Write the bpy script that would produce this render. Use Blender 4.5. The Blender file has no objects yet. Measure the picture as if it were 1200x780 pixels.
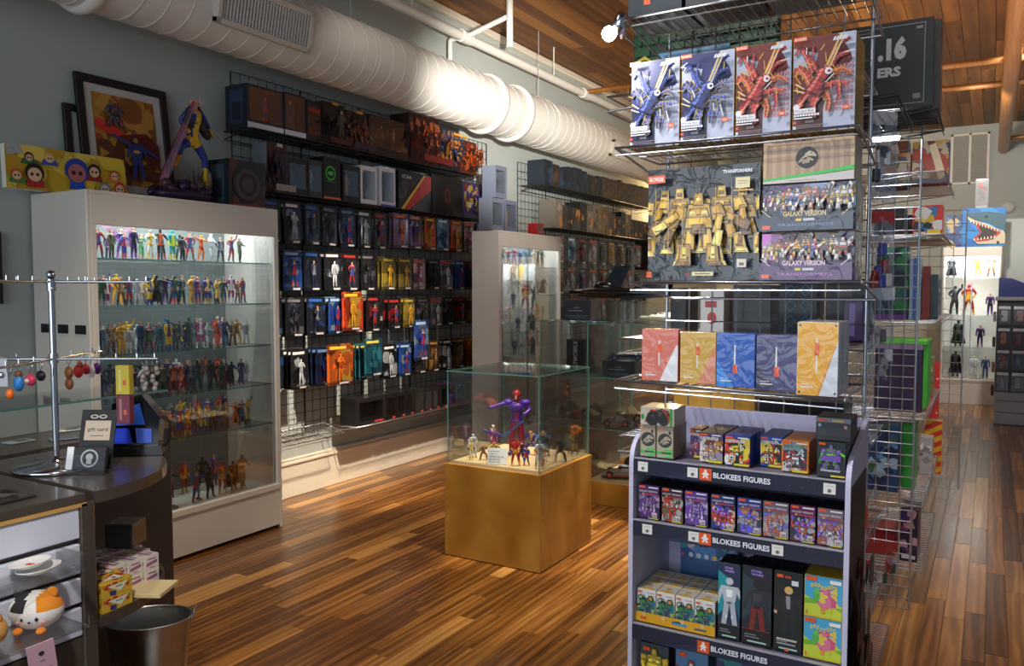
import bpy, math, random
import numpy as np
from mathutils import Vector, Matrix, Euler
SC = bpy.context.scene
COL = SC.collection
PI = math.pi
# ------------------------------------------------------------------ camera
cam_d = bpy.data.cameras.new('camera'); cam = bpy.data.objects.new('camera', cam_d); COL.objects.link(cam)
cam_d.sensor_width = 36; cam_d.lens = 948/1200*36; cam_d.clip_start = .05; cam_d.clip_end = 60
CAM_LOC = (0, 0, 1.5); CAM_ROT = (math.radians(90-3.2), 0, math.radians(30.67))
cam.location = CAM_LOC; cam.rotation_euler = CAM_ROT
SC.camera = cam
# ------------------------------------------------------------------ world, lights, exposure
SC.view_settings.view_transform = 'Standard'; SC.view_settings.look = 'None'
SC.cycles.transparent_max_bounces = 32; SC.view_settings.gamma = 1.0; SC.view_settings.use_curve_mapping = False
SC.view_settings.exposure = 1.42
w = bpy.data.worlds.new('world'); SC.world = w; w.use_nodes = True
w.node_tree.nodes['Background'].inputs[0].default_value = (.62, .80, 1.0, 1)
w.node_tree.nodes['Background'].inputs[1].default_value = .07
def aim(o, tgt):
    o.rotation_euler = (Vector(tgt)-o.location).to_track_quat('-Z', 'Y').to_euler()
def spot(loc, tgt, power, size=50, blend=.5, col=(1, .86, .68), rad=.07):
    d = bpy.data.lights.new('spot_light', 'SPOT'); d.energy = power; d.spot_size = math.radians(size); d.spot_blend = blend
    d.color = col; d.shadow_soft_size = rad
    o = bpy.data.objects.new('spot_light', d); COL.objects.link(o); o.location = loc; aim(o, tgt); return o
def area(loc, tgt, power, sx, sy, col=(1, 1, 1)):
    d = bpy.data.lights.new('area_light', 'AREA'); d.shape = 'RECTANGLE'; d.size = sx; d.size_y = sy; d.energy = power; d.color = col
    o = bpy.data.objects.new('area_light', d); COL.objects.link(o); o.location = loc; aim(o, tgt); return o
# shop window daylight behind the photographer
area((-1.0, -3.2, 2.0), (-2.0, 4, 1.6), 38, 4.5, 2.4, (.84, .93, 1.0))
# track lights under the ceiling, plus spots added to brighten single areas
spot((-1.5, .6, 3.7), (-.62, 2.25, 1.9), 62, 40, .6, (.95, .96, 1))       # rack front
spot((-1.9, .3, 3.7), (-.62, 2.2, .9), 62, 36, .6, (.96, .96, 1))
spot((-.95, 3.3, 3.85), (-2.25, 3.9, .4), 90, 40, .5)
spot((-2.0, 3.5, 3.9), (-2.3, 3.97, .53), 170, 18, .6)                      # added narrow spot to brighten the pedestal deck
spot((-1.6, 3.5, 3.5), (-4.25, 4.75, .42), 420, 30, .35)                   # lower wall
spot((-1.6, 5.6, 3.85), (-1.9, 5.2, .4), 330, 46, .7)
spot((-.7, .1, 2.9), (-2.2, 1.3, .75), 75, 28, .8, (1, .95, .88))  # added spot with no lamp of its own, brightens the counter end
spot((-2.4, 1.9, 3.85), (-2.9, 2.9, .3), 95, 60, .7)
spot((-1.9, 7.4, 3.85), (-3.9, 8.6, 1.2), 26, 60, .7)
spot((.75, 4.0, 3.85), (.3, 5.0, 0), 60, 60, .8, (1, .80, .58))              # right aisle
spot((.3, 8.2, 3.85), (-.2, 11.9, 1.5), 90, 50, .6, (1, .93, .84))
spot((-.2, 9.5, 3.3), (-.3, 14.5, 3.0), 110, 80, .8, (1, .95, .88))
spot((.6, 1.2, 3.7), (-.2, 4.6, 1.3), 40, 50, .7, (1, .93, .86))
spot((-1.9, 5.0, 3.7), (-3.6, 6.3, 1.7), 60, 26, .7, (1, .92, .82))
spot((-2.7, 3.8, 3.85), (-4.1, 5.0, 2.0), 7, 70, .8, (1, .9, .78))
# unseen upward area light standing in for spill on the plank ceiling
area((.2, 6.5, 2.9), (.0, 6.9, 4.0), 46, 3.2, 7, (1, .82, .6))
# ------------------------------------------------------------------ materials
def lin(c):
    return tuple(((v/255)/12.92 if v <= 10.31 else ((v/255+.055)/1.055)**2.4) for v in c[:3])
MATS = {}
def mat(name, rough=.5, metal=0, base=None, coat=0, noise=0, nscale=8, bump=0, bscale=40, bdist=.002, spec=.5):
    m = bpy.data.materials.new(name); m.use_nodes = True; nt = m.node_tree; b = nt.nodes['Principled BSDF']
    b.inputs['Roughness'].default_value = rough; b.inputs['Metallic'].default_value = metal
    b.inputs['Coat Weight'].default_value = coat; b.inputs['Coat Roughness'].default_value = .08
    b.inputs['Specular IOR Level'].default_value = spec
    if base is None:
        a = nt.nodes.new('ShaderNodeAttribute'); a.attribute_name = 'col'; src = a.outputs['Color']
    else:
        a = nt.nodes.new('ShaderNodeRGB'); a.outputs[0].default_value = (*lin(base), 1); src = a.outputs[0]
    tc = nt.nodes.new('ShaderNodeTexCoord')
    if noise:
        n = nt.nodes.new('ShaderNodeTexNoise'); n.inputs['Scale'].default_value = nscale; n.inputs['Detail'].default_value = 4
        nt.links.new(tc.outputs['Object'], n.inputs['Vector'])
        r = nt.nodes.new('ShaderNodeMapRange'); r.inputs['To Min'].default_value = 1-noise; r.inputs['To Max'].default_value = 1+noise
        nt.links.new(n.outputs[0], r.inputs['Value'])
        x = nt.nodes.new('ShaderNodeVectorMath'); x.operation = 'SCALE'
        nt.links.new(src, x.inputs[0]); nt.links.new(r.outputs[0], x.inputs['Scale']); src = x.outputs[0]
    nt.links.new(src, b.inputs['Base Color'])
    if bump and name == 'shrink_wrap':
        n = nt.nodes.new('ShaderNodeTexNoise'); n.inputs['Scale'].default_value = bscale; n.inputs['Detail'].default_value = 3; n.inputs['Distortion'].default_value = 1.2
        nt.links.new(tc.outputs['Object'], n.inputs['Vector'])
        bp = nt.nodes.new('ShaderNodeBump'); bp.inputs['Strength'].default_value = bump; bp.inputs['Distance'].default_value = bdist
        nt.links.new(n.outputs[0], bp.inputs['Height']); nt.links.new(bp.outputs[0], b.inputs['Coat Normal'])
    elif bump:
        n = nt.nodes.new('ShaderNodeTexNoise'); n.inputs['Scale'].default_value = bscale; n.inputs['Detail'].default_value = 3
        nt.links.new(tc.outputs['Object'], n.inputs['Vector'])
        bp = nt.nodes.new('ShaderNodeBump'); bp.inputs['Strength'].default_value = bump; bp.inputs['Distance'].default_value = bdist
        nt.links.new(n.outputs[0], bp.inputs['Height']); nt.links.new(bp.outputs[0], b.inputs['Normal'])
        if coat: nt.links.new(bp.outputs[0], b.inputs['Coat Normal'])
    MATS[name] = m; return m
mat('painted', .5, noise=.05)
mat('card', .42, coat=.25)
mat('shrink_wrap', .35, coat=1.0, bump=.5, bscale=16, bdist=.012)
mat('toy_plastic', .38, noise=.04, nscale=30)
mat('black_gloss', .12, base=(10, 10, 12), coat=.6)
mat('chrome', .14, 1, base=(205, 208, 216))
mat('steel_wire', .3, 1, base=(196, 199, 208))
mat('dark_wire', .45, .6, base=(58, 60, 62))
mat('galvanised', .34, 1, base=(176, 180, 184), noise=.25, nscale=14, bump=.3, bscale=12)
mat('white_laminate', .35, base=(222, 216, 206), noise=.03)
mat('white_duct', .42, base=(226, 222, 214), noise=.04, nscale=2)
mat('wall_paint', .75, base=(176, 182, 178), noise=.05, nscale=1.5, bump=.15, bscale=90)
mat('trim_paint', .4, base=(226, 216, 198), noise=.04)
mat('fabric_plush', .95, bump=.6, bscale=160, noise=.06)
mat('brown_laminate', .3, base=(74, 64, 56), noise=.25, nscale=18, coat=.3)
mat('matte_black', .6, base=(16, 16, 18), noise=.1)
def clear(name, tint, rough=.02, base=.04, gain=.9, ior=1.5):
    m = bpy.data.materials.new(name); m.use_nodes = True; nt = m.node_tree; nt.nodes.clear()
    o = nt.nodes.new('ShaderNodeOutputMaterial'); t = nt.nodes.new('ShaderNodeBsdfTransparent'); g = nt.nodes.new('ShaderNodeBsdfGlossy')
    t.inputs[0].default_value = (*tint, 1); g.inputs['Roughness'].default_value = rough
    f = nt.nodes.new('ShaderNodeFresnel'); f.inputs[0].default_value = ior
    r = nt.nodes.new('ShaderNodeMapRange'); r.inputs['To Min'].default_value = base; r.inputs['To Max'].default_value = gain
    x = nt.nodes.new('ShaderNodeMixShader')
    nt.links.new(f.outputs[0], r.inputs['Value']); nt.links.new(r.outputs[0], x.inputs[0])
    nt.links.new(t.outputs[0], x.inputs[1]); nt.links.new(g.outputs[0], x.inputs[2]); nt.links.new(x.outputs[0], o.inputs[0])
    MATS[name] = m; return m
clear('glass', (.985, .995, .99), .0, .0, .7)
clear('blister_plastic', (.95, .96, .97), .10, .01, .3)
clear('beam_plastic', (.9, .25, .6), .2, .25, .7)
clear('wing_film', (.95, .55, .85), .2, .3, .7)
mat('glass_edge', .15, base=(96, 150, 136), coat=.5)
def emit(name, col, s):
    m = bpy.data.materials.new(name); m.use_nodes = True; b = m.node_tree.nodes['Principled BSDF']
    b.inputs['Emission Color'].default_value = (*col, 1); b.inputs['Emission Strength'].default_value = s; MATS[name] = m
emit('led', (.9, .95, 1), 40); emit('led_strip', (.85, .95, 1), 4)
def wood(name, ramp, gx, gy, rough, coat, knots=0, bump=.15, tone=.35):
    """grain that runs along Y; per-board tone and offset come from the board's own colour attribute"""
    m = bpy.data.materials.new(name); m.use_nodes = True; nt = m.node_tree; b = nt.nodes['Principled BSDF']; N = nt.nodes.new; L = nt.links.new
    b.inputs['Roughness'].default_value = rough; b.inputs['Coat Weight'].default_value = coat; b.inputs['Coat Roughness'].default_value = .16
    at = N('ShaderNodeAttribute'); at.attribute_name = 'col'; tc = N('ShaderNodeTexCoord')
    sh = N('ShaderNodeVectorMath'); sh.operation = 'MULTIPLY_ADD'; sh.inputs[1].default_value = (7, 13, 0)
    L(at.outputs['Color'], sh.inputs[0]); L(tc.outputs['Object'], sh.inputs[2])
    mp = N('ShaderNodeMapping'); mp.inputs['Scale'].default_value = (gx, gy, gx); L(sh.outputs[0], mp.inputs[0])
    n = N('ShaderNodeTexNoise'); n.inputs['Scale'].default_value = 1; n.inputs['Detail'].default_value = 6; n.inputs['Distortion'].default_value = .6; L(mp.outputs[0], n.inputs['Vector'])
    wv = N('ShaderNodeTexWave'); wv.bands_direction = 'X'; wv.inputs['Scale'].default_value = .35; wv.inputs['Distortion'].default_value = 9; wv.inputs['Detail'].default_value = 2; L(mp.outputs[0], wv.inputs['Vector'])
    mx = N('ShaderNodeMix'); mx.inputs[0].default_value = .22; L(n.outputs[0], mx.inputs[2]); L(wv.outputs['Fac'], mx.inputs[3])
    se = N('ShaderNodeSeparateColor'); L(at.outputs['Color'], se.inputs[0])
    ad = N('ShaderNodeMath'); ad.operation = 'MULTIPLY_ADD'; ad.inputs[1].default_value = tone; L(se.outputs[0], ad.inputs[0]); L(mx.outputs[0], ad.inputs[2])
    su = N('ShaderNodeMath'); su.operation = 'SUBTRACT'; su.inputs[1].default_value = tone/2; L(ad.outputs[0], su.inputs[0])
    cr = N('ShaderNodeValToRGB'); cr.color_ramp.elements[0].color = (*lin(ramp[0]), 1); cr.color_ramp.elements[0].position = .2
    cr.color_ramp.elements[1].color = (*lin(ramp[-1]), 1); cr.color_ramp.elements[1].position = .8
    for i, c in enumerate(ramp[1:-1]):
        e = cr.color_ramp.elements.new(.2+.6*(i+1)/(len(ramp)-1)); e.color = (*lin(c), 1)
    L(su.outputs[0], cr.inputs[0]); out = cr.outputs[0]
    if knots:
        vo = N('ShaderNodeTexVoronoi'); vo.inputs['Scale'].default_value = 1; m2 = N('ShaderNodeMapping'); m2.inputs['Scale'].default_value = (6.0, 1.6, 1)
        L(sh.outputs[0], m2.inputs[0]); L(m2.outputs[0], vo.inputs['Vector'])
        r = N('ShaderNodeMapRange'); r.inputs['From Min'].default_value = .05; r.inputs['From Max'].default_value = .16; r.inputs['To Min'].default_value = .22; r.inputs['To Max'].default_value = 1
        L(vo.outputs['Distance'], r.inputs['Value'])
        x = N('ShaderNodeVectorMath'); x.operation = 'SCALE'; L(out, x.inputs[0]); L(r.outputs[0], x.inputs['Scale']); out = x.outputs[0]
    L(out, b.inputs['Base Color'])
    bp = N('ShaderNodeBump'); bp.inputs['Strength'].default_value = bump; bp.inputs['Distance'].default_value = .001
    L(mx.outputs[0], bp.inputs['Height']); L(bp.outputs[0], b.inputs['Normal'])
    MATS[name] = m; return m
wood('floor_oak', [(92, 54, 20), (138, 88, 36), (172, 116, 54), (200, 148, 82)], 22, 1.6, .3, .4, tone=.55)
wood('ceiling_pine', [(104, 62, 24), (138, 86, 35), (164, 108, 48)], 6, .7, .55, .1, knots=1, tone=.6)
wood('birch_ply', [(136, 88, 26), (166, 116, 40), (192, 146, 66)], 3.0, 7, .35, .4, tone=.1)
wood('pine_pipe', [(150, 92, 36), (178, 116, 50)], 20, 2, .4, .3)
def concrete(): pass
# ------------------------------------------------------------------ mesh builder
class MB:
    def __init__(s): s.v = []; s.f = []; s.c = []; s.m = []; s.s = []
    def add(s, vs, fs, col=(200, 200, 200), mi=0, sm=False):
        o = len(s.v); s.v += [tuple(p) for p in vs]
        for f in fs: s.f.append(tuple(i+o for i in f)); s.c.append(col); s.m.append(mi); s.s.append(sm)
        return s
    def box(s, x0, x1, y0, y1, z0, z1, col=(200, 200, 200), b=0, mi=0):
        if b <= 0:
            v = [(x, y, z) for x in (x0, x1) for y in (y0, y1) for z in (z0, z1)]
            return s.add(v, [(0, 1, 3, 2), (4, 6, 7, 5), (0, 4, 5, 1), (2, 3, 7, 6), (0, 2, 6, 4), (1, 5, 7, 3)], col, mi)
        b = min(b, (x1-x0)*.49, (y1-y0)*.49, (z1-z0)*.49)
        X = (x0, x1); Y = (y0, y1); Z = (z0, z1); v = []; idx = {}
        for i in (0, 1):
            for j in (0, 1):
                for k in (0, 1):
                    sx = b if i == 0 else -b; sy = b if j == 0 else -b; sz = b if k == 0 else -b
                    for a, p in (('x', (X[i], Y[j]+sy, Z[k]+sz)), ('y', (X[i]+sx, Y[j], Z[k]+sz)), ('z', (X[i]+sx, Y[j]+sy, Z[k]))):
                        idx[(i, j, k, a)] = len(v); v.append(p)
        f = []
        q = lambda l, a: [idx[(*t, a)] for t in l]
        f += [q([(0, 0, 0), (0, 0, 1), (0, 1, 1), (0, 1, 0)], 'x'), q([(1, 0, 0), (1, 1, 0), (1, 1, 1), (1, 0, 1)], 'x'),
              q([(0, 0, 0), (1, 0, 0), (1, 0, 1), (0, 0, 1)], 'y'), q([(0, 1, 0), (0, 1, 1), (1, 1, 1), (1, 1, 0)], 'y'),
              q([(0, 0, 0), (0, 1, 0), (1, 1, 0), (1, 0, 0)], 'z'), q([(0, 0, 1), (1, 0, 1), (1, 1, 1), (0, 1, 1)], 'z')]
        for i in (0, 1):
            for j in (0, 1): f.append([idx[(i, j, 0, 'x')], idx[(i, j, 1, 'x')], idx[(i, j, 1, 'y')], idx[(i, j, 0, 'y')]])
            for k in (0, 1): f.append([idx[(i, 0, k, 'x')], idx[(i, 1, k, 'x')], idx[(i, 1, k, 'z')], idx[(i, 0, k, 'z')]])
        for j in (0, 1):
            for k in (0, 1): f.append([idx[(0, j, k, 'y')], idx[(1, j, k, 'y')], idx[(1, j, k, 'z')], idx[(0, j, k, 'z')]])
        for i in (0, 1):
            for j in (0, 1):
                for k in (0, 1): f.append([idx[(i, j, k, a)] for a in 'xyz'])
        return s.add(v, f, col, mi)
    def rod(s, p0, p1, r=.003, n=6, col=(200, 200, 200), mi=0, r1=None, caps=True):
        p0 = Vector(p0); p1 = Vector(p1); d = (p1-p0).normalized(); a = d.orthogonal().normalized(); b = d.cross(a); r1 = r if r1 is None else r1
        v = []
        for p, rr in ((p0, r), (p1, r1)):
            for i in range(n):
                t = 2*PI*i/n; v.append(p+a*math.cos(t)*rr+b*math.sin(t)*rr)
        f = [(i, (i+1) % n, n+(i+1) % n, n+i) for i in range(n)]
        s.add(v, f, col, mi, n > 5)
        if caps:
            s.add(v[:n], [tuple(range(n))[::-1]], col, mi); s.add(v[n:], [tuple(range(n))], col, mi)
        return s
    def tube(s, path, r=.003, n=6, col=(200, 200, 200), mi=0, closed=False):
        P = [Vector(p) for p in path]; m = len(P); v = []; up = None
        for i, p in enumerate(P):
            a = P[(i-1) % m] if (closed or i > 0) else p; c = P[(i+1) % m] if (closed or i < m-1) else p
            d = (c-a).normalized()
            if up is None: up = d.orthogonal().normalized()
            up = (up-d*up.dot(d)); up = up.normalized() if up.length > 1e-6 else d.orthogonal().normalized()
            b = d.cross(up); rr = r[i] if isinstance(r, (list, tuple)) else r
            for k in range(n):
                t = 2*PI*k/n; v.append(p+up*math.cos(t)*rr+b*math.sin(t)*rr)
        f = []
        for i in range(m if closed else m-1):
            j = (i+1) % m
            for k in range(n): f.append((i*n+k, i*n+(k+1) % n, j*n+(k+1) % n, j*n+k))
        s.add(v, f, col, mi, True)
        if not closed: s.add(v[:n], [tuple(range(n))[::-1]], col, mi); s.add(v[-n:], [tuple(range(n))], col, mi)
        return s
    def lathe(s, prof, n=24, c=(0, 0, 0), col=(200, 200, 200), mi=0, sx=1, sy=1):
        v = [(c[0]+math.cos(2*PI*i/n)*r*sx, c[1]+math.sin(2*PI*i/n)*r*sy, c[2]+z) for r, z in prof for i in range(n)]
        f = [(j*n+i, j*n+(i+1) % n, (j+1)*n+(i+1) % n, (j+1)*n+i) for j in range(len(prof)-1) for i in range(n)]
        return s.add(v, f, col, mi, True)
    def ell(s, c, r, n=12, m=8, col=(200, 200, 200), mi=0, rot=None):
        R = Euler(rot).to_matrix() if rot else Matrix.Identity(3); c = Vector(c)
        v = [c+R@Vector((r[0]*math.sin(PI*j/m)*math.cos(2*PI*i/n), r[1]*math.sin(PI*j/m)*math.sin(2*PI*i/n), r[2]*math.cos(PI*j/m))) for j in range(m+1) for i in range(n)]
        f = [(j*n+i, (j+1)*n+i, (j+1)*n+(i+1) % n, j*n+(i+1) % n) for j in range(m) for i in range(n)]
        return s.add(v, f, col, mi, True)
    def prism(s, pts, n0, n1, axis='z', col=(200, 200, 200), mi=0):
        """2-D outline extruded along an axis"""
        k = len(pts)
        def mk(p, h): return {'z': (p[0], p[1], h), 'y': (p[0], h, p[1]), 'x': (h, p[0], p[1])}[axis]
        v = [mk(p, n0) for p in pts]+[mk(p, n1) for p in pts]
        return s.add(v, [tuple(range(k))[::-1], tuple(range(k, 2*k))]+[(i, (i+1) % k, k+(i+1) % k, k+i) for i in range(k)], col, mi)
    def art(s, A, O, U, V, eps=.0001, mi=0):
        O = Vector(O); U = Vector(U).normalized(); V = Vector(V).normalized(); N = U.cross(V)
        for lay, (pts, fs, col) in enumerate(A.p):
            s.add([O+U*a+V*b+N*(eps*(lay+1)) for a, b in pts], fs, col, mi)
        return s
    def mesh(s, name, mats):
        me = bpy.data.meshes.new(name); me.from_pydata(s.v, [], s.f)
        mats = mats if isinstance(mats, (list, tuple)) else [mats]
        for q in mats: me.materials.append(MATS[q])
        me.polygons.foreach_set('material_index', s.m); me.polygons.foreach_set('use_smooth', s.s)
        ca = me.color_attributes.new('col', 'FLOAT_COLOR', 'CORNER')
        cnt = np.array([len(f) for f in s.f]); L = np.array([(*lin(c), 1.0) for c in s.c], dtype=np.float32)
        ca.data.foreach_set('color', np.repeat(L, cnt, axis=0).ravel())
        me.update(); return me
# ------------------------------------------------------------------ flat print (art): clipped polygons in metres on a w x h face
_txt = {}
def text2d(t, bold=0.0):
    if (t, bold) in _txt: return _txt[(t, bold)]
    cu = bpy.data.curves.new('text', 'FONT'); cu.body = t; cu.offset = bold; cu.resolution_u = 2
    ob = bpy.data.objects.new('text', cu); COL.objects.link(ob)
    me = bpy.data.meshes.new_from_object(ob.evaluated_get(bpy.context.evaluated_depsgraph_get()))
    v = [(p.co.x, p.co.y) for p in me.vertices]; f = [tuple(p.vertices) for p in me.polygons]
    bpy.data.objects.remove(ob); bpy.data.curves.remove(cu); bpy.data.meshes.remove(me)
    if not v: v = [(0, 0), (1, 0), (1, 1)]; f = [(0, 1, 2)]
    x0 = min(a for a, b in v); x1 = max(a for a, b in v); y0 = min(b for a, b in v); y1 = max(b for a, b in v)
    v = [((a-x0)/(x1-x0), (b-y0)/(y1-y0)) for a, b in v]
    _txt[(t, bold)] = (v, f, (x1-x0)/(y1-y0)); return _txt[(t, bold)]
def clip(pts, w, h):
    for ax, lim, sg in ((0, 0, 1), (0, w, -1), (1, 0, 1), (1, h, -1)):
        out = []
        for i in range(len(pts)):
            a = pts[i]; b = pts[(i+1) % len(pts)]; da = (a[ax]-lim)*sg; db = (b[ax]-lim)*sg
            if da >= 0: out.append(a)
            if da*db < 0:
                t = da/(da-db); out.append((a[0]+(b[0]-a[0])*t, a[1]+(b[1]-a[1])*t))
        pts = out
        if len(pts) < 3: return []
    return pts
class Art:
    def __init__(s, w, h): s.w = w; s.h = h; s.p = []
    def poly(s, pts, col):
        pts = clip([(a, b) for a, b in pts], s.w, s.h)
        if len(pts) >= 3:
            ar = sum(pts[i][0]*pts[(i+1) % len(pts)][1]-pts[(i+1) % len(pts)][0]*pts[i][1] for i in range(len(pts)))
            if ar < 0: pts = pts[::-1]
            s.p.append((pts, [tuple(range(len(pts)))], col))
        return s
    def U(s, pts, col): return s.poly([(a*s.w, b*s.h) for a, b in pts], col)   # 0..1 coordinates
    def rect(s, x0, y0, x1, y1, col): return s.U([(x0, y0), (x1, y0), (x1, y1), (x0, y1)], col)
    def ell(s, cx, cy, rx, ry, col, n=14, a=0):
        R = s.w*rx; Q = s.h*ry if ry else R
        return s.poly([(cx*s.w+R*math.cos(2*PI*i/n)*math.cos(a)-Q*math.sin(2*PI*i/n)*math.sin(a), cy*s.h+R*math.cos(2*PI*i/n)*math.sin(a)+Q*math.sin(2*PI*i/n)*math.cos(a)) for i in range(n)], col)
    def disc(s, cx, cy, r, col, n=16): return s.poly([(cx*s.w+r*math.cos(2*PI*i/n), cy*s.h+r*math.sin(2*PI*i/n)) for i in range(n)], col)
    def line(s, x0, y0, x1, y1, t, col):
        a = Vector((x0*s.w, y0*s.h)); b = Vector((x1*s.w, y1*s.h)); d = (b-a); n = Vector((-d.y, d.x)).normalized()*t/2
        return s.poly([tuple(a+n), tuple(a-n), tuple(b-n), tuple(b+n)], col)
    def text(s, t, x, y, hgt, col, wid=None, bold=0.0):
        v, f, asp = text2d(t, bold); H = hgt*s.h; W = asp*H if wid is None else wid*s.w
        s.p.append(([(x*s.w+a*W, y*s.h+b*H) for a, b in v], f, col)); return s
    def blobs(s, x0, y0, x1, y1, pal, n, rnd, sz=.18):
        for _ in range(n):
            cx = rnd.uniform(x0, x1); cy = rnd.uniform(y0, y1); k = rnd.randint(3, 6); a0 = rnd.random()*6; q = sz*rnd.uniform(.35, 1)*min(s.w, s.h)
            s.poly([(cx*s.w+q*rnd.uniform(.5, 1)*math.cos(a0+2*PI*i/k), cy*s.h+q*rnd.uniform(.5, 1)*math.sin(a0+2*PI*i/k)) for i in range(k)], rnd.choice(pal))
        return s
    def mech(s, cx, cy, q, pal, rnd, wings=0):
        """a generic blocky robot drawn in flat plates; q = height in face units"""
        a, b, c, d = pal[:4]; W = s.w; H = s.h; Q = q*H
        def R(x, y, w_, h_, col, rot=0):
            ca, sa = math.cos(rot), math.sin(rot); pts = []
            for u, v in ((-w_/2, -h_/2), (w_/2, -h_/2), (w_/2*.75, h_/2), (-w_/2*.75, h_/2)):
                pts.append((cx*W+Q*(x+u*ca-v*sa), cy*H+Q*(y+u*sa+v*ca)))
            if min(w_, h_)*Q > .004:
                mx = sum(p[0] for p in pts)/4; my = sum(p[1] for p in pts)/4
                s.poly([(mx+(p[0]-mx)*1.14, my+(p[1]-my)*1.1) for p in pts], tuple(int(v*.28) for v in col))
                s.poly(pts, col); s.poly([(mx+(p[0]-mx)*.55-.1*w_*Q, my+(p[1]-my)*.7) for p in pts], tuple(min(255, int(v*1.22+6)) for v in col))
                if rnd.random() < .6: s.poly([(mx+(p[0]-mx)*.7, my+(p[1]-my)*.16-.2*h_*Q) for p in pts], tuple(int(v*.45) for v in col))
            else: s.poly(pts, col)
        for k in range(wings):
            sg = -1 if k % 2 else 1; l = .42+.12*rnd.random(); an = rnd.uniform(.2, 1.2)
            pts = [(0, .15), (sg*l*math.cos(an), .15+l*math.sin(an)), (sg*l*1.05*math.cos(an-.25), .1+l*math.sin(an-.25)), (sg*.1, .02)]
            s.poly([(cx*W+Q*x, cy*H+Q*y) for x, y in pts], rnd.choice((a, b, c))); s.poly([(cx*W+Q*x*.8, cy*H+Q*y*.85) for x, y in pts[1:]], d)
        lg = rnd.uniform(.05, .35)
        for sg in (-1, 1):
            R(sg*.12, -.18, .13, .26, a, sg*lg); R(sg*(.16+lg*.3), -.38, .17, .26, b, sg*lg*.5); R(sg*(.17+lg*.3), -.36, .07, .16, c, 0); R(sg*(.19+lg*.3), -.5, .2, .06, d)
            ar = rnd.uniform(-.5, 1.3); R(sg*.25, .17, .18, .17, b, sg*.3); R(sg*(.29+.12*math.sin(ar)), .17-.16*math.cos(ar), .1, .24, a, sg*ar); R(sg*(.32+.26*math.sin(ar)), .15-.33*math.cos(ar), .12, .2, c, sg*ar)
        R(0, .12, .36, .3, a); R(0, .16, .28, .12, b); R(-.08, .16, .1, .06, c); R(.08, .16, .1, .06, c); R(0, -.05, .2, .12, d)
        R(0, .34, .13, .15, b); R(0, .34, .08, .04, c)
        return s
    def limb(s, pts, w0, w1, n, main, dark, lite, rnd):
        """a run of overlapping armour plates along a polyline (0..1 coordinates)"""
        P = [Vector((a*s.w, b*s.h)) for a, b in pts]; L = [(P[i+1]-P[i]).length for i in range(len(P)-1)]; T = sum(L)
        def at(u):
            d = u*T
            for i, l in enumerate(L):
                if d <= l or i == len(L)-1: return P[i]+(P[i+1]-P[i])*min(1, d/l)
                d -= l
        for k in range(n):
            u = k/n; a = at(u); b = at(min(1, u+1.25/n)); d = (b-a); nn = Vector((-d.y, d.x)).normalized(); w_ = (w0+(w1-w0)*u)*s.w*rnd.uniform(.75, 1.2)
            q = [a+nn*w_*.5, a-nn*w_*.42, b-nn*w_*.56, b+nn*w_*.3]; c = sum((Vector(v) for v in q), Vector((0, 0)))/4
            s.poly([tuple(c+(v-c)*1.16) for v in q], dark); s.poly([tuple(v) for v in q], main if k % 3 else tuple(int(v*.8) for v in main))
            s.poly([tuple(a+nn*w_*.38), tuple(a+nn*w_*.12), tuple(b+nn*w_*.05), tuple(b+nn*w_*.22)], lite)
            if k % 2: s.poly([tuple(b-nn*w_*.5), tuple(b-nn*w_*.38), tuple(a-nn*w_*.28), tuple(a-nn*w_*.4)], tuple(int(v*.55) for v in main))
    def person(s, cx, cy, q, suit, skin, hair, legs=None):
        W = s.w; H = s.h; Q = q*H; legs = legs or suit
        def P(pts, col): s.poly([(cx*W+Q*x, cy*H+Q*y) for x, y in pts], col)
        P([(-.1, -.02), (.1, -.02), (.16, -.5), (.06, -.5), (0, -.1), (-.06, -.5), (-.16, -.5)][:3]+[(.06, -.5), (0, -.06)], legs)
        P([(-.1, -.02), (0, -.06), (-.06, -.5), (-.16, -.5)], legs)
        P([(-.17, .28), (.17, .28), (.11, -.03), (-.11, -.03)], suit)
        P([(-.17, .28), (-.12, .2), (-.2, -.04), (-.26, -.02)], suit); P([(.17, .28), (.12, .2), (.22, .02), (.28, .04)], suit)
        P([(-.26, -.02), (-.2, -.04), (-.21, -.1), (-.26, -.08)], skin)
        s.disc(cx, cy+.38*q, .075*Q, hair); s.disc(cx, cy+.365*q, .06*Q, skin)
        return s
ORANGE = (232, 88, 28)
# ------------------------------------------------------------------ objects
LABELS = {}
def obj(name, me, parent=None, loc=(0, 0, 0), rot=(0, 0, 0), sc=1, label=None, cat=None, group=None, kind=None):
    o = bpy.data.objects.new(name, me); COL.objects.link(o)
    o.location = loc; o.rotation_euler = rot; o.scale = (sc, sc, sc) if not isinstance(sc, (tuple, list)) else sc
    if parent: o.parent = parent
    if label:
        o['label'] = label; nw = len(label.split())
        if label in LABELS and not group: print('DUPLABEL', label)
        if nw > 16 or nw < 4: print('LABELLEN', nw, label)
        LABELS[label] = 1
    if cat: o['category'] = cat
    if group: o['group'] = group
    if kind: o['kind'] = kind
    return o
def inst(name, parts, loc, rot=(0, 0, 0), sc=1, label=None, cat=None, group=None):
    """an Empty with the given parts: (part name, mesh, [sub-parts])"""
    r = obj(name, None, None, loc, rot, sc, label, cat, group)
    for p in parts:
        c = obj(p[0], p[1], r)
        for q in (p[2] if len(p) > 2 else ()): obj(q[0], q[1], c)
    return r
ORD = 'first second third fourth fifth sixth seventh eighth ninth tenth eleventh twelfth thirteenth fourteenth fifteenth sixteenth seventeenth eighteenth nineteenth twentieth'.split()
for a in 'twenty thirty'.split(): ORD += [f'{a}-{b}' for b in ORD[:9]]+['thirtieth' if a == 'twenty' else 'fortieth']
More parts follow.
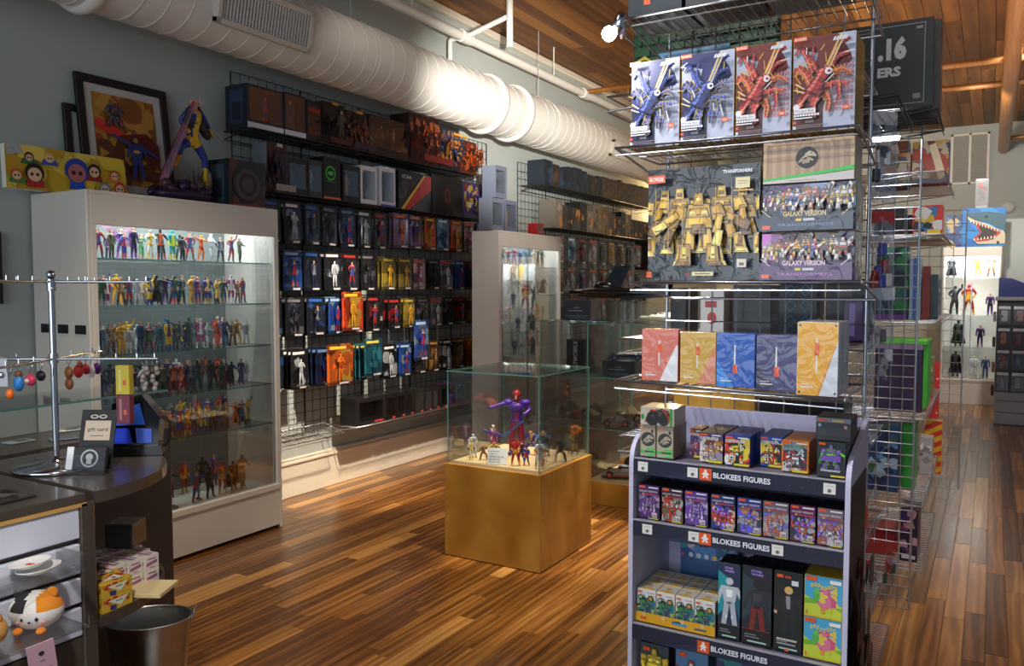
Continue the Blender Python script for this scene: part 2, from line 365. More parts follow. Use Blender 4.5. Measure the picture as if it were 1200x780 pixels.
# ================================================================== STRUCTURE
def struct(name, mb, m, **k): return obj(name, mb.mesh(name, m), kind='structure', **k)
FLOOR_X = (-4.3, 2.6); FLOOR_Y = (-1.2, 14.5)
_R = Euler(CAM_ROT).to_matrix().transposed()
def seen_size(x0, x1, y0, y1, z):
    c = _R@(Vector(((x0+x1)/2, (y0+y1)/2, z))-Vector(CAM_LOC))
    d = -c.z
    if d < .3: return 0
    px = 600+948*c.x/d; py = 390-948*c.y/d
    if px < -60 or px > 1260 or py < -60 or py > 860: return 0
    return (x1-x0)*(y1-y0)*abs(z-1.5)/d**3
def boards(parent, name, stuffname, x0, x1, y0, y1, wd, lmin, lmax, z, th, m, seed, gap, most=300):
    rnd = random.Random(seed); L = []
    x = x0
    while x < x1-.01:
        xe = min(x+wd, x1); y = y0-rnd.uniform(0, lmin)
        while y < y1:
            ye = y+rnd.uniform(lmin, lmax); a = max(y, y0); b = min(ye, y1)
            if b-a > .02: L.append((x+gap/2, xe-gap/2, a+gap/2, b-gap/2, rnd.random(), rnd.random(), rnd.uniform(-.0004, .0004)))
            y = ye
        x = xe
    L.sort(key=lambda r: -seen_size(*r[:4], z)); rest = MB()
    for i, (a, b, c, d, t, u, dz) in enumerate(L):
        q = MB() if i < most else rest
        lo, hi = (z-th, z+dz) if th > 0 else (z+dz, z-th)
        q.box(a, b, c, d, lo, hi, (int(t*255), int(u*255), 128), b=.0008 if i < most else 0)
        if i < most: obj(name, q.mesh(name, m), parent)
    if rest.v: obj(stuffname, rest.mesh(stuffname, m), parent, kind='stuff')
fl = struct('floor', MB().box(-4.45, 2.6, -1.2, 14.6, -.12, -.012, (40, 26, 14)), 'painted')
boards(fl, 'plank', 'far_planks', *FLOOR_X, *FLOOR_Y, .083, .45, 1.35, 0, .011, 'floor_oak', 5, .0012)
ce = struct('ceiling', MB().box(-4.45, 2.6, -1.2, 14.6, 4.03, 4.15, (30, 18, 10)), 'painted')
boards(ce, 'plank', 'far_planks', -4.3, 2.6, 1.0, 14.5, .142, 2.4, 4.2, 4.0, -.03, 'ceiling_pine', 9, .004)
struct('wall_left', MB().box(-4.45, -4.3, -1.2, 14.6, 0, 4.03), 'wall_paint')
struct('wall_back', MB().box(-4.3, 2.6, 14.5, 14.65, 0, 4.03), 'wall_paint')
struct('baseboard_left', MB().box(-4.3, -4.278, -1.2, 14.5, 0, .235, b=.004).box(-4.3, -4.262, -1.2, 14.5, .235, .262, b=.008).box(-4.3, -4.27, -1.2, 14.5, .262, .285, b=.008), 'trim_paint')
struct('trim_1', MB().box(-4.3, -4.24, -1.2, 14.5, 3.93, 3.995, b=.01), 'trim_paint')
struct('wall_partition', MB().box(.12, 2.6, 12.45, 12.55, 0, 2.4, b=.01), 'wall_paint')
# wall vent on the back wall
v = MB()
for a in (0, 1): v.box(-.62+a*.49, -.585+a*.49, 14.46, 14.5, 3.1, 3.88, (225, 222, 214), b=.004)
v.box(-.375, -.34, 14.46, 14.5, 3.1, 3.88, (225, 222, 214), b=.004)
for z in (3.1, 3.845): v.box(-.62, -.095, 14.46, 14.5, z, z+.035, (225, 222, 214), b=.004)
vo = inst('wall_vent', [('frame', v.mesh('frame', 'painted'))], (0, 0, 0), label='white louvred air vent high on the far wall', cat='vent')
sl = MB().box(-.59, -.13, -.004, .004, -.014, .014, (170, 170, 165)).mesh('slat', 'painted')
for i in range(24): obj('slat', sl, vo, (0, 14.475, 3.14+i*.03), (.6, 0, 0))
# ------------------------------------------------------------------ spiral duct
DX, DZ, DR = -3.88, 3.107, .234
du = inst('air_duct', [], (DX, 0, DZ), label='fat white spiral air duct slung along the wall under the ceiling', cat='duct')
def ring_mesh(r0, wd, prof):
    q = MB(); q.lathe([(r0+a, b*wd) for a, b in prof], 40); me = q
    me.v = [(x, z, y) for x, y, z in me.v]; return me
q = ring_mesh(DR, 1, [(0, -1.5), (0, 13.9)]); obj('duct_tube', q.mesh('duct_tube', 'white_duct'), du)
seam = ring_mesh(DR, .004, [(0, -1.4), (.0035, -.6), (.0035, .6), (0, 1.4)]).mesh('seam', 'white_duct')
y = -1.3; k = 0
while y < 13.8:
    if not any(abs(y-c) < .09 for c in (2.49, 6.1, 6.62)): obj('seam', seam, du, (0, y, 0), (.0, 0, .10))
    y += .135; k += 1
coup = ring_mesh(DR, .03, [(0, -1.2), (.022, -1), (.03, 0), (.022, 1), (0, 1.2)]).mesh('coupling_ring', 'white_duct')
for y in (2.42, 6.05, 6.5, 10.4): obj('coupling_ring', coup, du, (0, y, 0))
def grille(y0, y1, ang, hh):
    g = obj('grille', None, du, (0, 0, 0)); 
    fr = MB(); W = y1-y0; R = DR+.02
    for z0, z1 in ((-hh, -hh+.03), (hh-.03, hh)): fr.box(-.03, .012, -W/2, W/2, z0, z1, (214, 206, 192), b=.003)
    for a, b in ((-W/2, -W/2+.03), (W/2-.03, W/2)): fr.box(-.03, .012, a, b, -hh, hh, (214, 206, 192), b=.003)
    fr.box(-.035, -.02, -W/2+.01, W/2-.01, -hh+.01, hh-.01, (22, 26, 34))
    o = obj('grille', fr.mesh('grille', 'painted'), du, (math.cos(ang)*R, (y0+y1)/2, math.sin(ang)*R), (0, -ang, 0))
    bpy.data.objects.remove(g)
    bl = MB().box(-.02, .006, -.0035, .0035, -hh+.025, hh-.025, (205, 202, 196)).mesh('fin', 'painted')
    n = int((W-.07)/.022)
    for i in range(n): obj('fin', bl, o, (0, -W/2+.045+i*(W-.09)/(n-1), 0), (0, 0, .35))
grille(3.02, 3.72, math.radians(-12), .12); grille(8.3, 8.95, math.radians(-16), .09)
# hangers
hg = MB().rod((-3.88, 0, DZ+DR), (-3.88, 0, 4.0), .003, 5, (190, 190, 186)).tube([(-3.88+(DR+.003)*math.sin(t), 0, DZ+(DR+.003)*math.cos(t)) for t in [2*PI*i/28 for i in range(28)]], .003, 5, (215, 212, 206), closed=True).mesh('hanger', 'painted')
for y in (1.6, 4.35, 7.05, 9.75): obj('hanger', hg, du, (3.88, y, -DZ), (0, 0, 0))
# ------------------------------------------------------------------ sprinkler pipes
pp = inst('sprinkler_pipe', [], (0, 0, 0), label='white sprinkler main pipe running above the fat air duct', cat='pipe')
obj('pipe_run', MB().rod((-4.0, -1, 3.66), (-4.0, 14.4, 3.68), .042, 16, (222, 216, 206)).mesh('pipe_run', 'white_duct'), pp)
for y in (5.95, 8.35, 11.2):
    obj('fitting', MB().rod((-4.0, y-.07, 3.67), (-4.0, y+.07, 3.67), .056, 16).mesh('fitting', 'white_duct'), pp)
obj('branch_pipe', MB().rod((-4.0, 5.95, 3.67), (-3.55, 5.95, 3.78), .022, 10).rod((-3.55, 5.95, 3.52), (-3.55, 5.95, 3.93), .028, 10).rod((-4.16, 5.95, 3.67), (-4.16, 5.95, 3.35), .02, 10).rod((-4.16, 5.95, 3.67), (-4.0, 5.95, 3.67), .02, 10).mesh('branch_pipe', 'white_duct'), pp)
for y in (5.2, 7.6, 9.6): obj('pipe_hanger', MB().rod((-4.0, y, 3.7), (-4.0, y, 4.0), .006, 6).mesh('pipe_hanger', 'white_duct'), pp)
obj('branch_pipe', MB().rod((-3.96, 8.35, 3.69), (-1.2, 8.35, 3.72), .026, 12, (128, 128, 128)).mesh('branch_pipe', 'pine_pipe'), pp)
p2 = inst('sprinkler_pipe', [], (0, 0, 0), label='wood-coloured sprinkler main pipe under the plank ceiling by the far wall', cat='pipe')
obj('pipe_run', MB().rod((.11, 5.0, 3.6), (.085, 14.48, 3.6), .075, 16, (100, 128, 128)).mesh('pipe_run', 'pine_pipe'), p2)
for y in (8.94, 9.96, 13.6): obj('branch_pipe', MB().rod((.1, y, 3.62), (-1.6 if y < 13 else .1, y, 3.64), .032, 10, (60, 60, 60)).rod((.1, y, 3.62), (2.4, y, 3.66), .032, 10, (60, 60, 60)).mesh('branch_pipe', 'pine_pipe'), p2)
# ================================================================== FIGURES
def pose_joints(p):
    """joint dict for a body 1.0 high that faces -Y"""
    J = dict(pelvis=(0, 0, .52), waist=(0, 0, .60), chest=(0, -.005, .735), neck=(0, 0, .855), head=(0, -.012, .915), crown=(0, -.004, .955))
    for s, n in ((-1, 'l'), (1, 'r')):
        J['sh'+n] = (s*.098, 0, .80)
        J['el'+n] = (s*.14, .01, .655); J['wr'+n] = (s*.145, -.03, .53); J['ha'+n] = (s*.14, -.05, .475)
        J['hi'+n] = (s*.05, 0, .49); J['kn'+n] = (s*.065, -.012, .275); J['an'+n] = (s*.075, .012, .055); J['to'+n] = (s*.085, -.055, .022)
    J.update(p); return J
POSES = [
 {}, 
 dict(ell=(-.2, .0, .70), wrl=(-.30, -.04, .66), hal=(-.345, -.05, .64), elr=(.19, .02, .68), wrr=(.25, -.03, .56), har=(.27, -.05, .51), anr=(.13, .02, .055), tor=(.16, -.045, .022), knr=(.10, -.02, .28)),
 dict(elr=(.19, -.02, .86), wrr=(.2, -.06, .98), har=(.2, -.07, 1.03), ell=(-.18, .02, .68), wrl=(-.11, -.07, .62), hal=(-.07, -.09, .6), anl=(-.12, .03, .055), tol=(-.14, -.04, .022), knl=(-.1, -.03, .28)),
 dict(ell=(-.17, -.04, .68), wrl=(-.1, -.14, .70), hal=(-.08, -.185, .71), elr=(.17, -.04, .68), wrr=(.13, -.14, .66), har=(.12, -.185, .66), knl=(-.09, -.06, .29), anl=(-.12, -.06, .06), tol=(-.13, -.12, .022), anr=(.11, .06, .055), tor=(.13, 0, .022)),
 dict(ell=(-.19, .03, .69), wrl=(-.12, -.02, .57), hal=(-.085, -.03, .55), elr=(.19, .03, .69), wrr=(.12, -.02, .57), har=(.085, -.03, .55), anl=(-.13, 0, .055), tol=(-.16, -.06, .022), anr=(.13, 0, .055), tor=(.16, -.06, .022), knl=(-.105, -.01, .28), knr=(.105, -.01, .28)),
 dict(ell=(-.22, .0, .82), wrl=(-.33, -.02, .87), hal=(-.38, -.02, .89), elr=(.22, .0, .76), wrr=(.33, -.05, .74), har=(.375, -.06, .73), knl=(-.12, -.03, .29), anl=(-.17, .0, .055), tol=(-.2, -.05, .022), knr=(.10, -.02, .28), anr=(.14, .03, .055), tor=(.16, -.03, .022)),
 dict(pelvis=(0, .05, .42), waist=(0, .03, .50), chest=(0, -.04, .62), neck=(0, -.08, .73), head=(0, -.11, .78), crown=(0, -.11, .82), shl=(-.1, -.05, .69), shr=(.1, -.05, .69), ell=(-.2, -.08, .58), wrl=(-.24, -.17, .5), hal=(-.25, -.21, .48), elr=(.2, -.08, .6), wrr=(.2, -.19, .6), har=(.2, -.24, .62), hil=(-.05, .05, .40), hir=(.05, .05, .40), knl=(-.15, -.08, .3), knr=(.14, -.08, .3), anl=(-.17, .02, .055), tol=(-.2, -.05, .022), anr=(.18, .06, .055), tor=(.21, 0, .022)),
]
CHAINS = [('pelvis', 'waist'), ('waist', 'chest'), ('chest', 'neck'), ('neck', 'head'), ('head', 'crown'), ('chest', 'shl'), ('shl', 'ell'), ('ell', 'wrl'), ('wrl', 'hal'),
          ('chest', 'shr'), ('shr', 'elr'), ('elr', 'wrr'), ('wrr', 'har'), ('pelvis', 'hil'), ('hil', 'knl'), ('knl', 'anl'), ('anl', 'tol'), ('pelvis', 'hir'), ('hir', 'knr'), ('knr', 'anr'), ('anr', 'tor')]
RAD = dict(pelvis=.068, waist=.06, chest=.08, neck=.03, head=.062, crown=.052, sh=.043, el=.031, wr=.024, ha=.026, hi=.056, kn=.038, an=.028, to=.022)
_bodies = {}
def body(pi, bulk=1.0, sub=1):
    key = (pi if isinstance(pi, int) else id(pi), bulk, sub)
    if key in _bodies: return _bodies[key]
    J = pose_joints(POSES[pi] if isinstance(pi, int) else pi); names = list(J)
    me = bpy.data.meshes.new('body'); me.from_pydata([J[n] for n in names], [(names.index(a), names.index(b)) for a, b in CHAINS], [])
    ob = bpy.data.objects.new('body', me); COL.objects.link(ob)
    ob.modifiers.new('skin', 'SKIN')
    if sub:
        sm = ob.modifiers.new('sub', 'SUBSURF'); sm.levels = sub; sm.render_levels = sub
    for i, n in enumerate(names):
        r = RAD.get(n, RAD.get(n[:2], .04))*(bulk if n not in ('head', 'crown', 'neck') else 1)
        me.skin_vertices[0].data[i].radius = (r, r*(.8 if n in ('chest', 'waist') else 1))
        me.skin_vertices[0].data[i].use_root = (n == 'pelvis')
    ev = bpy.data.meshes.new_from_object(ob.evaluated_get(bpy.context.evaluated_depsgraph_get()))
    bpy.data.objects.remove(ob)
    V = np.array([tuple(v.co) for v in ev.vertices]); F = [tuple(p.vertices) for p in ev.polygons]
    C = np.array([V[list(f)].mean(0) for f in F]); seg = np.zeros(len(F), int); best = np.full(len(F), 9.)
    tpar = np.zeros(len(F))
    for k, (a, b) in enumerate(CHAINS):
        A = np.array(J[a]); B = np.array(J[b]); d = B-A; t = np.clip(((C-A)@d)/(d@d), 0, 1); dist = np.linalg.norm(C-(A+t[:, None]*d), axis=1)-RAD.get(b, RAD.get(b[:2], .04))
        q = dist < best; seg[q] = k; best[q] = dist[q]; tpar[q] = t[q]
    _bodies[key] = (V.tolist(), F, C, seg, tpar, J); return _bodies[key]
def fig_mesh(pi, pal, bulk=1.0, sub=1, name='body', hair=True, face=False):
    """pal: suit, second, skin/mask, hair, gloves, boots"""
    V, F, C, seg, tp, J = body(pi, bulk, sub); suit, sec, skin, hr, gl, bo = pal
    q = MB(); hd = J['head']
    for f, c, s, t in zip(F, C, seg, tp):
        a = CHAINS[s][0][:2]; b = CHAINS[s][1][:2]
        if s in (3, 4) or (s == 2 and t > .9): col = skin if not (c[2] > hd[2]+.028 or c[1] > hd[1]+.02) or not hair else hr
        elif s <= 2: col = sec if (abs(c[0]) < .035 and c[1] < J['chest'][1]) else suit
        elif b in ('el',): col = suit
        elif b == 'wr': col = suit if t < .45 else gl
        elif b == 'ha': col = gl
        elif b in ('hi', 'sh'): col = sec if b == 'hi' else suit
        elif b == 'kn': col = sec if t < .2 else suit
        elif b == 'an': col = suit if t < .35 else bo
        else: col = bo
        q.c.append(col); q.m.append(0); q.s.append(True); q.f.append(f)
    q.v = V
    if face:
        for sg in (-1, 1): q.ell((sg*.02, hd[1]-.05, hd[2]+.005), (.009, .006, .007), 6, 5, (245, 245, 240))
        q.ell((0, hd[1]-.057, hd[2]-.012), (.007, .01, .011), 6, 5, skin); q.ell((0, hd[1]-.05, hd[2]-.032), (.017, .006, .004), 6, 5, (120, 50, 45))
    return q
def cape_mesh(col, w0=.1, w1=.24, z0=.82, z1=.1, flare=.13):
    q = MB(); n = 6; m = 5; fr = []; 
    for off in (0, .012):
        for j in range(m+1):
            t = j/m
            for i in range(n+1):
                s = i/n*2-1; ww = w0+(w1-w0)*t
                q.v.append((s*ww, .06+flare*t+.02*math.sin(i*2.2)*t+off+.03*(1-abs(s))*t, z0+(z1-z0)*t))
    N1 = (n+1)*(m+1)
    for j in range(m):
        for i in range(n):
            a = j*(n+1)+i; fr += [(a, a+1, a+n+2, a+n+1), (N1+a, N1+a+n+1, N1+a+n+2, N1+a+1)]
    for j in range(m):
        for i in (0, n):
            a = j*(n+1)+i; b = a+n+1; fr.append((a, b, N1+b, N1+a))
    for i in range(n):
        for j in (0, m):
            a = j*(n+1)+i; fr.append((a, a+1, N1+a+1, N1+a))
    for f in fr: q.f.append(f); q.c.append(col); q.m.append(0); q.s.append(True)
    return q.mesh('cape', 'toy_plastic')
SK = (206, 158, 126); DK = (112, 78, 58)
FIG = {  # look: suit, second, mask or face, hair, gloves, boots
 'red and blue': ((166, 34, 36), (44, 70, 140), SK, (70, 44, 30), (60, 64, 80), (60, 56, 66)),
 'black': ((20, 20, 24), (48, 48, 54), (26, 26, 28), (14, 14, 14), (20, 20, 22), (16, 16, 18)),
 'white and silver': ((206, 208, 212), (150, 154, 162), (226, 226, 228), (200, 202, 206), (180, 184, 190), (170, 172, 180)),
 'purple and black': ((74, 34, 104), (24, 20, 32), SK, (28, 20, 30), (96, 50, 130), (120, 60, 150)),
 'olive green': ((58, 70, 40), (90, 86, 58), SK, (46, 32, 20), (50, 46, 36), (40, 34, 28)),
 'cyan and lime': ((40, 150, 160), (180, 200, 40), (60, 170, 190), (30, 110, 160), (200, 210, 60), (220, 200, 40)),
 'navy and grey': ((30, 38, 66), (110, 114, 122), SK, (60, 44, 30), (36, 40, 60), (30, 32, 44)),
 'white with yellow': ((220, 220, 216), (220, 180, 40), SK, (232, 228, 220), (30, 30, 34), (214, 176, 40)),
 'orange': ((222, 112, 24), (160, 40, 24), (228, 150, 40), (236, 140, 30), (224, 120, 30), (226, 110, 24)),
 'blue and red': ((34, 58, 156), (180, 36, 34), SK, (30, 24, 24), (34, 60, 150), (176, 30, 30)),
 'black and orange': ((22, 22, 24), (190, 84, 28), (30, 28, 28), (20, 20, 20), (60, 30, 20), (170, 60, 30)),
 'brown and tan': ((110, 74, 44), (164, 130, 90), SK, (70, 44, 24), (90, 60, 36), (60, 40, 26)),
 'green tunic': ((34, 100, 50), (30, 76, 40), SK, (120, 40, 24), (170, 128, 96), (150, 110, 80)),
 'teal bulky': ((36, 104, 122), (24, 60, 84), (44, 114, 130), (30, 80, 100), (36, 100, 116), (24, 60, 80)),
 'indigo and gold': ((44, 40, 140), (208, 170, 44), SK, (24, 22, 40), (200, 164, 40), (214, 176, 44)),
 'magenta and white': ((176, 36, 112), (220, 216, 220), (224, 220, 224), (226, 222, 226), (180, 40, 120), (206, 204, 210)),
 'golden': ((212, 158, 34), (176, 120, 24), (222, 170, 50), (226, 176, 44), (212, 160, 40), (206, 150, 30)),
 'yellow coat': ((214, 178, 38), (226, 190, 50), SK, (170, 60, 30), (60, 60, 66), (30, 30, 36)),
 'maroon and green': ((112, 30, 40), (40, 96, 56), SK, (60, 30, 24), (40, 90, 50), (90, 26, 34)),
 'yellow and blue': ((216, 178, 40), (38, 60, 140), (44, 60, 136), (40, 44, 110), (218, 180, 44), (40, 56, 130)),
 'dark green': ((28, 62, 42), (70, 74, 60), (46, 80, 52), (26, 40, 30), (30, 56, 40), (28, 36, 30)),
 'scarlet': ((170, 30, 26), (214, 150, 36), (184, 40, 30), (160, 26, 24), (206, 150, 40), (204, 150, 40)),
 'rusty red armoured': ((116, 34, 24), (166, 96, 40), (140, 50, 30), (110, 30, 22), (150, 80, 36), (96, 30, 22)),
 'steel blue': ((66, 92, 128), (40, 56, 86), SK, (40, 30, 24), (60, 84, 120), (40, 54, 80)),
 'dark grey hooded': ((52, 54, 58), (34, 34, 38), (40, 40, 44), (48, 50, 54), (36, 36, 40), (30, 30, 34)),
 'pink': ((206, 74, 130), (236, 226, 232), (212, 80, 136), (200, 70, 124), (238, 228, 234), (236, 226, 232)),
 'bright yellow': ((222, 190, 30), (238, 232, 220), (226, 196, 40), (214, 184, 30), (236, 230, 222), (236, 230, 222)),
}
_fm = {}
def fm(look, pose, bulk=1.0, sub=1, face=False):
    k = (look, pose, bulk, sub, face)
    if k not in _fm: _fm[k] = fig_mesh(pose, FIG[look], bulk, sub, face=face).mesh('action_figure', 'toy_plastic')
    return _fm[k]
_cape = {}
def cape(col):
    if col not in _cape: _cape[col] = cape_mesh(col)
    return _cape[col]
def figure(look, pose, loc, rz, h, label, group, cap=None, bulk=1.0, sub=1, name='action_figure'):
    if cap is None: return obj(name, fm(look, pose, bulk, sub), None, loc, (0, 0, rz), h, label, 'figure', group)
    r = obj(name, None, None, loc, (0, 0, rz), h, label, 'figure', group)
    obj('body', fm(look, pose, bulk, sub), r); obj('cape', cape(cap), r); return r
def shelf_of_figures(where, rows, y0, y1, xf, xb, z, h, looks, seed, group, n, rz=PI/2, axis='y', caps=.12, base='from the near end'):
    """rows: front/back ranks; figures stand along y (or x) between the shelf ends"""
    rnd = random.Random(seed); k = 0; used = {}
    for r in range(rows):
        m = n[r]
        for i in range(m):
            look = looks[(i*(5 if len(looks) % 5 else 3)+r*4) % len(looks)] if len(looks) < m else looks[(i+r*5) % len(looks)]
            t = (i+.5+rnd.uniform(-.2, .2)+(.25 if r else 0))/m
            a = y0+(y1-y0)*min(t, .98); b = xf+(xb-xf)*(r/(max(rows-1, 1)))+rnd.uniform(-.015, .015)
            loc = (b, a, z) if axis == 'y' else (a, b, z)
            rank = '' if rows == 1 else ('front rank ' if r == 0 else 'back rank ')
            lab = f'{look} toy figure, {ORD[i]} {base}, {rank}{where}'
            figure(look, rnd.choice((0, 1, 2, 3, 4, 4, 0, 5, 6)[:8 if m > 8 else 9]), loc, rz+rnd.uniform(-.4, .4), h*rnd.uniform(.95, 1.2), lab, group,
                   cap=(rnd.choice(((120, 20, 24), (30, 36, 60), (150, 130, 100), (24, 24, 26), (60, 60, 64))) if rnd.random() < caps else None), bulk=rnd.choice((1.0, 1.08, 1.08, 1.2)))
# ================================================================== GLASS-FRONTED CABINETS
def cabinet(x0, x1, y0, y1, H, base, head, fr, shelves, label, slots=False):
    c = inst('display_cabinet', [], (0, 0, 0), label=label, cat='cabinet')
    q = MB(); t = .02
    q.box(x0, x1, y0, y0+t, 0, H, b=.003).box(x0, x1, y1-t, y1, 0, H, b=.003).box(x0, x1, y0+t, y1-t, H-t, H, b=.003)
    obj('carcass', q.mesh('carcass', 'white_laminate'), c)
    obj('back_panel', MB().box(x0, x0+.012, y0+t, y1-t, base, H-t, (112, 120, 118)).mesh('back_panel', 'painted'), c)
    obj('header_panel', MB().box(x1-.02, x1, y0+t, y1-t, head, H-t, b=.003).mesh('header_panel', 'white_laminate'), c)
    obj('base_panel', MB().box(x1-.02, x1-.003, y0+t, y1-t, .02, base-.02, b=.003).box(x0, x1-.03, y0+t, y1-t, base-.03, base, b=.002).mesh('base_panel', 'white_laminate'), c)
    obj('front_sill', MB().box(x1-.035, x1+.006, y0+t, y1-t, base-.02, base+.018, b=.004).mesh('front_sill', 'white_laminate'), c)
    obj('front_stile', MB().box(x1-.02, x1, y0+t, y0+t+fr, base, head, b=.002).mesh('front_stile', 'white_laminate'), c)
    obj('front_stile', MB().box(x1-.02, x1, y1-t-.014, y1-t, base, head, b=.002).mesh('front_stile', 'white_laminate'), c)
    for z in shelves:
        s = MB().box(x0+.015, x1-.045, y0+t+.004, y1-t-.004, z-.004, z+.002, mi=0)
        s.box(x1-.045, x1-.0435, y0+t+.004, y1-t-.004, z-.004, z+.002, mi=1)
        obj('glass_shelf', s.mesh('glass_shelf', ['glass', 'glass_edge']), c)
    m = (y0+y1)/2
    for a, b, dx in ((y0+t+fr, m+.02, .0), (m-.02, y1-t-.014, .008)):
        obj('glass_door', MB().box(x1-.03+dx, x1-.026+dx, a, b, base+.018, head).mesh('glass_door', 'glass'), c)
    obj('door_lock', MB().rod((x1-.02, m, base+.05), (x1+.012, m, base+.05), .009, 10).mesh('door_lock', 'chrome'), c)
    obj('light_strip', MB().box(x1-.07, x1-.035, y0+.08, y1-.08, H-.05, H-.035, b=.002).mesh('light_strip', 'led_strip'), c)
    if slots:
        for i in range(3): obj('vent_slot', MB().box(x0+.06+i*.15, x0+.15+i*.15, y0-.003, y0+.002, 1.27, 1.315, b=.001).mesh('vent_slot', 'matte_black'), c)
    return c
cabinet(-4.28, -3.80, 2.35, 3.58, 1.98, .265, 1.81, .03, (1.648, 1.402, 1.148, .905, .66), 'wide white glass-fronted figure cabinet standing against the left-side wall'.replace('left-side', 'long'), True)
area((-3.95, 2.96, 1.93), (-4.12, 2.96, 1.5), 2.8, 1.1, .04, (.84, .95, 1))
area((-3.90, 2.96, 1.64), (-4.1, 2.96, 1.3), .35, 1.0, .06, (.9, .96, 1))
L1 = ['red and blue', 'black and orange', 'white and silver', 'purple and black', 'red and blue', 'olive green', 'cyan and lime', 'navy and grey', 'white with yellow', 'orange', 'blue and red', 'black']
shelf_of_figures('top shelf, wide cabinet', 1, 2.45, 3.42, -3.92, -3.92, 1.651, .148, L1, 1, 'figures on the top shelf of the wide cabinet', [14], caps=0)
shelf_of_figures('top shelf, wide cabinet', 1, 2.6, 3.2, -4.1, -4.1, 1.651, .15, ['navy and grey', 'green tunic', 'dark grey hooded', 'black'], 4, 'figures on the top shelf of the wide cabinet', [4], caps=0, base='from the near end, set back')
L2 = ['green tunic', 'red and blue', 'black', 'navy and grey', 'indigo and gold', 'magenta and white', 'white and silver', 'purple and black', 'golden', 'yellow coat', 'brown and tan', 'yellow and blue', 'dark green', 'blue and red']
shelf_of_figures('second shelf, wide cabinet', 2, 2.44, 3.44, -3.91, -4.12, 1.405, .150, L2, 2, 'figures on the second shelf of the wide cabinet', [18, 14])
L3 = ['steel blue', 'white and silver', 'teal bulky', 'navy and grey', 'white and silver', 'brown and tan', 'steel blue', 'yellow and blue', 'dark green', 'orange', 'golden', 'maroon and green', 'dark green', 'magenta and white']
shelf_of_figures('third shelf, wide cabinet', 2, 2.44, 3.44, -3.91, -4.12, 1.151, .152, L3, 3, 'figures on the third shelf of the wide cabinet', [18, 15])
L4 = ['black', 'maroon and green', 'black', 'purple and black', 'scarlet', 'dark green', 'olive green', 'dark grey hooded', 'white and silver', 'navy and grey', 'black', 'rusty red armoured']
shelf_of_figures('fourth shelf, wide cabinet', 2, 2.46, 3.44, -3.91, -4.12, .908, .158, L4, 4, 'figures on the fourth shelf of the wide cabinet', [17, 14], caps=.3)
L5 = ['dark grey hooded', 'yellow coat', 'purple and black', 'orange', 'blue and red', 'steel blue', 'indigo and gold', 'yellow and blue', 'steel blue', 'scarlet', 'brown and tan', 'scarlet']
shelf_of_figures('fifth shelf, wide cabinet', 2, 2.46, 3.44, -3.91, -4.12, .663, .158, L5, 5, 'figures on the fifth shelf of the wide cabinet', [18, 15])
L6 = ['blue and red', 'black', 'scarlet', 'rusty red armoured', 'rusty red armoured', 'scarlet', 'rusty red armoured', 'dark grey hooded']
shelf_of_figures('cabinet floor', 1, 2.98, 3.44, -3.93, -3.93, .267, .19, L6, 6, 'figures on the floor of the wide cabinet', [5])
shelf_of_figures('rear of cabinet floor', 1, 2.5, 3.4, -4.12, -4.12, .267, .19, L6[::-1], 7, 'figures on the floor of the wide cabinet', [8])
# winged figure, big, among the top shelf
wg = obj('winged_figure', None, None, (-4.0, 2.66, 1.651), (0, 0, PI/2), .17, 'purple and black figure with four pink translucent insect wings, top shelf', 'figure')
obj('body', fm('purple and black', 4), wg)
for sg in (-1, 1):
    for nm, a, l, wd in (('upper_wing', .62, .85, .16), ('lower_wing', -.55, .55, .12)):
        q = MB(); pts = []
        for i in range(16):
            t = 2*PI*i/16; u = l/2+l/2*math.cos(t); v_ = wd*math.sin(t)*(.5+.5*u/l)
            pts.append((sg*(u*math.cos(a)-v_*math.sin(a)), .72+u*math.sin(a)+v_*math.cos(a)))
        q.prism(pts if sg > 0 else pts[::-1], .07, .078, 'y'); obj(nm, q.mesh(nm, 'wing_film'), wg)
# caped figure on a round base, cabinet floor, near end
cf = obj('caped_figure', None, None, (-3.93, 2.83, .268), (0, 0, PI/2), 1, 'black caped figure mid-leap over a grey disc stand, cabinet floor', 'figure')
obj('base', MB().lathe([(0, 0), (.075, 0), (.08, .006), (.07, .012), (0, .012)], 20, col=(86, 88, 84)).mesh('base', 'painted'), cf)
obj('support_rod', MB().rod((0, 0, .01), (0, 0, .1), .004, 6, (40, 40, 44)).mesh('support_rod', 'painted'), cf)
b_ = obj('body', fm('black', 5), cf, (0, 0, .07), (.35, 0, 0), .17); obj('cape', cape((18, 18, 22)), cf, (0, 0, .07), (.35, 0, 0), .18)
# tall cabinet further along the wall
cabinet(-3.82, -3.55, 5.77, 6.90, 1.98, .24, 1.845, .025, (1.69, 1.433, 1.19, .97, .745), 'narrower-looking white glass cabinet beyond the hanging toys and glass plinth case')
area((-3.64, 6.33, 1.91), (-3.75, 6.33, 1.5), 1.8, .95, .04, (.88, .96, 1))
TL = [['golden', 'dark grey hooded', 'red and blue', 'blue and red', 'purple and black', 'steel blue', 'white with yellow', 'olive green', 'dark green'],
      ['black', 'steel blue', 'dark grey hooded', 'navy and grey', 'bright yellow', 'black', 'dark green', 'dark grey hooded', 'steel blue', 'navy and grey'],
      ['scarlet', 'pink', 'pink', 'bright yellow', 'brown and tan', 'blue and red', 'white and silver', 'purple and black', 'scarlet', 'yellow coat', 'white and silver'],
      ['dark green', 'scarlet', 'dark grey hooded', 'purple and black', 'dark green', 'blue and red', 'orange', 'olive green', 'golden'],
      ['brown and tan', 'brown and tan', 'rusty red armoured', 'brown and tan', 'magenta and white', 'brown and tan', 'brown and tan', 'rusty red armoured']]
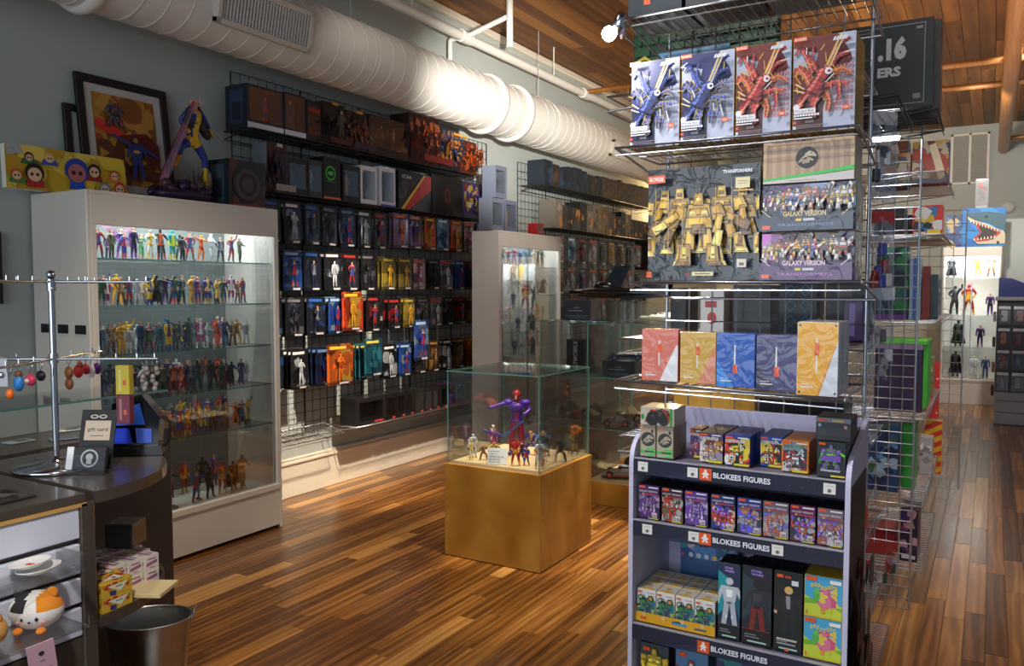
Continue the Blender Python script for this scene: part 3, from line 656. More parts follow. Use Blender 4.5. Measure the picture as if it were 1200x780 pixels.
for i, z in enumerate((1.692, 1.435, 1.192, .972, .747)):
    shelf_of_figures(f'{ORD[i]} shelf of distant cabinet', 1, 5.84, 6.72, -3.63, -3.63, z, .15 if i < 4 else .12, TL[i], 10+i, f'figures on the {ORD[i]} shelf of the distant cabinet', [len(TL[i])], caps=.1)
shelf_of_figures('floor of distant cabinet', 1, 5.84, 6.72, -3.66, -3.66, .242, .16, ['brown and tan', 'dark green', 'black'], 17, 'figures on the floor of the distant cabinet', [7])
# ================================================================== on top of the wide cabinet
q = MB().box(-.02, .02, -.315, .315, 0, .215, (232, 228, 214), b=.002); A = Art(.63, .215); rr = random.Random(3)
A.rect(0, 0, 1, 1, (214, 176, 40)); A.blobs(0, 0, 1, 1, [(228, 196, 60), (196, 150, 30), (236, 206, 90)], 50, rr, .5)
A.U([(0, 1), (.0, .72), (.13, .82), (.1, 1)], (170, 172, 174))
for cx, cy, s_, suit, hair, skin in ((.17, .74, .11, (40, 110, 60), (30, 26, 24), (220, 176, 140)), (.33, .78, .12, (50, 80, 180), (226, 180, 60), (236, 196, 160)), (.55, .55, .3, (36, 78, 190), (28, 62, 170), (190, 110, 110)), (.7, .6, .17, (150, 40, 34), (26, 24, 28), (236, 190, 150)), (.88, .55, .13, (222, 130, 40), (196, 70, 30), (236, 196, 160)), (.2, .38, .22, (180, 30, 36), (24, 18, 22), (236, 190, 150)), (.06, .3, .13, (60, 130, 70), (200, 90, 40), (232, 190, 150)), (.92, .24, .15, (196, 40, 34), (206, 44, 36), (236, 190, 150)), (.78, .2, .14, (80, 84, 92), (130, 134, 140), (200, 200, 200))):
    A.U([(cx-.07, cy-s_*1.5), (cx+.07, cy-s_*1.5), (cx+.05, cy-s_*.4), (cx-.05, cy-s_*.4)], suit)
    A.disc(cx, cy, s_*.215, hair, 18); A.disc(cx, cy-s_*.2, s_*.16, skin, 16)
    for sg in (-1, 1): A.disc(cx+sg*s_*.1, cy-s_*.18, s_*.04, (40, 26, 24), 8)
A.text('o', .03, .85, .05, (90, 90, 90))
q.art(A, (.02, -.315, 0), (0, 1, 0), (0, 0, 1), .0003)
obj('canvas_print', q.mesh('canvas_print', 'painted'), None, (-4.15, 2.47, 1.987), (0, -.05, 0), 1, 'yellow canvas print of small cartoon heroes lying along the cabinet top', 'canvas')
def framed(name, w_, h_, fr, matw, artf, loc, rot, label):
    r = inst(name, [], loc, rot, 1, label, 'picture')
    q = MB()
    for a, b, c, d in ((-w_/2, w_/2, 0, fr), (-w_/2, w_/2, h_-fr, h_), (-w_/2, -w_/2+fr, fr, h_-fr), (w_/2-fr, w_/2, fr, h_-fr)): q.box(-.012, .012, a, b, c, d, (16, 15, 16), b=.003)
    obj('picture_frame', q.mesh('picture_frame', 'painted'), r)
    q = MB().box(-.01, 0, -w_/2+fr, w_/2-fr, fr, h_-fr, (196, 192, 186)); A = Art(w_-2*fr-2*matw, h_-2*fr-2*matw); artf(A)
    q.art(A, (0, -w_/2+fr+matw, fr+matw), (0, 1, 0), (0, 0, 1), .0002); obj('print', q.mesh('print', 'painted'), r)
    return r
def art_battle(A):
    r = random.Random(8); A.rect(0, 0, 1, 1, (150, 96, 34)); A.blobs(0, .45, 1, 1, [(176, 122, 44), (190, 140, 60), (130, 80, 36), (160, 70, 30)], 40, r, .3)
    A.blobs(0, 0, 1, .4, [(176, 130, 36), (120, 66, 24), (90, 44, 26)], 30, r, .3)
    A.U([(0, .72), (.1, .7), (.55, .55), (.5, .48), (0, .6)], (206, 50, 34)); A.U([(.35, .55), (.8, .62), (1, .5), (1, .2), (.6, .35)], (96, 34, 24))
    A.person(.28, .8, .3, (96, 84, 92), (150, 120, 100), (40, 36, 40)); A.mech(.3, .78, .28, [(90, 84, 96), (70, 70, 84), (150, 60, 40), (50, 46, 54)], r)
    A.person(.58, .32, .52, (38, 56, 116), (150, 110, 90), (60, 40, 30)); A.U([(.5, .47), (.2, .55), (.2, .52), (.5, .43)], (38, 60, 120)); A.U([(.66, .46), (.95, .36), (.94, .33), (.66, .42)], (44, 64, 124)); A.ell(.58, .38, .06, .02, (190, 150, 50))
framed('framed_poster', .56, .68, .045, .045, art_battle, (-4.19, 2.87, 1.985), (0, -.12, 0), 'large black-framed print of a fiery battle leaning on the wall')
def art_blank(A): A.rect(0, 0, 1, 1, (150, 146, 140)); A.rect(.1, .5, .9, .9, (90, 84, 80))
framed('framed_poster', .42, .50, .04, .05, art_blank, (-4.24, 2.74, 1.985), (0, -.08, 0), 'smaller black-framed print half hidden behind the large battle print')
framed('framed_poster', .5, .36, .03, .02, art_blank, (-4.27, 1.94, 1.42), (0, 0, 0), 'dark framed panel on the wall cut by the picture edge')
# leaping statue with a beam
st = inst('leaping_statue', [], (-4.02, 3.08, 2.008), (0, 0, PI/2), 1, 'leaping statue in blue and yellow suit firing a long magenta beam', 'statue')
q = MB(); r_ = random.Random(5)
q.ell((0, 0, .02), (.2, .09, .05), 14, 7, (46, 30, 60))
for i in range(26):
    a = r_.uniform(-.17, .17); q.ell((a, r_.uniform(-.06, .06), .03+r_.uniform(0, .05)), (r_.uniform(.02, .05), .03, r_.uniform(.02, .05)), 7, 5, r_.choice(((58, 36, 76), (38, 26, 50), (70, 44, 60), (80, 70, 66), (30, 22, 36))), rot=(r_.random(), r_.random(), r_.random()))
for i in range(7): q.rod((.05+i*.008, .0, .08), (.03+i*.02, .01*(-1)**i, .15+.02*(i % 3)), .009, 6, (44, 28, 56), r1=.001)
obj('base', q.mesh('base', 'toy_plastic'), st)
q = MB().tube([(.11, 0, .07), (.17, 0, .1), (.175, 0, .16), (.155, 0, .2)], [.03, .022, .014, .003], 8, (120, 110, 96)); obj('claw', q.mesh('claw', 'toy_plastic'), st)
LP = dict(POSES[0]); LP.update(pelvis=(0, 0, .52), waist=(-.005, -.02, .60), chest=(-.02, -.06, .73), neck=(-.04, -.09, .84), head=(-.055, -.11, .895), crown=(-.06, -.11, .93),
    shl=(-.11, -.07, .79), shr=(.07, -.05, .80), ell=(-.16, -.02, .70), wrl=(-.12, -.08, .60), hal=(-.1, -.1, .56), elr=(.19, .0, .72), wrr=(.27, .02, .62), har=(.3, .03, .59),
    hil=(-.05, -.01, .49), knl=(-.2, -.06, .40), anl=(-.17, .06, .23), tol=(-.24, .05, .2), hir=(.05, 0, .49), knr=(.15, -.02, .31), anr=(.17, .02, .08), tor=(.15, -.05, .04))
q = fig_mesh(LP, ((32, 52, 130), (208, 168, 30), SK, (60, 36, 24), (204, 164, 30), (212, 172, 34)), 1.0, 2, face=True)
obj('body', q.mesh('body', 'toy_plastic'), st, (.06, 0, .075), (0, 0, 0), .53)
q = MB().ell((.055, -.02, .475), (.062, .042, .075), 14, 9, (52, 38, 30), rot=(0, .35, 0)).ell((.1, -.01, .45), (.03, .03, .07), 10, 7, (46, 34, 28), rot=(0, -.6, 0)).ell((.15, .0, .405), (.05, .022, .03), 10, 7, (50, 36, 30), rot=(0, .9, 0)).ell((.0, -.04, .45), (.022, .025, .06), 8, 6, (46, 34, 28)); obj('jacket', q.mesh('jacket', 'painted'), st)
obj('beam', MB().rod((-.14, .0, .09), (.02, -.075, .55), .03, 12, r1=.012).mesh('beam', 'beam_plastic'), st)
# small white emergency lamp high on the wall
q = MB().box(0, .05, -.09, .09, -.05, .05, (196, 200, 198), b=.01); 
el = inst('emergency_lamp', [('housing', q.mesh('housing', 'painted'))], (-4.3, 2.02, 2.98), label='small white emergency lamp high on the near wall', cat='lamp')
obj('lamp_head', MB().lathe([(0, 0), (.045, .0), (.05, .03), (.03, .05), (0, .05)], 16, col=(216, 218, 216)).mesh('lamp_head', 'painted'), el, (.05, 0, -.03), (0, PI/2, 0))
# ================================================================== WIRE GRIDS AND SHELVES
def wire(L, axis, r=.0022, m='steel_wire'):
    d = {'x': (L, 0, 0), 'y': (0, L, 0), 'z': (0, 0, L)}[axis]
    return MB().rod((0, 0, 0), d, r, 5, caps=False).mesh('wire', m)
def grid_panel(name, o, W, H, z0, axis, label, step=.0762, m='steel_wire', r=.0024, hang=3, uw=None):
    """wire grid standing in the x or y direction from point o; each wire its own piece"""
    p = inst(name, [], (o[0], o[1], z0), label=label, cat='grid panel')
    wv = wire(H, 'z', r, m); wh = wire(W, axis, r, m); n = round(W/step); k = round(H/step)
    fr = MB()
    e = (W, 0, 0) if axis == 'x' else (0, W, 0)
    fr.rod((0, 0, 0), (0, 0, H), r*2.2, 8).rod(e, (e[0], e[1], H), r*2.2, 8)
    obj('side_rail', fr.mesh('side_rail', m), p)
    for i in range(1, n): obj('wire', wv, p, (i*step, 0, 0) if axis == 'x' else (0, i*step, 0))
    off = (0, -r*2, 0) if axis == 'x' else (r*2, 0, 0)
    for j in range(k+1): obj('wire', wh, p, (off[0], off[1], j*step if j < k else H))
    return p
def wire_shelf(label, x0, x1, y0, y1, z, front, m='steel_wire', step=.028, loc=None, rot=(0, 0, 0), lip=.022, r=.0022):
    """front: '-y' or '+x' - the side that faces the shopper"""
    cx, cy = (x0+x1)/2, (y0+y1)/2; s = inst('wire_shelf', [], (cx, cy, z), rot, label=label, cat='shelf')
    a, b, c, d = x0-cx, x1-cx, y0-cy, y1-cy; q = MB(); R = r*1.7
    q.tube([(a, c, 0), (b, c, 0), (b, d, 0), (a, d, 0)], R, 6, closed=True)
    if front == '-y':
        q.rod((a, (c+d)/2, -r), (b, (c+d)/2, -r), r, 5); q.rod((a, d, -.05), (b, d, -.05), R, 6)
        for x in (a, b): q.rod((x, c, 0), (x, d, -.05), R, 6)
        q.rod((a, c-.001, -lip), (b, c-.001, -lip), r, 5)
        w_ = wire(d-c, 'y', r*.8, m); n = int((b-a)/step)
        P = [(a+(i+1)*(b-a)/(n+1), c, .0015) for i in range(n)]
    else:
        q.rod(((a+b)/2, c, -r), ((a+b)/2, d, -r), r, 5); q.rod((a, c, -.05), (a, d, -.05), R, 6)
        for y in (c, d): q.rod((b, y, 0), (a, y, -.05), R, 6)
        q.rod((b+.001, c, -lip), (b+.001, d, -lip), r, 5)
        w_ = wire(b-a, 'x', r*.8, m); n = int((d-c)/step)
        P = [(a, c+(i+1)*(d-c)/(n+1), .0015) for i in range(n)]
    obj('shelf_frame', q.mesh('shelf_frame', m), s)
    for p in P: obj('wire', w_, s, p)
    return s
# ------------------------------------------------------------------ long wall: grid panels, two upper shelves
for i in range(5):
    grid_panel('grid_panel', (-4.262, 3.63+i*.615), .61, 2.44, .45, 'y', f'grey wire grid panel on the long wall, {ORD[i]} from the wide cabinet', m='dark_wire')
wire_shelf('dark wire shelf high on the long wall under the air duct', -4.25, -3.99, 3.56, 6.16, 2.495, '+x', 'dark_wire', .04)
wire_shelf('dark wire shelf below the topmost one on the long wall', -4.25, -3.99, 3.62, 6.30, 2.115, '+x', 'dark_wire', .04)
wire_shelf('bent empty wire shelf low on the wall beside the wide cabinet', -4.25, -4.03, 3.68, 4.42, .47, '+x', 'steel_wire', .03, rot=(0, .28, 0))
wire_shelf('wire shelf low on the long wall carrying a row of boxed toys', -4.25, -3.98, 4.48, 6.45, .475, '+x', 'steel_wire', .03)
# ------------------------------------------------------------------ boxed toys
def window_box(d, w, h, body_col, win=(.1, .16, .9, .86), fig=None, fsc=.88, artf=None, side=None, m='card', nfig=1, pose=0, back=(40, 42, 48), shade=None):
    """carton facing +X, depth d, width w along y, height h; window with a figure behind clear film, or printed front"""
    parts = []; q = MB()
    if win:
        y0, z0, y1, z1 = -w/2+win[0]*w, win[1]*h, -w/2+win[2]*w, win[3]*h
        q.box(-d, -.0, -w/2, y0, 0, h, body_col, b=.0012).box(-d, 0, y1, w/2, 0, h, body_col, b=.0012).box(-d, 0, y0, y1, 0, z0, body_col).box(-d, 0, y0, y1, z1, h, body_col).box(-d, -d*.75, y0, y1, z0, z1, back)
    else: q.box(-d, 0, -w/2, w/2, 0, h, body_col, b=.0012)
    if side is not None:
        A = Art(d, h); A.rect(0, 0, 1, 1, side); A.rect(.2, .1, .8, .9, tuple(min(255, int(c*1.5+18)) for c in side)); A.rect(.3, .2, .7, .6, side)
        q.art(A, (-d, -w/2, 0), (1, 0, 0), (0, 0, 1), .0002)
    if artf:
        A = Art(w, h); artf(A); q.art(A, (0, -w/2, 0), (0, 1, 0), (0, 0, 1), .0003)
    parts.append(('carton', q.mesh('carton', m)))
    if win: parts.append(('window', MB().box(-.002, -.0006, y0, y1, z0, z1).mesh('window', 'blister_plastic')))
    if fig:
        looks = fig if isinstance(fig, list) else [fig]; n = len(looks)
        for i, l in enumerate(looks):
            src = fm(l, pose); hh = (z1-z0)*fsc
            f_ = src.copy(); f_.transform(Matrix.Translation((-d*.4, y0+(y1-y0)*(i+.5)/n, z0+(z1-z0-hh)*.3)) @ Matrix.Rotation(PI/2, 4, 'Z') @ Matrix.Diagonal((hh*.85, min(hh*.85, d*1.2), hh, 1))); parts.append(('boxed_figure', f_))
    return parts
def simple_art(bg, pal, seed, n=26, logo=None, band=None, mech=0, txt=None, txc=(230, 230, 230), person=None, lz=(0, .16, 1, .86), sz=.3):
    def f(A):
        r = random.Random(seed)
        if bg: A.rect(0, 0, 1, 1, tuple(int(v*.8) for v in bg))
        if n:
            A.blobs(*lz, [tuple(int(v*.75) for v in c) for c in pal], int(n*1.5), r, sz*.6)
            for k in range(2+int(A.w/.12)): A.mech(.2+.6*r.random(), .35+.3*r.random(), .45, [tuple(int(v*.9) for v in r.choice(pal)) for _ in range(4)], r, 2)
        if mech: A.mech(.5, .52, mech, pal, r, 3)
        if person: A.person(.5, .5, .62, *person)
        if band: A.rect(0, 0, 1, .13, band)
        if logo: A.rect(.06, .88, .34, .95, logo)
        if txt: A.text(txt, .12, .72, .08, txc, .76, .02)
    return f
G1 = 'boxed toys on the topmost wall shelf'; G2 = 'boxed toys on the second wall shelf'
D = (18, 18, 22)
wb = window_box
TOP = [  # y0, y1, h, parts, label
 (3.55, 3.85, .27, dict(body_col=(20, 34, 56), fig=['black', 'blue and red'], back=(60, 66, 76), win=(.06, .2, .94, .95), side=(12, 26, 44), artf=simple_art(None, [], 0, 0, band=(206, 212, 220))), 'blue-edged window box of two dark figures at the near end of top wall shelf'),
 (3.86, 4.05, .28, dict(body_col=(30, 36, 46), fig='steel blue', back=(70, 76, 86), win=(.06, .18, .94, .95), artf=simple_art(None, [], 0, 0, band=(190, 198, 210))), 'white-banded window box of a steel blue figure on top wall shelf'),
 (4.06, 4.20, .27, dict(body_col=D, fig='black', back=(30, 28, 30), artf=simple_art(None, [(60, 20, 20)], 3, 0, txt='-----', txc=(170, 40, 30))), 'slim black window box of a dark figure on top wall shelf'),
 (4.21, 4.43, .29, dict(body_col=(20, 18, 18), win=None, artf=simple_art((20, 18, 18), [(46, 38, 30), (30, 28, 28)], 4, 12, logo=(190, 140, 40), band=(60, 20, 16), person=((60, 56, 50), (120, 104, 84), (180, 170, 150)))), 'black printed box with grey figure and ochre corner patch on top wall shelf'),
 (4.44, 4.67, .27, dict(body_col=(40, 28, 22), win=None, artf=simple_art((52, 34, 26), [(120, 50, 24), (60, 60, 70), (150, 110, 60), (30, 26, 28)], 5, 40, logo=(200, 150, 40), band=(40, 40, 60))), 'brown printed box crowded with red and grey art on top wall shelf'),
 (4.69, 5.17, .29, dict(body_col=(26, 24, 24), fig=['dark grey hooded', 'maroon and green', 'brown and tan'], back=(70, 62, 44), win=(.04, .2, .96, .96), artf=simple_art(None, [], 0, 0, band=(30, 26, 26))), 'wide window box with three dim figures on top wall shelf'),
 (5.18, 5.58, .39, dict(body_col=(40, 14, 12), win=None, artf=simple_art((54, 18, 14), [(110, 40, 24), (60, 24, 20), (150, 70, 30), (36, 20, 22)], 7, 60, band=(90, 22, 16))), 'tall dark red printed box on top wall shelf'),
 (5.60, 5.88, .37, dict(body_col=(24, 22, 30), win=None, artf=simple_art((26, 24, 36), [(150, 80, 24), (60, 70, 110), (40, 40, 56), (180, 120, 40)], 8, 44, txt='~~~~~', txc=(210, 150, 50))), 'tall navy printed box with orange lettering on top wall shelf'),
 (5.90, 6.15, .29, dict(body_col=(60, 22, 14), win=None, artf=simple_art((96, 34, 18), [(200, 90, 30), (40, 26, 24), (150, 50, 26)], 9, 34)), 'orange printed box at the far end of top wall shelf'),
]
for y0, y1, h, k, lab in TOP:
    nm = 'toy_box'; inst(nm, wb(.2 if y1-y0 > .2 else .12, y1-y0, h, **k), (-4.02, (y0+y1)/2, 2.502), label=lab, cat='box', group=G1)
def bubble(A, cx, cy, r_, col, inner, txt):
    A.disc(cx, cy, r_, col, 20); A.disc(cx, cy, r_*.82, inner, 20)
SEC = [
 (3.32, 3.60, .285, 2.0, dict(body_col=(24, 34, 40), win=None, side=(30, 44, 50), artf=lambda A: (A.rect(0, 0, 1, 1, (60, 42, 36)), A.blobs(0, 0, 1, 1, [(90, 50, 36), (40, 44, 50)], 20, random.Random(4), .3), A.disc(.5, .5, .115, (36, 34, 34), 24), A.disc(.5, .5, .095, (70, 64, 58), 24), A.disc(.5, .5, .07, (30, 28, 28), 24), A.disc(.5, .5, .045, (66, 60, 56), 20), A.rect(0, 0, 1, .07, (150, 60, 36)))), 'large square box with round grey emblem at the near end of second wall shelf'),
 (3.70, 3.87, .31, 2.12, dict(body_col=(110, 120, 130), win=None, artf=simple_art((70, 34, 26), [(100, 44, 30), (40, 40, 60), (56, 30, 28)], 11, 24, logo=(170, 180, 190), band=(150, 140, 130))), 'rust red printed box with pale foot on second wall shelf'),
 (3.88, 4.06, .24, 2.12, dict(body_col=(20, 20, 24), fig='dark grey hooded', back=(40, 40, 46)), 'small black window box with a grey hooded figure on second wall shelf'),
 (4.07, 4.20, .25, 2.12, dict(body_col=(50, 52, 54), fig='white and silver', back=(60, 60, 64)), 'small grey window box with a silver figure on second wall shelf'),
 (4.21, 4.38, .29, 2.12, dict(body_col=(12, 14, 14), win=None, artf=lambda A: (A.rect(0, 0, 1, 1, (12, 14, 14)), A.disc(.42, .62, .05, (60, 190, 70), 18), A.disc(.42, .62, .04, (14, 30, 16), 18), A.ell(.42, .62, .16, .05, (60, 190, 70)), A.rect(0, 0, 1, .05, (220, 100, 30)), A.rect(.2, .4, .7, .43, (60, 90, 50)))), 'black box with a round green emblem on second wall shelf'),
 (4.41, 4.59, .26, 2.12, dict(body_col=(26, 26, 30), fig='golden', back=(34, 34, 40)), 'black window box with a golden figure on second wall shelf'),
 (4.60, 4.78, .28, 2.12, dict(body_col=(214, 214, 216), fig='black', back=(24, 24, 28), win=(.1, .12, .9, .88), artf=simple_art(None, [], 0, 0, txt=None)), 'white-framed window box with a black figure, nearer of two on second shelf'),
 (4.82, 5.00, .30, 2.12, dict(body_col=(206, 210, 222), fig='black', back=(24, 26, 34), win=(.1, .12, .9, .88), artf=lambda A: A.rect(0, 0, 1, .05, (50, 80, 180))), 'white-framed window box with a black figure and blue foot on second shelf'),
 (5.04, 5.46, .30, 2.12, dict(body_col=(20, 20, 22), win=None, artf=lambda A: (A.rect(0, 0, 1, 1, (22, 22, 24)), A.blobs(0, .1, .5, .8, [(60, 60, 64), (40, 40, 44), (80, 70, 60)], 16, random.Random(2), .25), A.U([(.1, .0), (.8, .95), (1, .95), (1, .6), (.3, 0)], (190, 36, 30)), A.U([(.05, .0), (.76, .97), (.82, .97), (.14, 0)], (220, 190, 50)), A.text('STAR', .08, .8, .09, (210, 210, 210), .3, .02))), 'wide black box with a red slanted panel on second wall shelf'),
 (5.48, 5.92, .32, 2.12, dict(body_col=(18, 16, 18), win=None, artf=lambda A: (A.rect(0, 0, 1, 1, (20, 18, 20)), A.ell(.5, .5, .1, .2, (90, 30, 24)), A.ell(.5, .5, .06, .14, (30, 20, 22)))), 'wide near-black box with a dim red oval on second wall shelf'),
 (5.95, 6.25, .315, 2.12, dict(body_col=(40, 34, 60), win=None, artf=simple_art((60, 44, 90), [(200, 170, 60), (150, 60, 40), (220, 210, 190), (50, 60, 130), (90, 40, 100)], 14, 60)), 'tall colourful printed box at the far end of second wall shelf'),
]
for y0, y1, h, z, k, lab in SEC:
    inst('toy_box', wb(.13 if y1-y0 < .2 else .2, y1-y0, h, **k), (-4.02 if z > 2.1 else -3.93, (y0+y1)/2, 2.122 if z > 2.1 else 1.985), label=lab, cat='box', group=G2)
# white boxes standing on the distant cabinet
for i, (y, x, z, c) in enumerate(((5.86, -3.68, 1.984, (110, 116, 132)), (6.08, -3.68, 1.984, (92, 100, 122)), (5.93, -3.69, 2.262, (104, 112, 128)))):
    inst('toy_box', wb(.13, .19, .27, body_col=c, fig=['black', 'golden', 'navy and grey'][i], back=(110, 116, 130)), (x+.065, y, z), label=['pale blue window box, near one on the distant cabinet', 'pale blue window box with golden figure on the distant cabinet', 'pale blue window box stacked on another above the distant cabinet'][i], cat='box', group='boxed toys on the distant cabinet')
inst('toy_box', wb(.1, .12, .11, body_col=(150, 24, 20), fig='white and silver', back=(40, 14, 14)), (-3.62, 6.62, 1.984), label='small red window box on the distant cabinet', cat='box')
# ------------------------------------------------------------------ carded figures on pegs
def pack(w, h, card, accent, look, blis=True, seed=0, top=None, dp=.032, pose=0):
    """card facing +X whose hang hole is at the top centre; origin = hang point"""
    q = MB().box(-.0012, 0, -w/2, w/2, -h, 0, card); A = Art(w, h); r = random.Random(seed)
    A.blobs(0, .1, 1, 1, [tuple(int(c*k) for c in card) for k in (.6, 1.2, .8, .5)]+[tuple(int(c*.7) for c in accent)], 10, r, .5)
    A.rect(0, .86, 1, .97, top or tuple(int(c*.6) for c in card)); A.rect(.1, .88, .8, .95, accent); A.rect(0, 0, 1, .09, tuple(int(c*.5) for c in card)); A.rect(.5, .02, .9, .07, (215, 215, 215)); A.ell(.5, .985, .05, 0, (20, 20, 20), 8)
    q.art(A, (0, -w/2, -h), (0, 1, 0), (0, 0, 1), .0003)
    p = [('card', q.mesh('card', 'card'))]
    p.append(('blister', MB().box(.0006, dp, -w*.42, w*.42, -h*.93, -h*.14, b=.008).mesh('blister', 'blister_plastic')))
    f_ = fm(look, pose, 1.25, 1).copy(); H_ = h*.7
    f_.transform(Matrix.Translation((dp*.55, 0, -h*.9)) @ Matrix.Rotation(PI/2, 4, 'Z') @ Matrix.Diagonal((H_*.9, H_*.42, H_, 1))); p.append(('packed_figure', f_))
    return p
PK = {
 'black and blue': ((16, 20, 30), (40, 90, 170), 'navy and grey'), 'black': ((16, 16, 18), (110, 110, 116), 'black'), 'navy': ((18, 30, 60), (90, 120, 160), 'blue and red'),
 'bright blue': ((26, 66, 140), (150, 180, 210), 'blue and red'), 'black and white': ((20, 20, 24), (210, 212, 216), 'white and silver'), 'black and red': ((22, 16, 18), (170, 34, 30), 'red and blue'),
 'orange-red': ((196, 62, 26), (226, 170, 50), 'golden'), 'orange': ((190, 86, 24), (220, 180, 60), 'orange'), 'golden olive': ((120, 104, 36), (190, 160, 60), 'golden'), 'purple': ((84, 46, 120), (220, 140, 60), 'purple and black'),
 'teal': ((30, 96, 110), (210, 180, 70), 'teal bulky'), 'lilac and orange': ((150, 120, 160), (224, 120, 40), 'orange'), 'pale pink': ((190, 150, 160), (210, 60, 50), 'magenta and white'), 'pale blue': ((110, 150, 190), (230, 230, 230), 'steel blue'),
 'silver': ((130, 132, 138), (210, 60, 40), 'white and silver'), 'brown': ((74, 48, 30), (190, 140, 70), 'brown and tan'), 'yellow': ((206, 160, 30), (190, 60, 30), 'yellow coat'),
}
_pk = {}
def pk(col, w, h):
    k = (col, round(w, 3), round(h, 3))
    if k not in _pk: c = PK[col]; _pk[k] = pack(w, h, c[0], c[1], c[2], seed=len(_pk), pose=[0, 4, 3][len(_pk) % 3])
    return _pk[k]
hook_m = MB().tube([(-.1, 0, 0), (.14, 0, .004), (.155, 0, .014)], .0025, 5).mesh('hook', 'chrome')
def peg_row(row, z, cols, y0, y1, w, h, depth, grp, x=-4.16, seed=0, rowname=''):
    rnd = random.Random(seed); n = len(cols); hk = []
    for i, c in enumerate(cols):
        y = y0+(y1-y0)*(i+.5)/n
        obj('peg_hook', hook_m, None, (x, y, z+.005), label=f'chrome peg hook, {ORD[i]} from the near end, {rowname}', cat='hook', group='peg hooks on the walls')
        for k in range(depth):
            nm = ['front one', 'middle one', 'rear one'][k if depth == 3 else (0 if k == 0 else 2)]
            col = c if k == 0 or rnd.random() < .6 else rnd.choice(('black', 'black and blue', c))
            inst('carded_figure', pk(col, w, h), (x+.12-k*.043, y+rnd.uniform(-.008, .008), z-.005), (rnd.uniform(-.02, .02), 0, rnd.uniform(-.07, .07)), 1,
                 f'{col} carded toy, {ORD[i]} peg, {rowname}, {nm}', 'carded toy', grp)
GP = 'carded toys on the long wall'
K = 'black and blue'
peg_row(1, 2.075, [K, 'black and white', K, 'black', 'navy', 'black and white', 'black and red'], 3.66, 4.92, .155, .275, 3, GP, seed=1, rowname='top wall row')
peg_row(1, 2.09, ['lilac and orange', 'purple', 'orange', 'pale blue', 'orange-red', 'pale pink', 'pale blue'], 4.98, 6.36, .17, .27, 2, GP, seed=2, rowname='top wall row, colourful half')
peg_row(2, 1.755, [K, 'bright blue', K, 'black and white', 'black and red', 'black'], 3.64, 4.78, .165, .27, 3, GP, seed=3, rowname='second wall row')
peg_row(2, 1.74, ['golden olive', 'golden olive', 'pale pink', 'black', 'silver', 'bright blue', 'black and red', 'black and red'], 4.84, 6.4, .165, .25, 2, GP, seed=4, rowname='second wall row, colourful half')
peg_row(3, 1.44, ['navy', 'black', K, 'bright blue', 'orange-red', 'black and red'], 3.64, 4.84, .165, .265, 3, GP, seed=5, rowname='third wall row')
peg_row(3, 1.42, ['black and red', 'golden olive', 'black', 'silver', 'black', 'black and red', 'brown', 'orange'], 4.9, 6.4, .155, .235, 2, GP, seed=6, rowname='third wall row, colourful half')
peg_row(4, 1.085, [K, 'black and white', 'navy', 'orange', 'teal'], 3.64, 4.78, .16, .27, 3, GP, seed=7, rowname='fourth wall row')
peg_row(4, 1.06, ['black and white', 'bright blue', 'black', 'brown', 'black and white', 'brown', 'orange', 'pale pink'], 4.84, 6.4, .155, .26, 2, GP, seed=8, rowname='fourth wall row, colourful half')
# loose cards over the rows
for i, (c, y, z, w_, h_, lab) in enumerate((('orange-red', 4.46, 1.47, .2, .28, 'larger orange-red carded toy overlapping the third wall row'), ('bright blue', 5.28, 1.24, .19, .33, 'tall bright blue carded toy hanging in front of the fourth wall row'),
        ('orange', 4.30, 1.10, .24, .29, 'wide orange and yellow carded toy in the fourth wall row'), ('teal', 4.66, 1.12, .2, .28, 'blue header carded toy beside the wide orange one'))):
    inst('carded_figure', pk(c, w_, h_), (-4.0+.01*i, y, z), label=lab, cat='carded toy', group=GP)
# ------------------------------------------------------------------ boxes on the low wall shelf
rnd = random.Random(21); y = 4.50; i = 0
for (w_, h_, c, fg, lab) in [(.34, .2, (30, 26, 28), ['dark grey hooded', 'black'], 'wide dark window box at the near end of the low wall shelf'), (.11, .2, (22, 18, 18), 'orange', 'dark box with orange figure on the low wall shelf'), (.11, .2, (24, 20, 22), 'blue and red', 'dark box with blue and red figure on the low wall shelf'), (.10, .2, (20, 20, 24), 'scarlet', 'dark box with scarlet figure on the low wall shelf'),
        (.12, .2, (26, 30, 20), 'green tunic', 'dark box with green figure on the low wall shelf'), (.1, .19, (22, 20, 26), 'indigo and gold', 'dark box with indigo figure on the low wall shelf'), (.1, .19, (30, 20, 18), 'golden', 'dark box with golden figure on the low wall shelf'), (.1, .19, (20, 20, 22), 'rusty red armoured', 'dark box with rusty figure on the low wall shelf'), (.11, .19, (70, 20, 60), 'pink', 'plum box with pink figure on the low wall shelf'),
        (.12, .2, (60, 110, 150), 'scarlet', 'pale blue box with scarlet figure on the low wall shelf'), (.12, .2, (150, 150, 60), 'orange', 'yellow box with orange figure on the low wall shelf'), (.12, .2, (160, 60, 40), 'white and silver', 'red box with silver figure on the low wall shelf'), (.12, .2, (40, 70, 140), 'bright yellow', 'blue box with yellow figure on the low wall shelf'), (.12, .19, (30, 30, 60), 'yellow and blue', 'navy box at the far end of the low wall shelf')]:
    inst('toy_box', wb(.16, w_, h_, body_col=c, fig=fg, back=tuple(min(255, v_+26) for v_ in c), win=(.1, .14, .9, .84), fsc=.85, artf=lambda A, c=c: A.rect(.6, .03, .9, .1, (190, 60, 40))), (-4.0, y+w_/2, .4785), label=lab, cat='box', group='boxed toys on the low wall shelf'); y += w_+.012
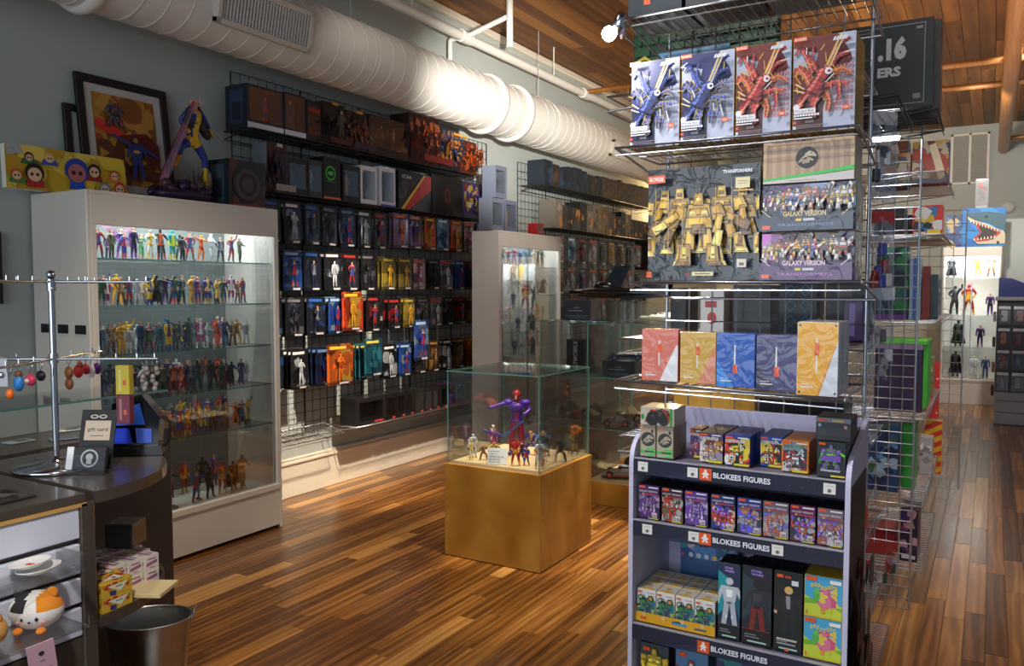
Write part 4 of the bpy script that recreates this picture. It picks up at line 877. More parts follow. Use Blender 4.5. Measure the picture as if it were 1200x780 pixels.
# ================================================================== FAR STRETCH OF THE LONG WALL
for i in range(5):
    grid_panel('grid_panel', (-4.262, 7.3+i*.615), .61, 2.3, .5, 'y', f'dark wire grid panel beyond the distant cabinet, {ORD[i]} along', m='dark_wire')
wire_shelf('dark wire shelf high beyond the distant cabinet', -4.25, -3.98, 7.35, 10.5, 2.56, '+x', 'dark_wire', .06)
wire_shelf('lower dark wire shelf beyond the distant cabinet', -4.25, -3.98, 7.6, 10.5, 2.13, '+x', 'dark_wire', .06)
y = 7.4; i = 0; r_ = random.Random(6)
while y < 10.4:
    w_ = r_.uniform(.1, .2) if y < 8.9 else .075; h_ = r_.uniform(.24, .27) if y > 8.9 else r_.uniform(.2, .27)
    c = r_.choice(((24, 22, 24), (20, 30, 44), (40, 30, 24))) if y < 8.8 else (64, 46, 26) if y < 10 else (50, 36, 24)
    q = MB().box(-.2, 0, 0, w_, 0, h_, c, b=.002); A = Art(w_, h_); A.blobs(.1, .2, .9, .8, [tuple(min(255, int(v_*k)) for v_ in c) for k in (.6, 1.5, 2)], 6, r_, .5); q.art(A, (0, 0, 0), (0, 1, 0), (0, 0, 1), .0004)
    obj('toy_box', q.mesh('toy_box', 'card'), None, (-4.0, y, 2.565), label=f'{"ochre spine" if y > 8.8 else "dark carton"} box, {ORD[i]} on the highest distant wall shelf', cat='box', group='boxes on the highest distant wall shelf'); y += w_+.006; i += 1
y = 7.65; i = 0
while y < 10.35:
    w_ = r_.choice((.09, .12, .16, .2)); h_ = r_.uniform(.24, .36) if y < 9.6 else .24
    c = r_.choice(((120, 112, 100), (30, 28, 26), (120, 100, 70), (60, 54, 48), (24, 28, 38), (30, 24, 24))) if y < 9.6 else (44, 30, 22)
    q = MB().box(-.2, 0, 0, w_, 0, h_, c, b=.002); A = Art(w_, h_); A.blobs(.1, .1, .9, .9, [tuple(min(255, int(v_*k)) for v_ in c) for k in (.5, 1.3, .8)]+[(190, 120, 40)], 7, r_, .5); q.art(A, (0, 0, 0), (0, 1, 0), (0, 0, 1), .0004)
    obj('toy_box', q.mesh('toy_box', 'card'), None, (-4.0, y, 2.135), label=f'{"pale" if sum(c) > 260 else "dark"} box, {ORD[i]} on the lower distant wall shelf', cat='box', group='boxes on the lower distant wall shelf'); y += w_+.01; i += 1
GQ = 'carded toys on the distant wall'
peg_row(1, 2.06, ['silver', 'pale blue', 'black and red', 'silver', 'black', 'golden olive', 'brown', 'black', 'silver'], 7.7, 10.2, .2, .28, 1, GQ, seed=11, rowname='upper distant row')
peg_row(2, 1.72, ['brown', 'silver', 'navy', 'silver', 'black and red', 'pale blue', 'black', 'silver', 'black'], 7.7, 10.2, .2, .28, 1, GQ, seed=12, rowname='middle distant row')
peg_row(3, 1.38, ['black', 'orange', 'purple', 'black and red', 'silver', 'black', 'teal', 'black', 'brown'], 7.7, 10.2, .2, .28, 1, GQ, seed=13, rowname='lower distant row')
# dark brown cupboard hung at the far end of the wall
q = MB().box(-4.3, -3.85, 10.6, 11.3, 1.75, 2.34, (44, 24, 18), b=.006); cu = inst('wall_cupboard', [('carcass', q.mesh('carcass', 'painted'))], (0, 0, 0), label='dark brown cupboard hung past the last wall grid', cat='cupboard')
obj('door', MB().box(-3.85, -3.835, 10.62, 10.94, 1.77, 2.32, (52, 28, 20), b=.003).mesh('door', 'painted'), cu); obj('door', MB().box(-3.85, -3.835, 10.96, 11.28, 1.77, 2.32, (52, 28, 20), b=.003).mesh('door', 'painted'), cu)
_pl = bpy.data.lights.new('wall_lamp', 'POINT'); _pl.energy = 45; _pl.color = (1, .66, .3); _pl.shadow_soft_size = .06
_po = bpy.data.objects.new('wall_lamp', _pl); COL.objects.link(_po); _po.location = (-4.1, 11.75, 2.72)
# ================================================================== GLASS PLINTH CASE
pl = inst('display_plinth', [], (0, 0, 0), label='square golden birch plinth carrying a glass case in mid floor', cat='plinth')
obj('plinth_box', MB().box(-2.61, -2.0, 3.66, 4.29, .004, .522, (120, 120, 128), b=.002).mesh('plinth_box', 'birch_ply'), pl)
obj('deck', MB().box(-2.592, -2.018, 3.678, 4.272, .522, .53, (230, 206, 158)).mesh('deck', 'painted'), pl)
for (a, b, c, d) in ((-2.595, -2.015, 3.675, 3.681), (-2.595, -2.015, 4.269, 4.275), (-2.595, -2.589, 3.681, 4.269), (-2.021, -2.015, 3.681, 4.269)):
    obj('glass_pane', MB().box(a, b, c, d, .53, 1.035).mesh('glass_pane', 'glass'), pl)
obj('glass_top', MB().box(-2.6, -2.01, 3.67, 4.28, 1.035, 1.041).mesh('glass_top', 'glass'), pl)
q = MB()
for x in (-2.5955, -2.0145):
    for y in (3.6745, 4.2755): q.box(x-.0022, x+.0022, y-.0022, y+.0022, .53, 1.035)
for y in (3.669, 4.281): q.box(-2.601, -2.009, y-.001, y+.001, 1.0355, 1.0405)
for x in (-2.601, -2.009): q.box(x-.001, x+.001, 3.668, 4.282, 1.0355, 1.0405)
obj('glass_edge', q.mesh('glass_edge', 'glass_edge'), pl)
# tall armoured figure: purple over crimson
bf = inst('tall_figure', [], (-2.34, 4.0, .531), (0, 0, .35), 1, 'tall purple armoured figure with crimson legs and helmet inside the glass case', 'figure')
BP = dict(POSES[0]); BP.update(ell=(-.22, -.04, .79), wrl=(-.33, -.13, .76), hal=(-.40, -.17, .745), elr=(.21, .0, .72), wrr=(.15, -.08, .66), har=(.1, -.11, .65), anl=(-.09, 0, .055), tol=(-.11, -.07, .022), knl=(-.075, -.01, .28), knr=(.075, -.01, .28), anr=(.09, 0, .055), tor=(.11, -.07, .022))
q = fig_mesh(BP, ((62, 28, 130), (120, 24, 60), (120, 26, 44), (110, 20, 44), (84, 40, 150), (50, 26, 100)), 1.2, 2, face=False)
q.c = [((118, 22, 50) if (.1 < np.mean([q.v[i][2] for i in f]) < .52) else c) for f, c in zip(q.f, q.c)]
bm_ = q.mesh('body', 'black_gloss'); bm_.materials[0] = MATS['toy_plastic']
obj('body', bm_, bf, (0, 0, 0), (0, 0, 0), .38)
q = MB().ell((0, -.004, .356), (.024, .026, .03), 14, 9, (150, 30, 40)).box(-.006, .006, -.034, -.02, .33, .352, (180, 130, 110), b=.002).box(-.004, .004, -.02, .02, .372, .39, (130, 26, 36), b=.003); obj('helmet', q.mesh('helmet', 'toy_plastic'), bf)
q = MB().ell((-.05, 0, .312), (.03, .028, .018), 12, 7, (80, 40, 160)).ell((.05, 0, .312), (.03, .028, .018), 12, 7, (80, 40, 160)).ell((0, -.018, .285), (.042, .02, .026), 12, 7, (72, 34, 140)); obj('shoulder_armour', q.mesh('shoulder_armour', 'toy_plastic'), bf)
obj('belt', MB().lathe([(.036, -.006), (.04, 0), (.036, .006)], 18, (0, 0, .205), (60, 30, 120)).mesh('belt', 'toy_plastic'), bf)
PF = [('white and silver', 4, -2.525, 3.82, .12, 'thin white and silver figure at the near corner of the glass case'), ('white with yellow', 0, -2.50, 3.765, .10, 'smaller white figure with yellow beside the thin white one, glass case'),
 ('magenta and white', 0, -2.50, 4.0, .145, 'magenta and red figure standing at the back of the glass case'), ('blue and red', 5, -2.42, 3.88, .15, 'blue figure holding a long blue blade in the glass case'),
 ('yellow coat', 6, -2.36, 3.775, .12, 'crouching yellow and green figure beside the folded card, glass case'), ('brown and tan', 6, -2.44, 3.80, .09, 'low brown creature figure behind the folded card, glass case'),
 ('scarlet', 4, -2.21, 3.765, .13, 'stocky bright red armoured figure right of the folded card, glass case'.replace('right of', 'by')), ('indigo and gold', 6, -2.27, 4.05, .15, 'hunched blue and gold figure behind the red one, glass case'),
 ('steel blue', 6, -2.19, 4.04, .16, 'hunched dark blue winged figure in the middle of the glass case'), ('white and silver', 6, -2.13, 3.93, .10, 'small crouching white figure in the middle of the glass case'),
 ('orange', 6, -2.10, 3.84, .11, 'orange and white crouching figure near the case corner'), ('blue and red', 3, -2.16, 3.8, .09, 'small blue and red figure behind the stocky red one, glass case'),
 ('white and silver', 3, -2.06, 3.765, .135, 'black-legged white figure at the front corner of the glass case'), ('black', 6, -2.045, 3.98, .13, 'dark squat figure near the aisle pane of the glass case'),
 ('yellow and blue', 2, -2.05, 4.17, .135, 'yellow-legged figure with an orange flower head, glass case'), ('teal bulky', 6, -2.09, 4.2, .08, 'small pale blue sitting figure at the back corner, glass case'),
 ('scarlet', 6, -2.3, 4.18, .10, 'small red figure behind the tall purple one, glass case'), ('purple and black', 3, -2.24, 3.88, .1, 'small purple figure before the tall one, glass case')]
r_ = random.Random(2)
for i, (lk, po, x, y, h, lab) in enumerate(PF):
    h *= 1.2
    g = figure(lk, po, (x, y, .531), .5+r_.uniform(-.5, .5), h, lab, 'figures in the glass plinth case', bulk=1.35 if po == 6 or 'stocky' in lab else 1.05, cap=(40, 50, 100) if 'winged' in lab else None)
    if 'blade' in lab: obj('blade', MB().box(-.02, .02, -.01, 0, 0, .9, (50, 110, 190), b=.004).mesh('blade', 'toy_plastic'), g, (.35, -.1, .7), (0, .9, 0))
    if 'flower' in lab:
        q = MB()
        for k in range(7): q.ell((.12*math.cos(k*.9), -.08, .95+.12*math.sin(k*.9)), (.07, .05, .07), 7, 5, (240, 130, 20))
        obj('flower_head', q.mesh('flower_head', 'toy_plastic'), g)
figure('black and orange', 5, (-2.021, 4.02, .90), 1.9, .10, 'small flying figure stuck to the aisle pane of the glass case', None)
q = MB().prism([(0, 0), (.004, 0), (-.03, .085), (-.034, .085)], -.055, .055, 'y', (236, 238, 240)); 
A = Art(.1, .08); rr = random.Random(4)
for k, (a, b) in enumerate(((.1, .62), (.16, .5), (.05, .9), (.0, .95), (.06, .7))): 
    for j in range(4): 
        if rr.random() < .85: A.rect(a+.0+j*(b-a)/4, .86-k*.18, a+(j+.8)*(b-a)/4, .82-k*.18, (70, 76, 86))
q.v = q.v; cardm = MB().box(-.0015, 0, -.055, .055, 0, .09, (238, 240, 244)); cardm.art(A, (0.0002, -.05, .004), (0, 1, 0), (0, 0, 1), .0002)
nc = obj('note_card', cardm.mesh('note_card', 'painted'), None, (-2.31, 3.735, .532), (0, -.22, -1.15), 1, 'small white handwritten note card leaning inside the glass case', 'card')
# ================================================================== GLASS SHOWCASE BEHIND
def showcase(x0, x1, y0, y1, H, base, shelves, label):
    c = inst('glass_showcase', [], (0, 0, 0), label=label, cat='showcase')
    obj('base_box', MB().box(x0, x1, y0, y1, 0, base-.01, (100, 128, 128), b=.003).mesh('base_box', 'birch_ply'), c)
    obj('deck', MB().box(x0+.01, x1-.01, y0+.01, y1-.01, base-.01, base, (226, 204, 160)).mesh('deck', 'painted'), c)
    for a, b, d, e in ((x0, x1, y0, y0+.006), (x0, x0+.006, y0+.006, y1-.006), (x1-.006, x1, y0+.006, y1-.006), (x0, x1, y1-.006, y1)): obj('glass_pane', MB().box(a, b, d, e, base, H).mesh('glass_pane', 'glass'), c)
    obj('glass_top', MB().box(x0, x1, y0, y1, H, H+.006).mesh('glass_top', 'glass'), c)
    for z in shelves:
        obj('glass_shelf', MB().box(x0+.008, x1-.008, y0+.01, y1-.01, z-.006, z).mesh('glass_shelf', 'glass'), c)
        obj('shelf_edge', MB().box(x0+.008, x1-.008, y0+.008, y0+.0105, z-.007, z+.001).mesh('shelf_edge', 'glass_edge'), c)
    q = MB()
    for x in (x0-.002, x1+.002):
        for y in (y0-.002, y1+.002): q.box(x-.004, x+.004, y-.004, y+.004, base, H+.006)
    q.box(x0-.004, x1+.004, y0-.005, y0, H, H+.008)
    obj('glass_edge', q.mesh('glass_edge', 'glass_edge'), c)
    for i in range(3): obj('shelf_clip', MB().box(-.02, .02, -.012, .004, -.01, .008, b=.002).mesh('shelf_clip', 'chrome'), c, (x0+(i+.5)*(x1-x0)/3, y0+.005, H))
showcase(-2.39, -1.30, 5.06, 5.62, 1.25, .17, (.53, .885), 'long glass showcase of model vehicles behind the plinth')
showcase(-3.0, -2.45, 5.50, 6.0, 1.245, .17, (.50, .86), 'shorter glass showcase of black boxes beside the tall cabinet')
def vehicle(L, W_, H_, col, seed, low=False, trim=(90, 94, 100), m='toy_plastic', fin=False):
    """model car facing -X: hull, canopy, four wheels"""
    q = MB(); prof = [(-.5, .12), (-.5, .3), (-.38, .5), (-.16, .58), (-.02, .98), (.18, 1.0), (.34, .66), (.5, .62), (.5, .12)]
    if low: prof = [(-.5, .12), (-.52, .22), (-.3, .5), (-.1, .55), (.02, .8), (.2, .82), (.4, .5), (.56, .72), (.5, .12)]
    pr = [(a*L, b*H_) for a, b in prof]
    n = len(pr)
    v = []; 
    for s_, k in ((-1, .72), (-1, 1.0), (1, 1.0), (1, .72)):
        for a, b in pr:
            zz = b if k < 1 else min(b, .6*H_)
            v.append((a, s_*W_/2*k, zz))
    f = []
    for j in range(3):
        for i in range(n): f.append((j*n+i, j*n+(i+1) % n, (j+1)*n+(i+1) % n, (j+1)*n+i))
    f += [tuple(range(n))[::-1], tuple(range(3*n, 4*n))]
    q.add(v, f, col)
    q.box(-.3*L, .3*L, -W_*.515, W_*.515, .2*H_, .26*H_, trim)
    parts = [('hull', q.mesh('hull', m))]
    c = MB().box(-.1*L, .22*L, -W_*.3, W_*.3, .66*H_, .9*H_, (20, 24, 30), b=.01); parts.append(('canopy', c.mesh('canopy', 'black_gloss')))
    if fin:
        fq = MB()
        for s_ in (-1, 1): fq.prism([(.2*L, .55*H_), (.62*L, 1.25*H_), (.6*L, .8*H_), (.5*L, .5*H_)], s_*W_*.3, s_*W_*.3+.008, 'y', col)
        parts.append(('fin', fq.mesh('fin', m)))
    r = H_*.3
    for a in (-.32, .3):
        for s_ in (-1, 1):
            wq = MB().rod((a*L, s_*W_*.42, r), (a*L, s_*W_*.54, r), r, 14, (18, 18, 20)).rod((a*L, s_*W_*.535, r), (a*L, s_*W_*.55, r), r*.5, 10, trim); parts.append(('wheel', wq.mesh('wheel', 'toy_plastic')))
    return parts
def blk(w_, d, h, col, artf=None, name='carton', side=None):
    """plain carton: front faces -Y, origin bottom centre of the front"""
    q = MB().box(-w_/2, w_/2, 0, d, 0, h, col, b=.0015)
    if artf: A = Art(w_, h); artf(A); q.art(A, (-w_/2, 0, 0), (1, 0, 0), (0, 0, 1), .0002)
    if side: A = Art(d, h); side(A); q.art(A, (w_/2, 0, 0), (0, 1, 0), (0, 0, 1), .0002)
    return q.mesh(name, 'card')
def a1(A): A.rect(.2, .45, .7, .5, (120, 124, 130)); A.rect(.1, .2, .9, .24, (90, 96, 104)); A.rect(.25, .12, .8, .15, (60, 90, 140)); A.rect(.4, .6, .6, .65, (110, 114, 120))
obj('carton', blk(.23, .2, .155, (22, 24, 28), a1), None, (-2.71, 5.53, 1.253), (0, 0, .1), label='black carton with grey lettering on top of the shorter showcase', cat='box')
obj('carton', blk(.15, .2, .245, (14, 15, 18), lambda A: None), None, (-2.72, 5.53, .862), label='upright black carton with pale vertical lettering inside the shorter showcase', cat='box')
q = MB(); A = Art(.24, .15); A.text('ATMOBILE', .05, .35, .22, (176, 182, 190), .88, .01); q.art(A, (0, 0, 0), (0, 0, 1), (-1, 0, 0), .0003)
ll = obj('lettering', q.mesh('lettering', 'painted'), bpy.data.objects[[o.name for o in COL.objects if o.name.startswith('carton')][-1]], (.07, -.0008, .01))
obj('carton', blk(.24, .2, .11, (18, 20, 24), a1), None, (-2.19, 5.12, .888), label='black carton lying flat under a model car inside the long showcase', cat='box')
inst('model_car', vehicle(.26, .11, .075, (26, 26, 30), 1, True, (60, 90, 170)), (-2.17, 5.2, 1.0), (0, 0, .5), label='black low model car on a black carton inside the long showcase', cat='model vehicle')
obj('carton', blk(.3, .2, .2, (30, 34, 40), a1), None, (-1.52, 5.2, .888), label='grey carton at the far end inside the long showcase', cat='box')
# long black model jet on the showcase
jt = inst('model_jet', [], (-2.30, 5.3, 1.41), (0, 0, .1), label='long glossy black finned model jet car on top of the showcases', cat='model vehicle')
q = MB(); prof = [(-.36, .0, .008), (-.33, .02, .03), (-.22, .045, .04), (-.1, .05, .055), (0, .06, .06), (.14, .06, .05), (.34, .05, .045), (.42, .03, .03)]
n = 12; v = [(a, math.cos(2*PI*i/n)*b*1.3, .055+math.sin(2*PI*i/n)*c*.75) for a, b, c in prof for i in range(n)]
q.add(v, [(j*n+i, j*n+(i+1) % n, (j+1)*n+(i+1) % n, (j+1)*n+i) for j in range(len(prof)-1) for i in range(n)]+[tuple(range(n))[::-1], tuple(range(len(v)-n, len(v)))], (14, 14, 16), sm=True)
obj('hull', q.mesh('hull', 'black_gloss'), jt)
q = MB()
for s_ in (-1, 1): q.prism([(.05, .0), (.38, .03), (.42, .17), (.16, .09)] if s_ > 0 else [(.05, 0), (.16, .09), (.42, .17), (.38, .03)], .06 if s_ > 0 else -.066, .066 if s_ > 0 else -.06, 'y', (16, 16, 18))
q.prism([(-.1, .08), (.0, .24), (.12, .25), (.05, .1)], -.004, .004, 'y', (34, 44, 44))
obj('tail_fin', q.mesh('tail_fin', 'black_gloss'), jt)
obj('canopy', MB().ell((-.08, 0, .1), (.075, .035, .035), 14, 8, (16, 18, 20)).mesh('canopy', 'black_gloss'), jt)
obj('landing_leg', MB().rod((-.2, 0, -.002), (-.2, 0, .04), .012, 8, (40, 40, 44)).rod((.2, -.05, -.002), (.2, -.05, .03), .012, 8, (40, 40, 44)).rod((.2, .05, -.002), (.2, .05, .03), .012, 8, (40, 40, 44)).mesh('landing_leg', 'painted'), jt)
ac = inst('acrylic_cover', [], (0, 0, 0), label='clear acrylic cover over a white model craft on the long showcase', cat='cover')
for a, b, c, d, e, g in ((-2.26, -1.72, 5.1, 5.104, 1.262, 1.395), (-2.26, -1.72, 5.4, 5.404, 1.262, 1.395), (-2.26, -2.256, 5.104, 5.4, 1.262, 1.395), (-1.724, -1.72, 5.104, 5.4, 1.262, 1.395), (-2.26, -1.72, 5.1, 5.404, 1.395, 1.399)): obj('acrylic_pane', MB().box(a, b, c, d, e, g).mesh('acrylic_pane', 'glass'), ac)
wc = inst('model_craft', [], (-1.9, 5.25, 1.262), (0, 0, .2), label='pale model space craft under the acrylic cover', cat='model vehicle')
q = MB().lathe([(0, 0), (.05, .004), (.12, .03), (.13, .04), (.1, .055), (.03, .07), (0, .072)], 20, col=(206, 208, 200)); r_ = random.Random(3)
for k in range(20): q.box(*(lambda x, y: (x, x+.02, y, y+.015))(r_.uniform(-.08, .07), r_.uniform(-.07, .06)), .045, .07, r_.choice(((180, 180, 172), (90, 110, 140), (150, 150, 140))))
obj('hull', q.mesh('hull', 'toy_plastic'), wc); obj('bow', MB().box(-.17, -.1, .01, .03, .03, .045, (196, 196, 188), b=.003).box(-.17, -.1, -.03, -.01, .03, .045, (196, 196, 188), b=.003).mesh('bow', 'toy_plastic'), wc)
VH = [(-2.24, 5.22, .533, .2, .09, .06, (60, 62, 66), (170, 90, 40), 'grey model tank with rust trim on the middle glass shelf'), (-2.0, 5.24, .533, .22, .09, .07, (34, 40, 110), (190, 120, 50), 'deep blue model truck on the middle glass shelf'), (-1.75, 5.25, .533, .2, .09, .07, (50, 52, 60), (120, 120, 130), 'dark grey model truck on the middle glass shelf'),
      (-2.22, 5.4, .533, .2, .09, .09, (70, 60, 40), (150, 110, 50), 'brown model carrier at the back of the middle glass shelf'), (-1.5, 5.3, .533, .2, .09, .07, (120, 40, 30), (150, 110, 50), 'brick red model car on the middle glass shelf'),
      (-2.2, 5.22, .173, .26, .12, .07, (104, 106, 108), (190, 70, 40), 'long grey model racer on the wooden deck'), (-1.88, 5.28, .173, .24, .11, .08, (140, 138, 130), (60, 90, 150), 'pale model car on the wooden deck'), (-1.55, 5.3, .173, .24, .11, .08, (50, 54, 60), (190, 190, 190), 'dark model car on the wooden deck'),
      (-2.15, 5.45, .173, .24, .11, .12, (90, 80, 60), (60, 60, 60), 'tan model carrier at the back of the wooden deck')]
VH += [(-1.98, 5.42, .533, .2, .09, .09, (90, 110, 130), (200, 120, 60), 'slate blue model carrier behind the blue truck on the middle shelf'), (-1.72, 5.44, .533, .2, .09, .1, (150, 60, 40), (60, 60, 70), 'rust red model carrier at the back of the middle shelf'),
  (-1.70, 5.49, .173, .2, .11, .13, (60, 90, 60), (160, 140, 90), 'green model carrier at the back of the wooden deck'), (-1.88, 5.2, .888, .17, .1, .07, (110, 112, 120), (190, 90, 50), 'pale grey model car beside the black carton on the upper shelf')]
for x, y, z, l_, w_, h_, c, t_, lab in VH:
    c = tuple(min(255, int(v_*1.35+22)) for v_ in c); w_ *= 1.15; h_ *= 1.3; inst('model_car', vehicle(l_, w_, h_, c, 1, z < .3, t_), (x, y, z+.0005), (0, 0, .35), label=lab+', long showcase' if len(lab.split()) < 14 else lab, cat='model vehicle', group='model vehicles in the long showcase')
for i, (x, z) in enumerate(((-2.85, .503), (-2.65, .503), (-2.85, .173), (-2.6, .173))): inst('model_car', vehicle(.16, .1, .1, ((40, 90, 50), (60, 60, 66), (150, 60, 40), (90, 90, 96))[i], 1, False), (x, 5.7, z+.0005), (0, 0, .4), label=f'{("green", "grey", "red", "pale grey")[i]} small model car inside the shorter showcase', cat='model vehicle')
# wall rack of distant boxes behind showcases is covered by the wall section
# ================================================================== WIRE RACK IN THE FOREGROUND
RY = 2.57; RX0, RX1 = -.927, -.317
grid_panel('grid_panel', (RX0, RY), .61, 2.44, .02, 'x', 'bright wire grid panel behind the shelves of the front rack', hang=0)
# shelves on the front of the rack
wire_shelf('topmost wire shelf of the front rack, above the armoured robot boxes', -.93, -.29, 2.2, 2.56, 2.268, '-y')
wire_shelf('wire shelf carrying the two navy and two brick red boxes', -.955, -.30, 2.2, 2.56, 1.905, '-y')
wire_shelf('wire shelf carrying the big gold robot box and three wide boxes', -.905, -.285, 2.2, 2.56, 1.515, '-y')
wire_shelf('tilted wire shelf carrying five shrink-wrapped boxes', -.925, -.31, 2.14, 2.5, 1.228, '-y', rot=(0, .022, 0))
# front-facing printed boxes: origin bottom centre of the front face, facing -Y
def fbox(name, x0, x1, yf, z, h, d, col, artf, label, m='card', side=None, group=None, cat='box', eps=.00006, sidec=None, rz=0, top=None):
    w_ = x1-x0; q = MB().box(-w_/2, w_/2, 0, d, 0, h, col, b=.0012)
    if artf: A = Art(w_-.002, h-.002); artf(A); q.art(A, (-w_/2+.001, 0, .001), (1, 0, 0), (0, 0, 1), eps)
    if side: A = Art(d-.002, h-.002); side(A); q.art(A, (w_/2, .001, .001), (0, 1, 0), (0, 0, 1), eps*2)
    if top: A = Art(w_-.002, d-.002); top(A); q.art(A, (-w_/2+.001, .001, h), (1, 0, 0), (0, 1, 0), eps*2)
    return obj(name, q.mesh(name, m), None, ((x0+x1)/2, yf, z), (0, 0, rz), 1, label, cat, group)
def brand(A, x, y, w_=.22, h_=.045):
    A.U([(x, y), (x+w_, y+.006), (x+w_, y+h_+.006), (x, y+h_)], ORANGE); A.text('BLOKEES', x+w_*.08, y+h_*.28, h_*.55, (250, 236, 226), w_*.84, .02)
def art_warrior(bg, bg2, pal, seed, grid_c):
    def f(A):
        r = random.Random(seed); A.rect(0, 0, 1, 1, bg); A.U([(.0, .62), (.0, .9), (.4, .82), (.3, .6)], grid_c); A.U([(.72, 1), (1, 1), (1, 0), (.45, 0), (.55, .45), (.98, .73)], grid_c)
        A.U([(.84, .97), (1, .6), (1, .97)], grid_c); A.U([(0, .45), (.5, .5), (.5, 0), (0, 0)], bg2); 
        for i in range(9):
            for j in range(7): A.rect(.58+j*.058, .2+i*.055, .62+j*.058, .235+i*.055, pal[4])
        K = (24, 18, 24)
        for pts, w0, w1, n, c in (([(.3, .5), (.2, .64), (.08, .68), (.02, .6)], .16, .1, 7, pal[0]), ([(.34, .62), (.22, .8), (.12, .9), (.05, .82)], .1, .06, 7, pal[1]), ([(.42, .6), (.3, .76), (.34, .9)], .07, .02, 6, pal[1]),
                ([(.36, .36), (.22, .42), (.12, .3), (.06, .22)], .2, .12, 7, pal[0]), ([(.4, .4), (.34, .26), (.38, .14)], .16, .06, 6, pal[1]), ([(.5, .42), (.6, .32), (.58, .2)], .12, .06, 6, pal[0]),
                ([(.5, .6), (.66, .76), (.8, .9), (.92, .92)], .12, .05, 9, pal[0]), ([(.56, .62), (.76, .76), (.92, .78)], .12, .04, 8, pal[1]), ([(.58, .56), (.8, .62), (.94, .56)], .11, .04, 8, pal[0]),
                ([(.3, .44), (.5, .46), (.72, .48), (.9, .46)], .12, .07, 9, pal[1]), ([(.74, .46), (.78, .34), (.7, .22)], .08, .02, 6, pal[0]), ([(.34, .4), (.44, .52), (.54, .62)], .26, .2, 6, pal[0])):
            A.limb(pts, w0, w1, n, c, pal[3] if r.random() < .5 else K, pal[2], r)
        for a_, b_ in (((.2, .44), (.06, .5)), ((.2, .4), (.04, .44)), ((.14, .3), (.1, .22)), ((.56, .66), (.78, .97)), ((.6, .64), (.84, .96))): A.line(*a_, *b_, .003, pal[3]); A.line(a_[0]+.02, a_[1], b_[0]+.02, b_[1], .0015, (230, 226, 220))
        def plate0(pts, c): A.U(pts, pal[3]); cx = sum(p[0] for p in pts)/len(pts); cy = sum(p[1] for p in pts)/len(pts); A.U([(cx+(x-cx)*.84, cy+(y-cy)*.84) for x, y in pts], c)
        plate = lambda *a: None
        plate([(.02, .84), (.14, .93), (.3, .86), (.26, .74), (.1, .70)], pal[0]); plate([(.05, .66), (.22, .72), (.4, .62), (.32, .5), (.1, .52)], pal[1])
        plate([(.34, .66), (.52, .74), (.62, .62), (.56, .46), (.38, .44)], pal[0]); plate([(.1, .5), (.3, .52), (.4, .34), (.26, .2), (.06, .3)], pal[1])
        plate([(.55, .62), (.86, .9), (.92, .8), (.74, .55)], pal[0]); plate([(.5, .66), (.7, .96), (.76, .94), (.6, .62)], pal[1])
        plate([(.56, .56), (.9, .52), (.94, .46), (.6, .44)], pal[0]); plate([(.62, .44), (.78, .36), (.74, .2), (.66, .22)], pal[1]); plate([(.38, .44), (.48, .4), (.42, .16), (.3, .22)], pal[0])
        for _ in range(16):
            x, y = r.uniform(.05, .9), r.uniform(.25, .88); a = r.uniform(0, 3); l_ = r.uniform(.08, .2); A.line(x, y, x+l_*math.cos(a), y+l_*math.sin(a)*.7, .0022, r.choice((pal[2], pal[3], (226, 228, 232))))
        A.ell(.6, .6, .06, .035, (226, 226, 230)); A.ell(.61, .6, .03, .016, pal[0])
        A.disc(.09, .255, .008, (228, 228, 232)); A.rect(.05, .185, .4, .235, (226, 226, 230)); A.text('Model Kit', .07, .195, .03, bg, .3)
        [A.rect(.05+k*.047, .155, .088+k*.047, .177, (232, 232, 232)) for k in range(9)]; A.rect(.05, .13, .35, .142, (232, 232, 232))
        A.rect(.04, .08, .09, .105, ORANGE); A.text('008', .24, .083, .024, (130, 126, 130), .14, .02); A.rect(.04, .02, .09, .055, (200, 200, 204)); A.rect(.83, .19, .94, .235, ORANGE); A.text('15+', .85, .2, .022, (250, 240, 230), .07, .02)
        A.rect(.1, .055, .6, .06, (150, 130, 130)); A.rect(.1, .035, .5, .04, (150, 130, 130)); [A.U([(.66+k*.045, .9), (.70+k*.045, .905), (.715+k*.045, .945), (.68+k*.045, .935)], (220, 222, 228)) for k in range(5)]; brand(A, .03, .935)
    return f
BLU = [(34, 44, 110), (46, 60, 140), (90, 110, 190), (190, 160, 60), (150, 152, 176)]
RED = [(176, 44, 44), (200, 66, 60), (236, 120, 100), (226, 170, 30), (190, 120, 124)]
ym = (164, 128, 26)
for i, (x0, x1, c, lab) in enumerate(((-.935, -.787, BLU, 'navy robot box at the outer end of the upper rack shelf'), (-.782, -.630, BLU, 'navy robot box standing against the brick red ones'), (-.626, -.478, RED, 'brick red robot box standing against the navy ones'), (-.474, -.318, RED, 'brick red robot box at the aisle end of the upper rack shelf'))):
    bg = (40, 44, 96) if c is BLU else (112, 34, 26)
    fbox('robot_box', x0, x1, 2.27, 1.9105, .25, .075, (168, 132, 34), art_warrior(bg, tuple(int(v_*.7) for v_ in bg), c, 40+i//2, (176, 180, 200)), lab, m='card', group='robot boxes on the upper rack shelf')
    if i > 1: fbox('robot_box', x0, x1, 2.352, 1.9105, .25, .075, (168, 132, 34), None, ['', '', 'brick red robot box hidden behind the inner brick red one', 'ochre-sided robot box behind the aisle end brick red one'][i], group='robot boxes on the upper rack shelf')
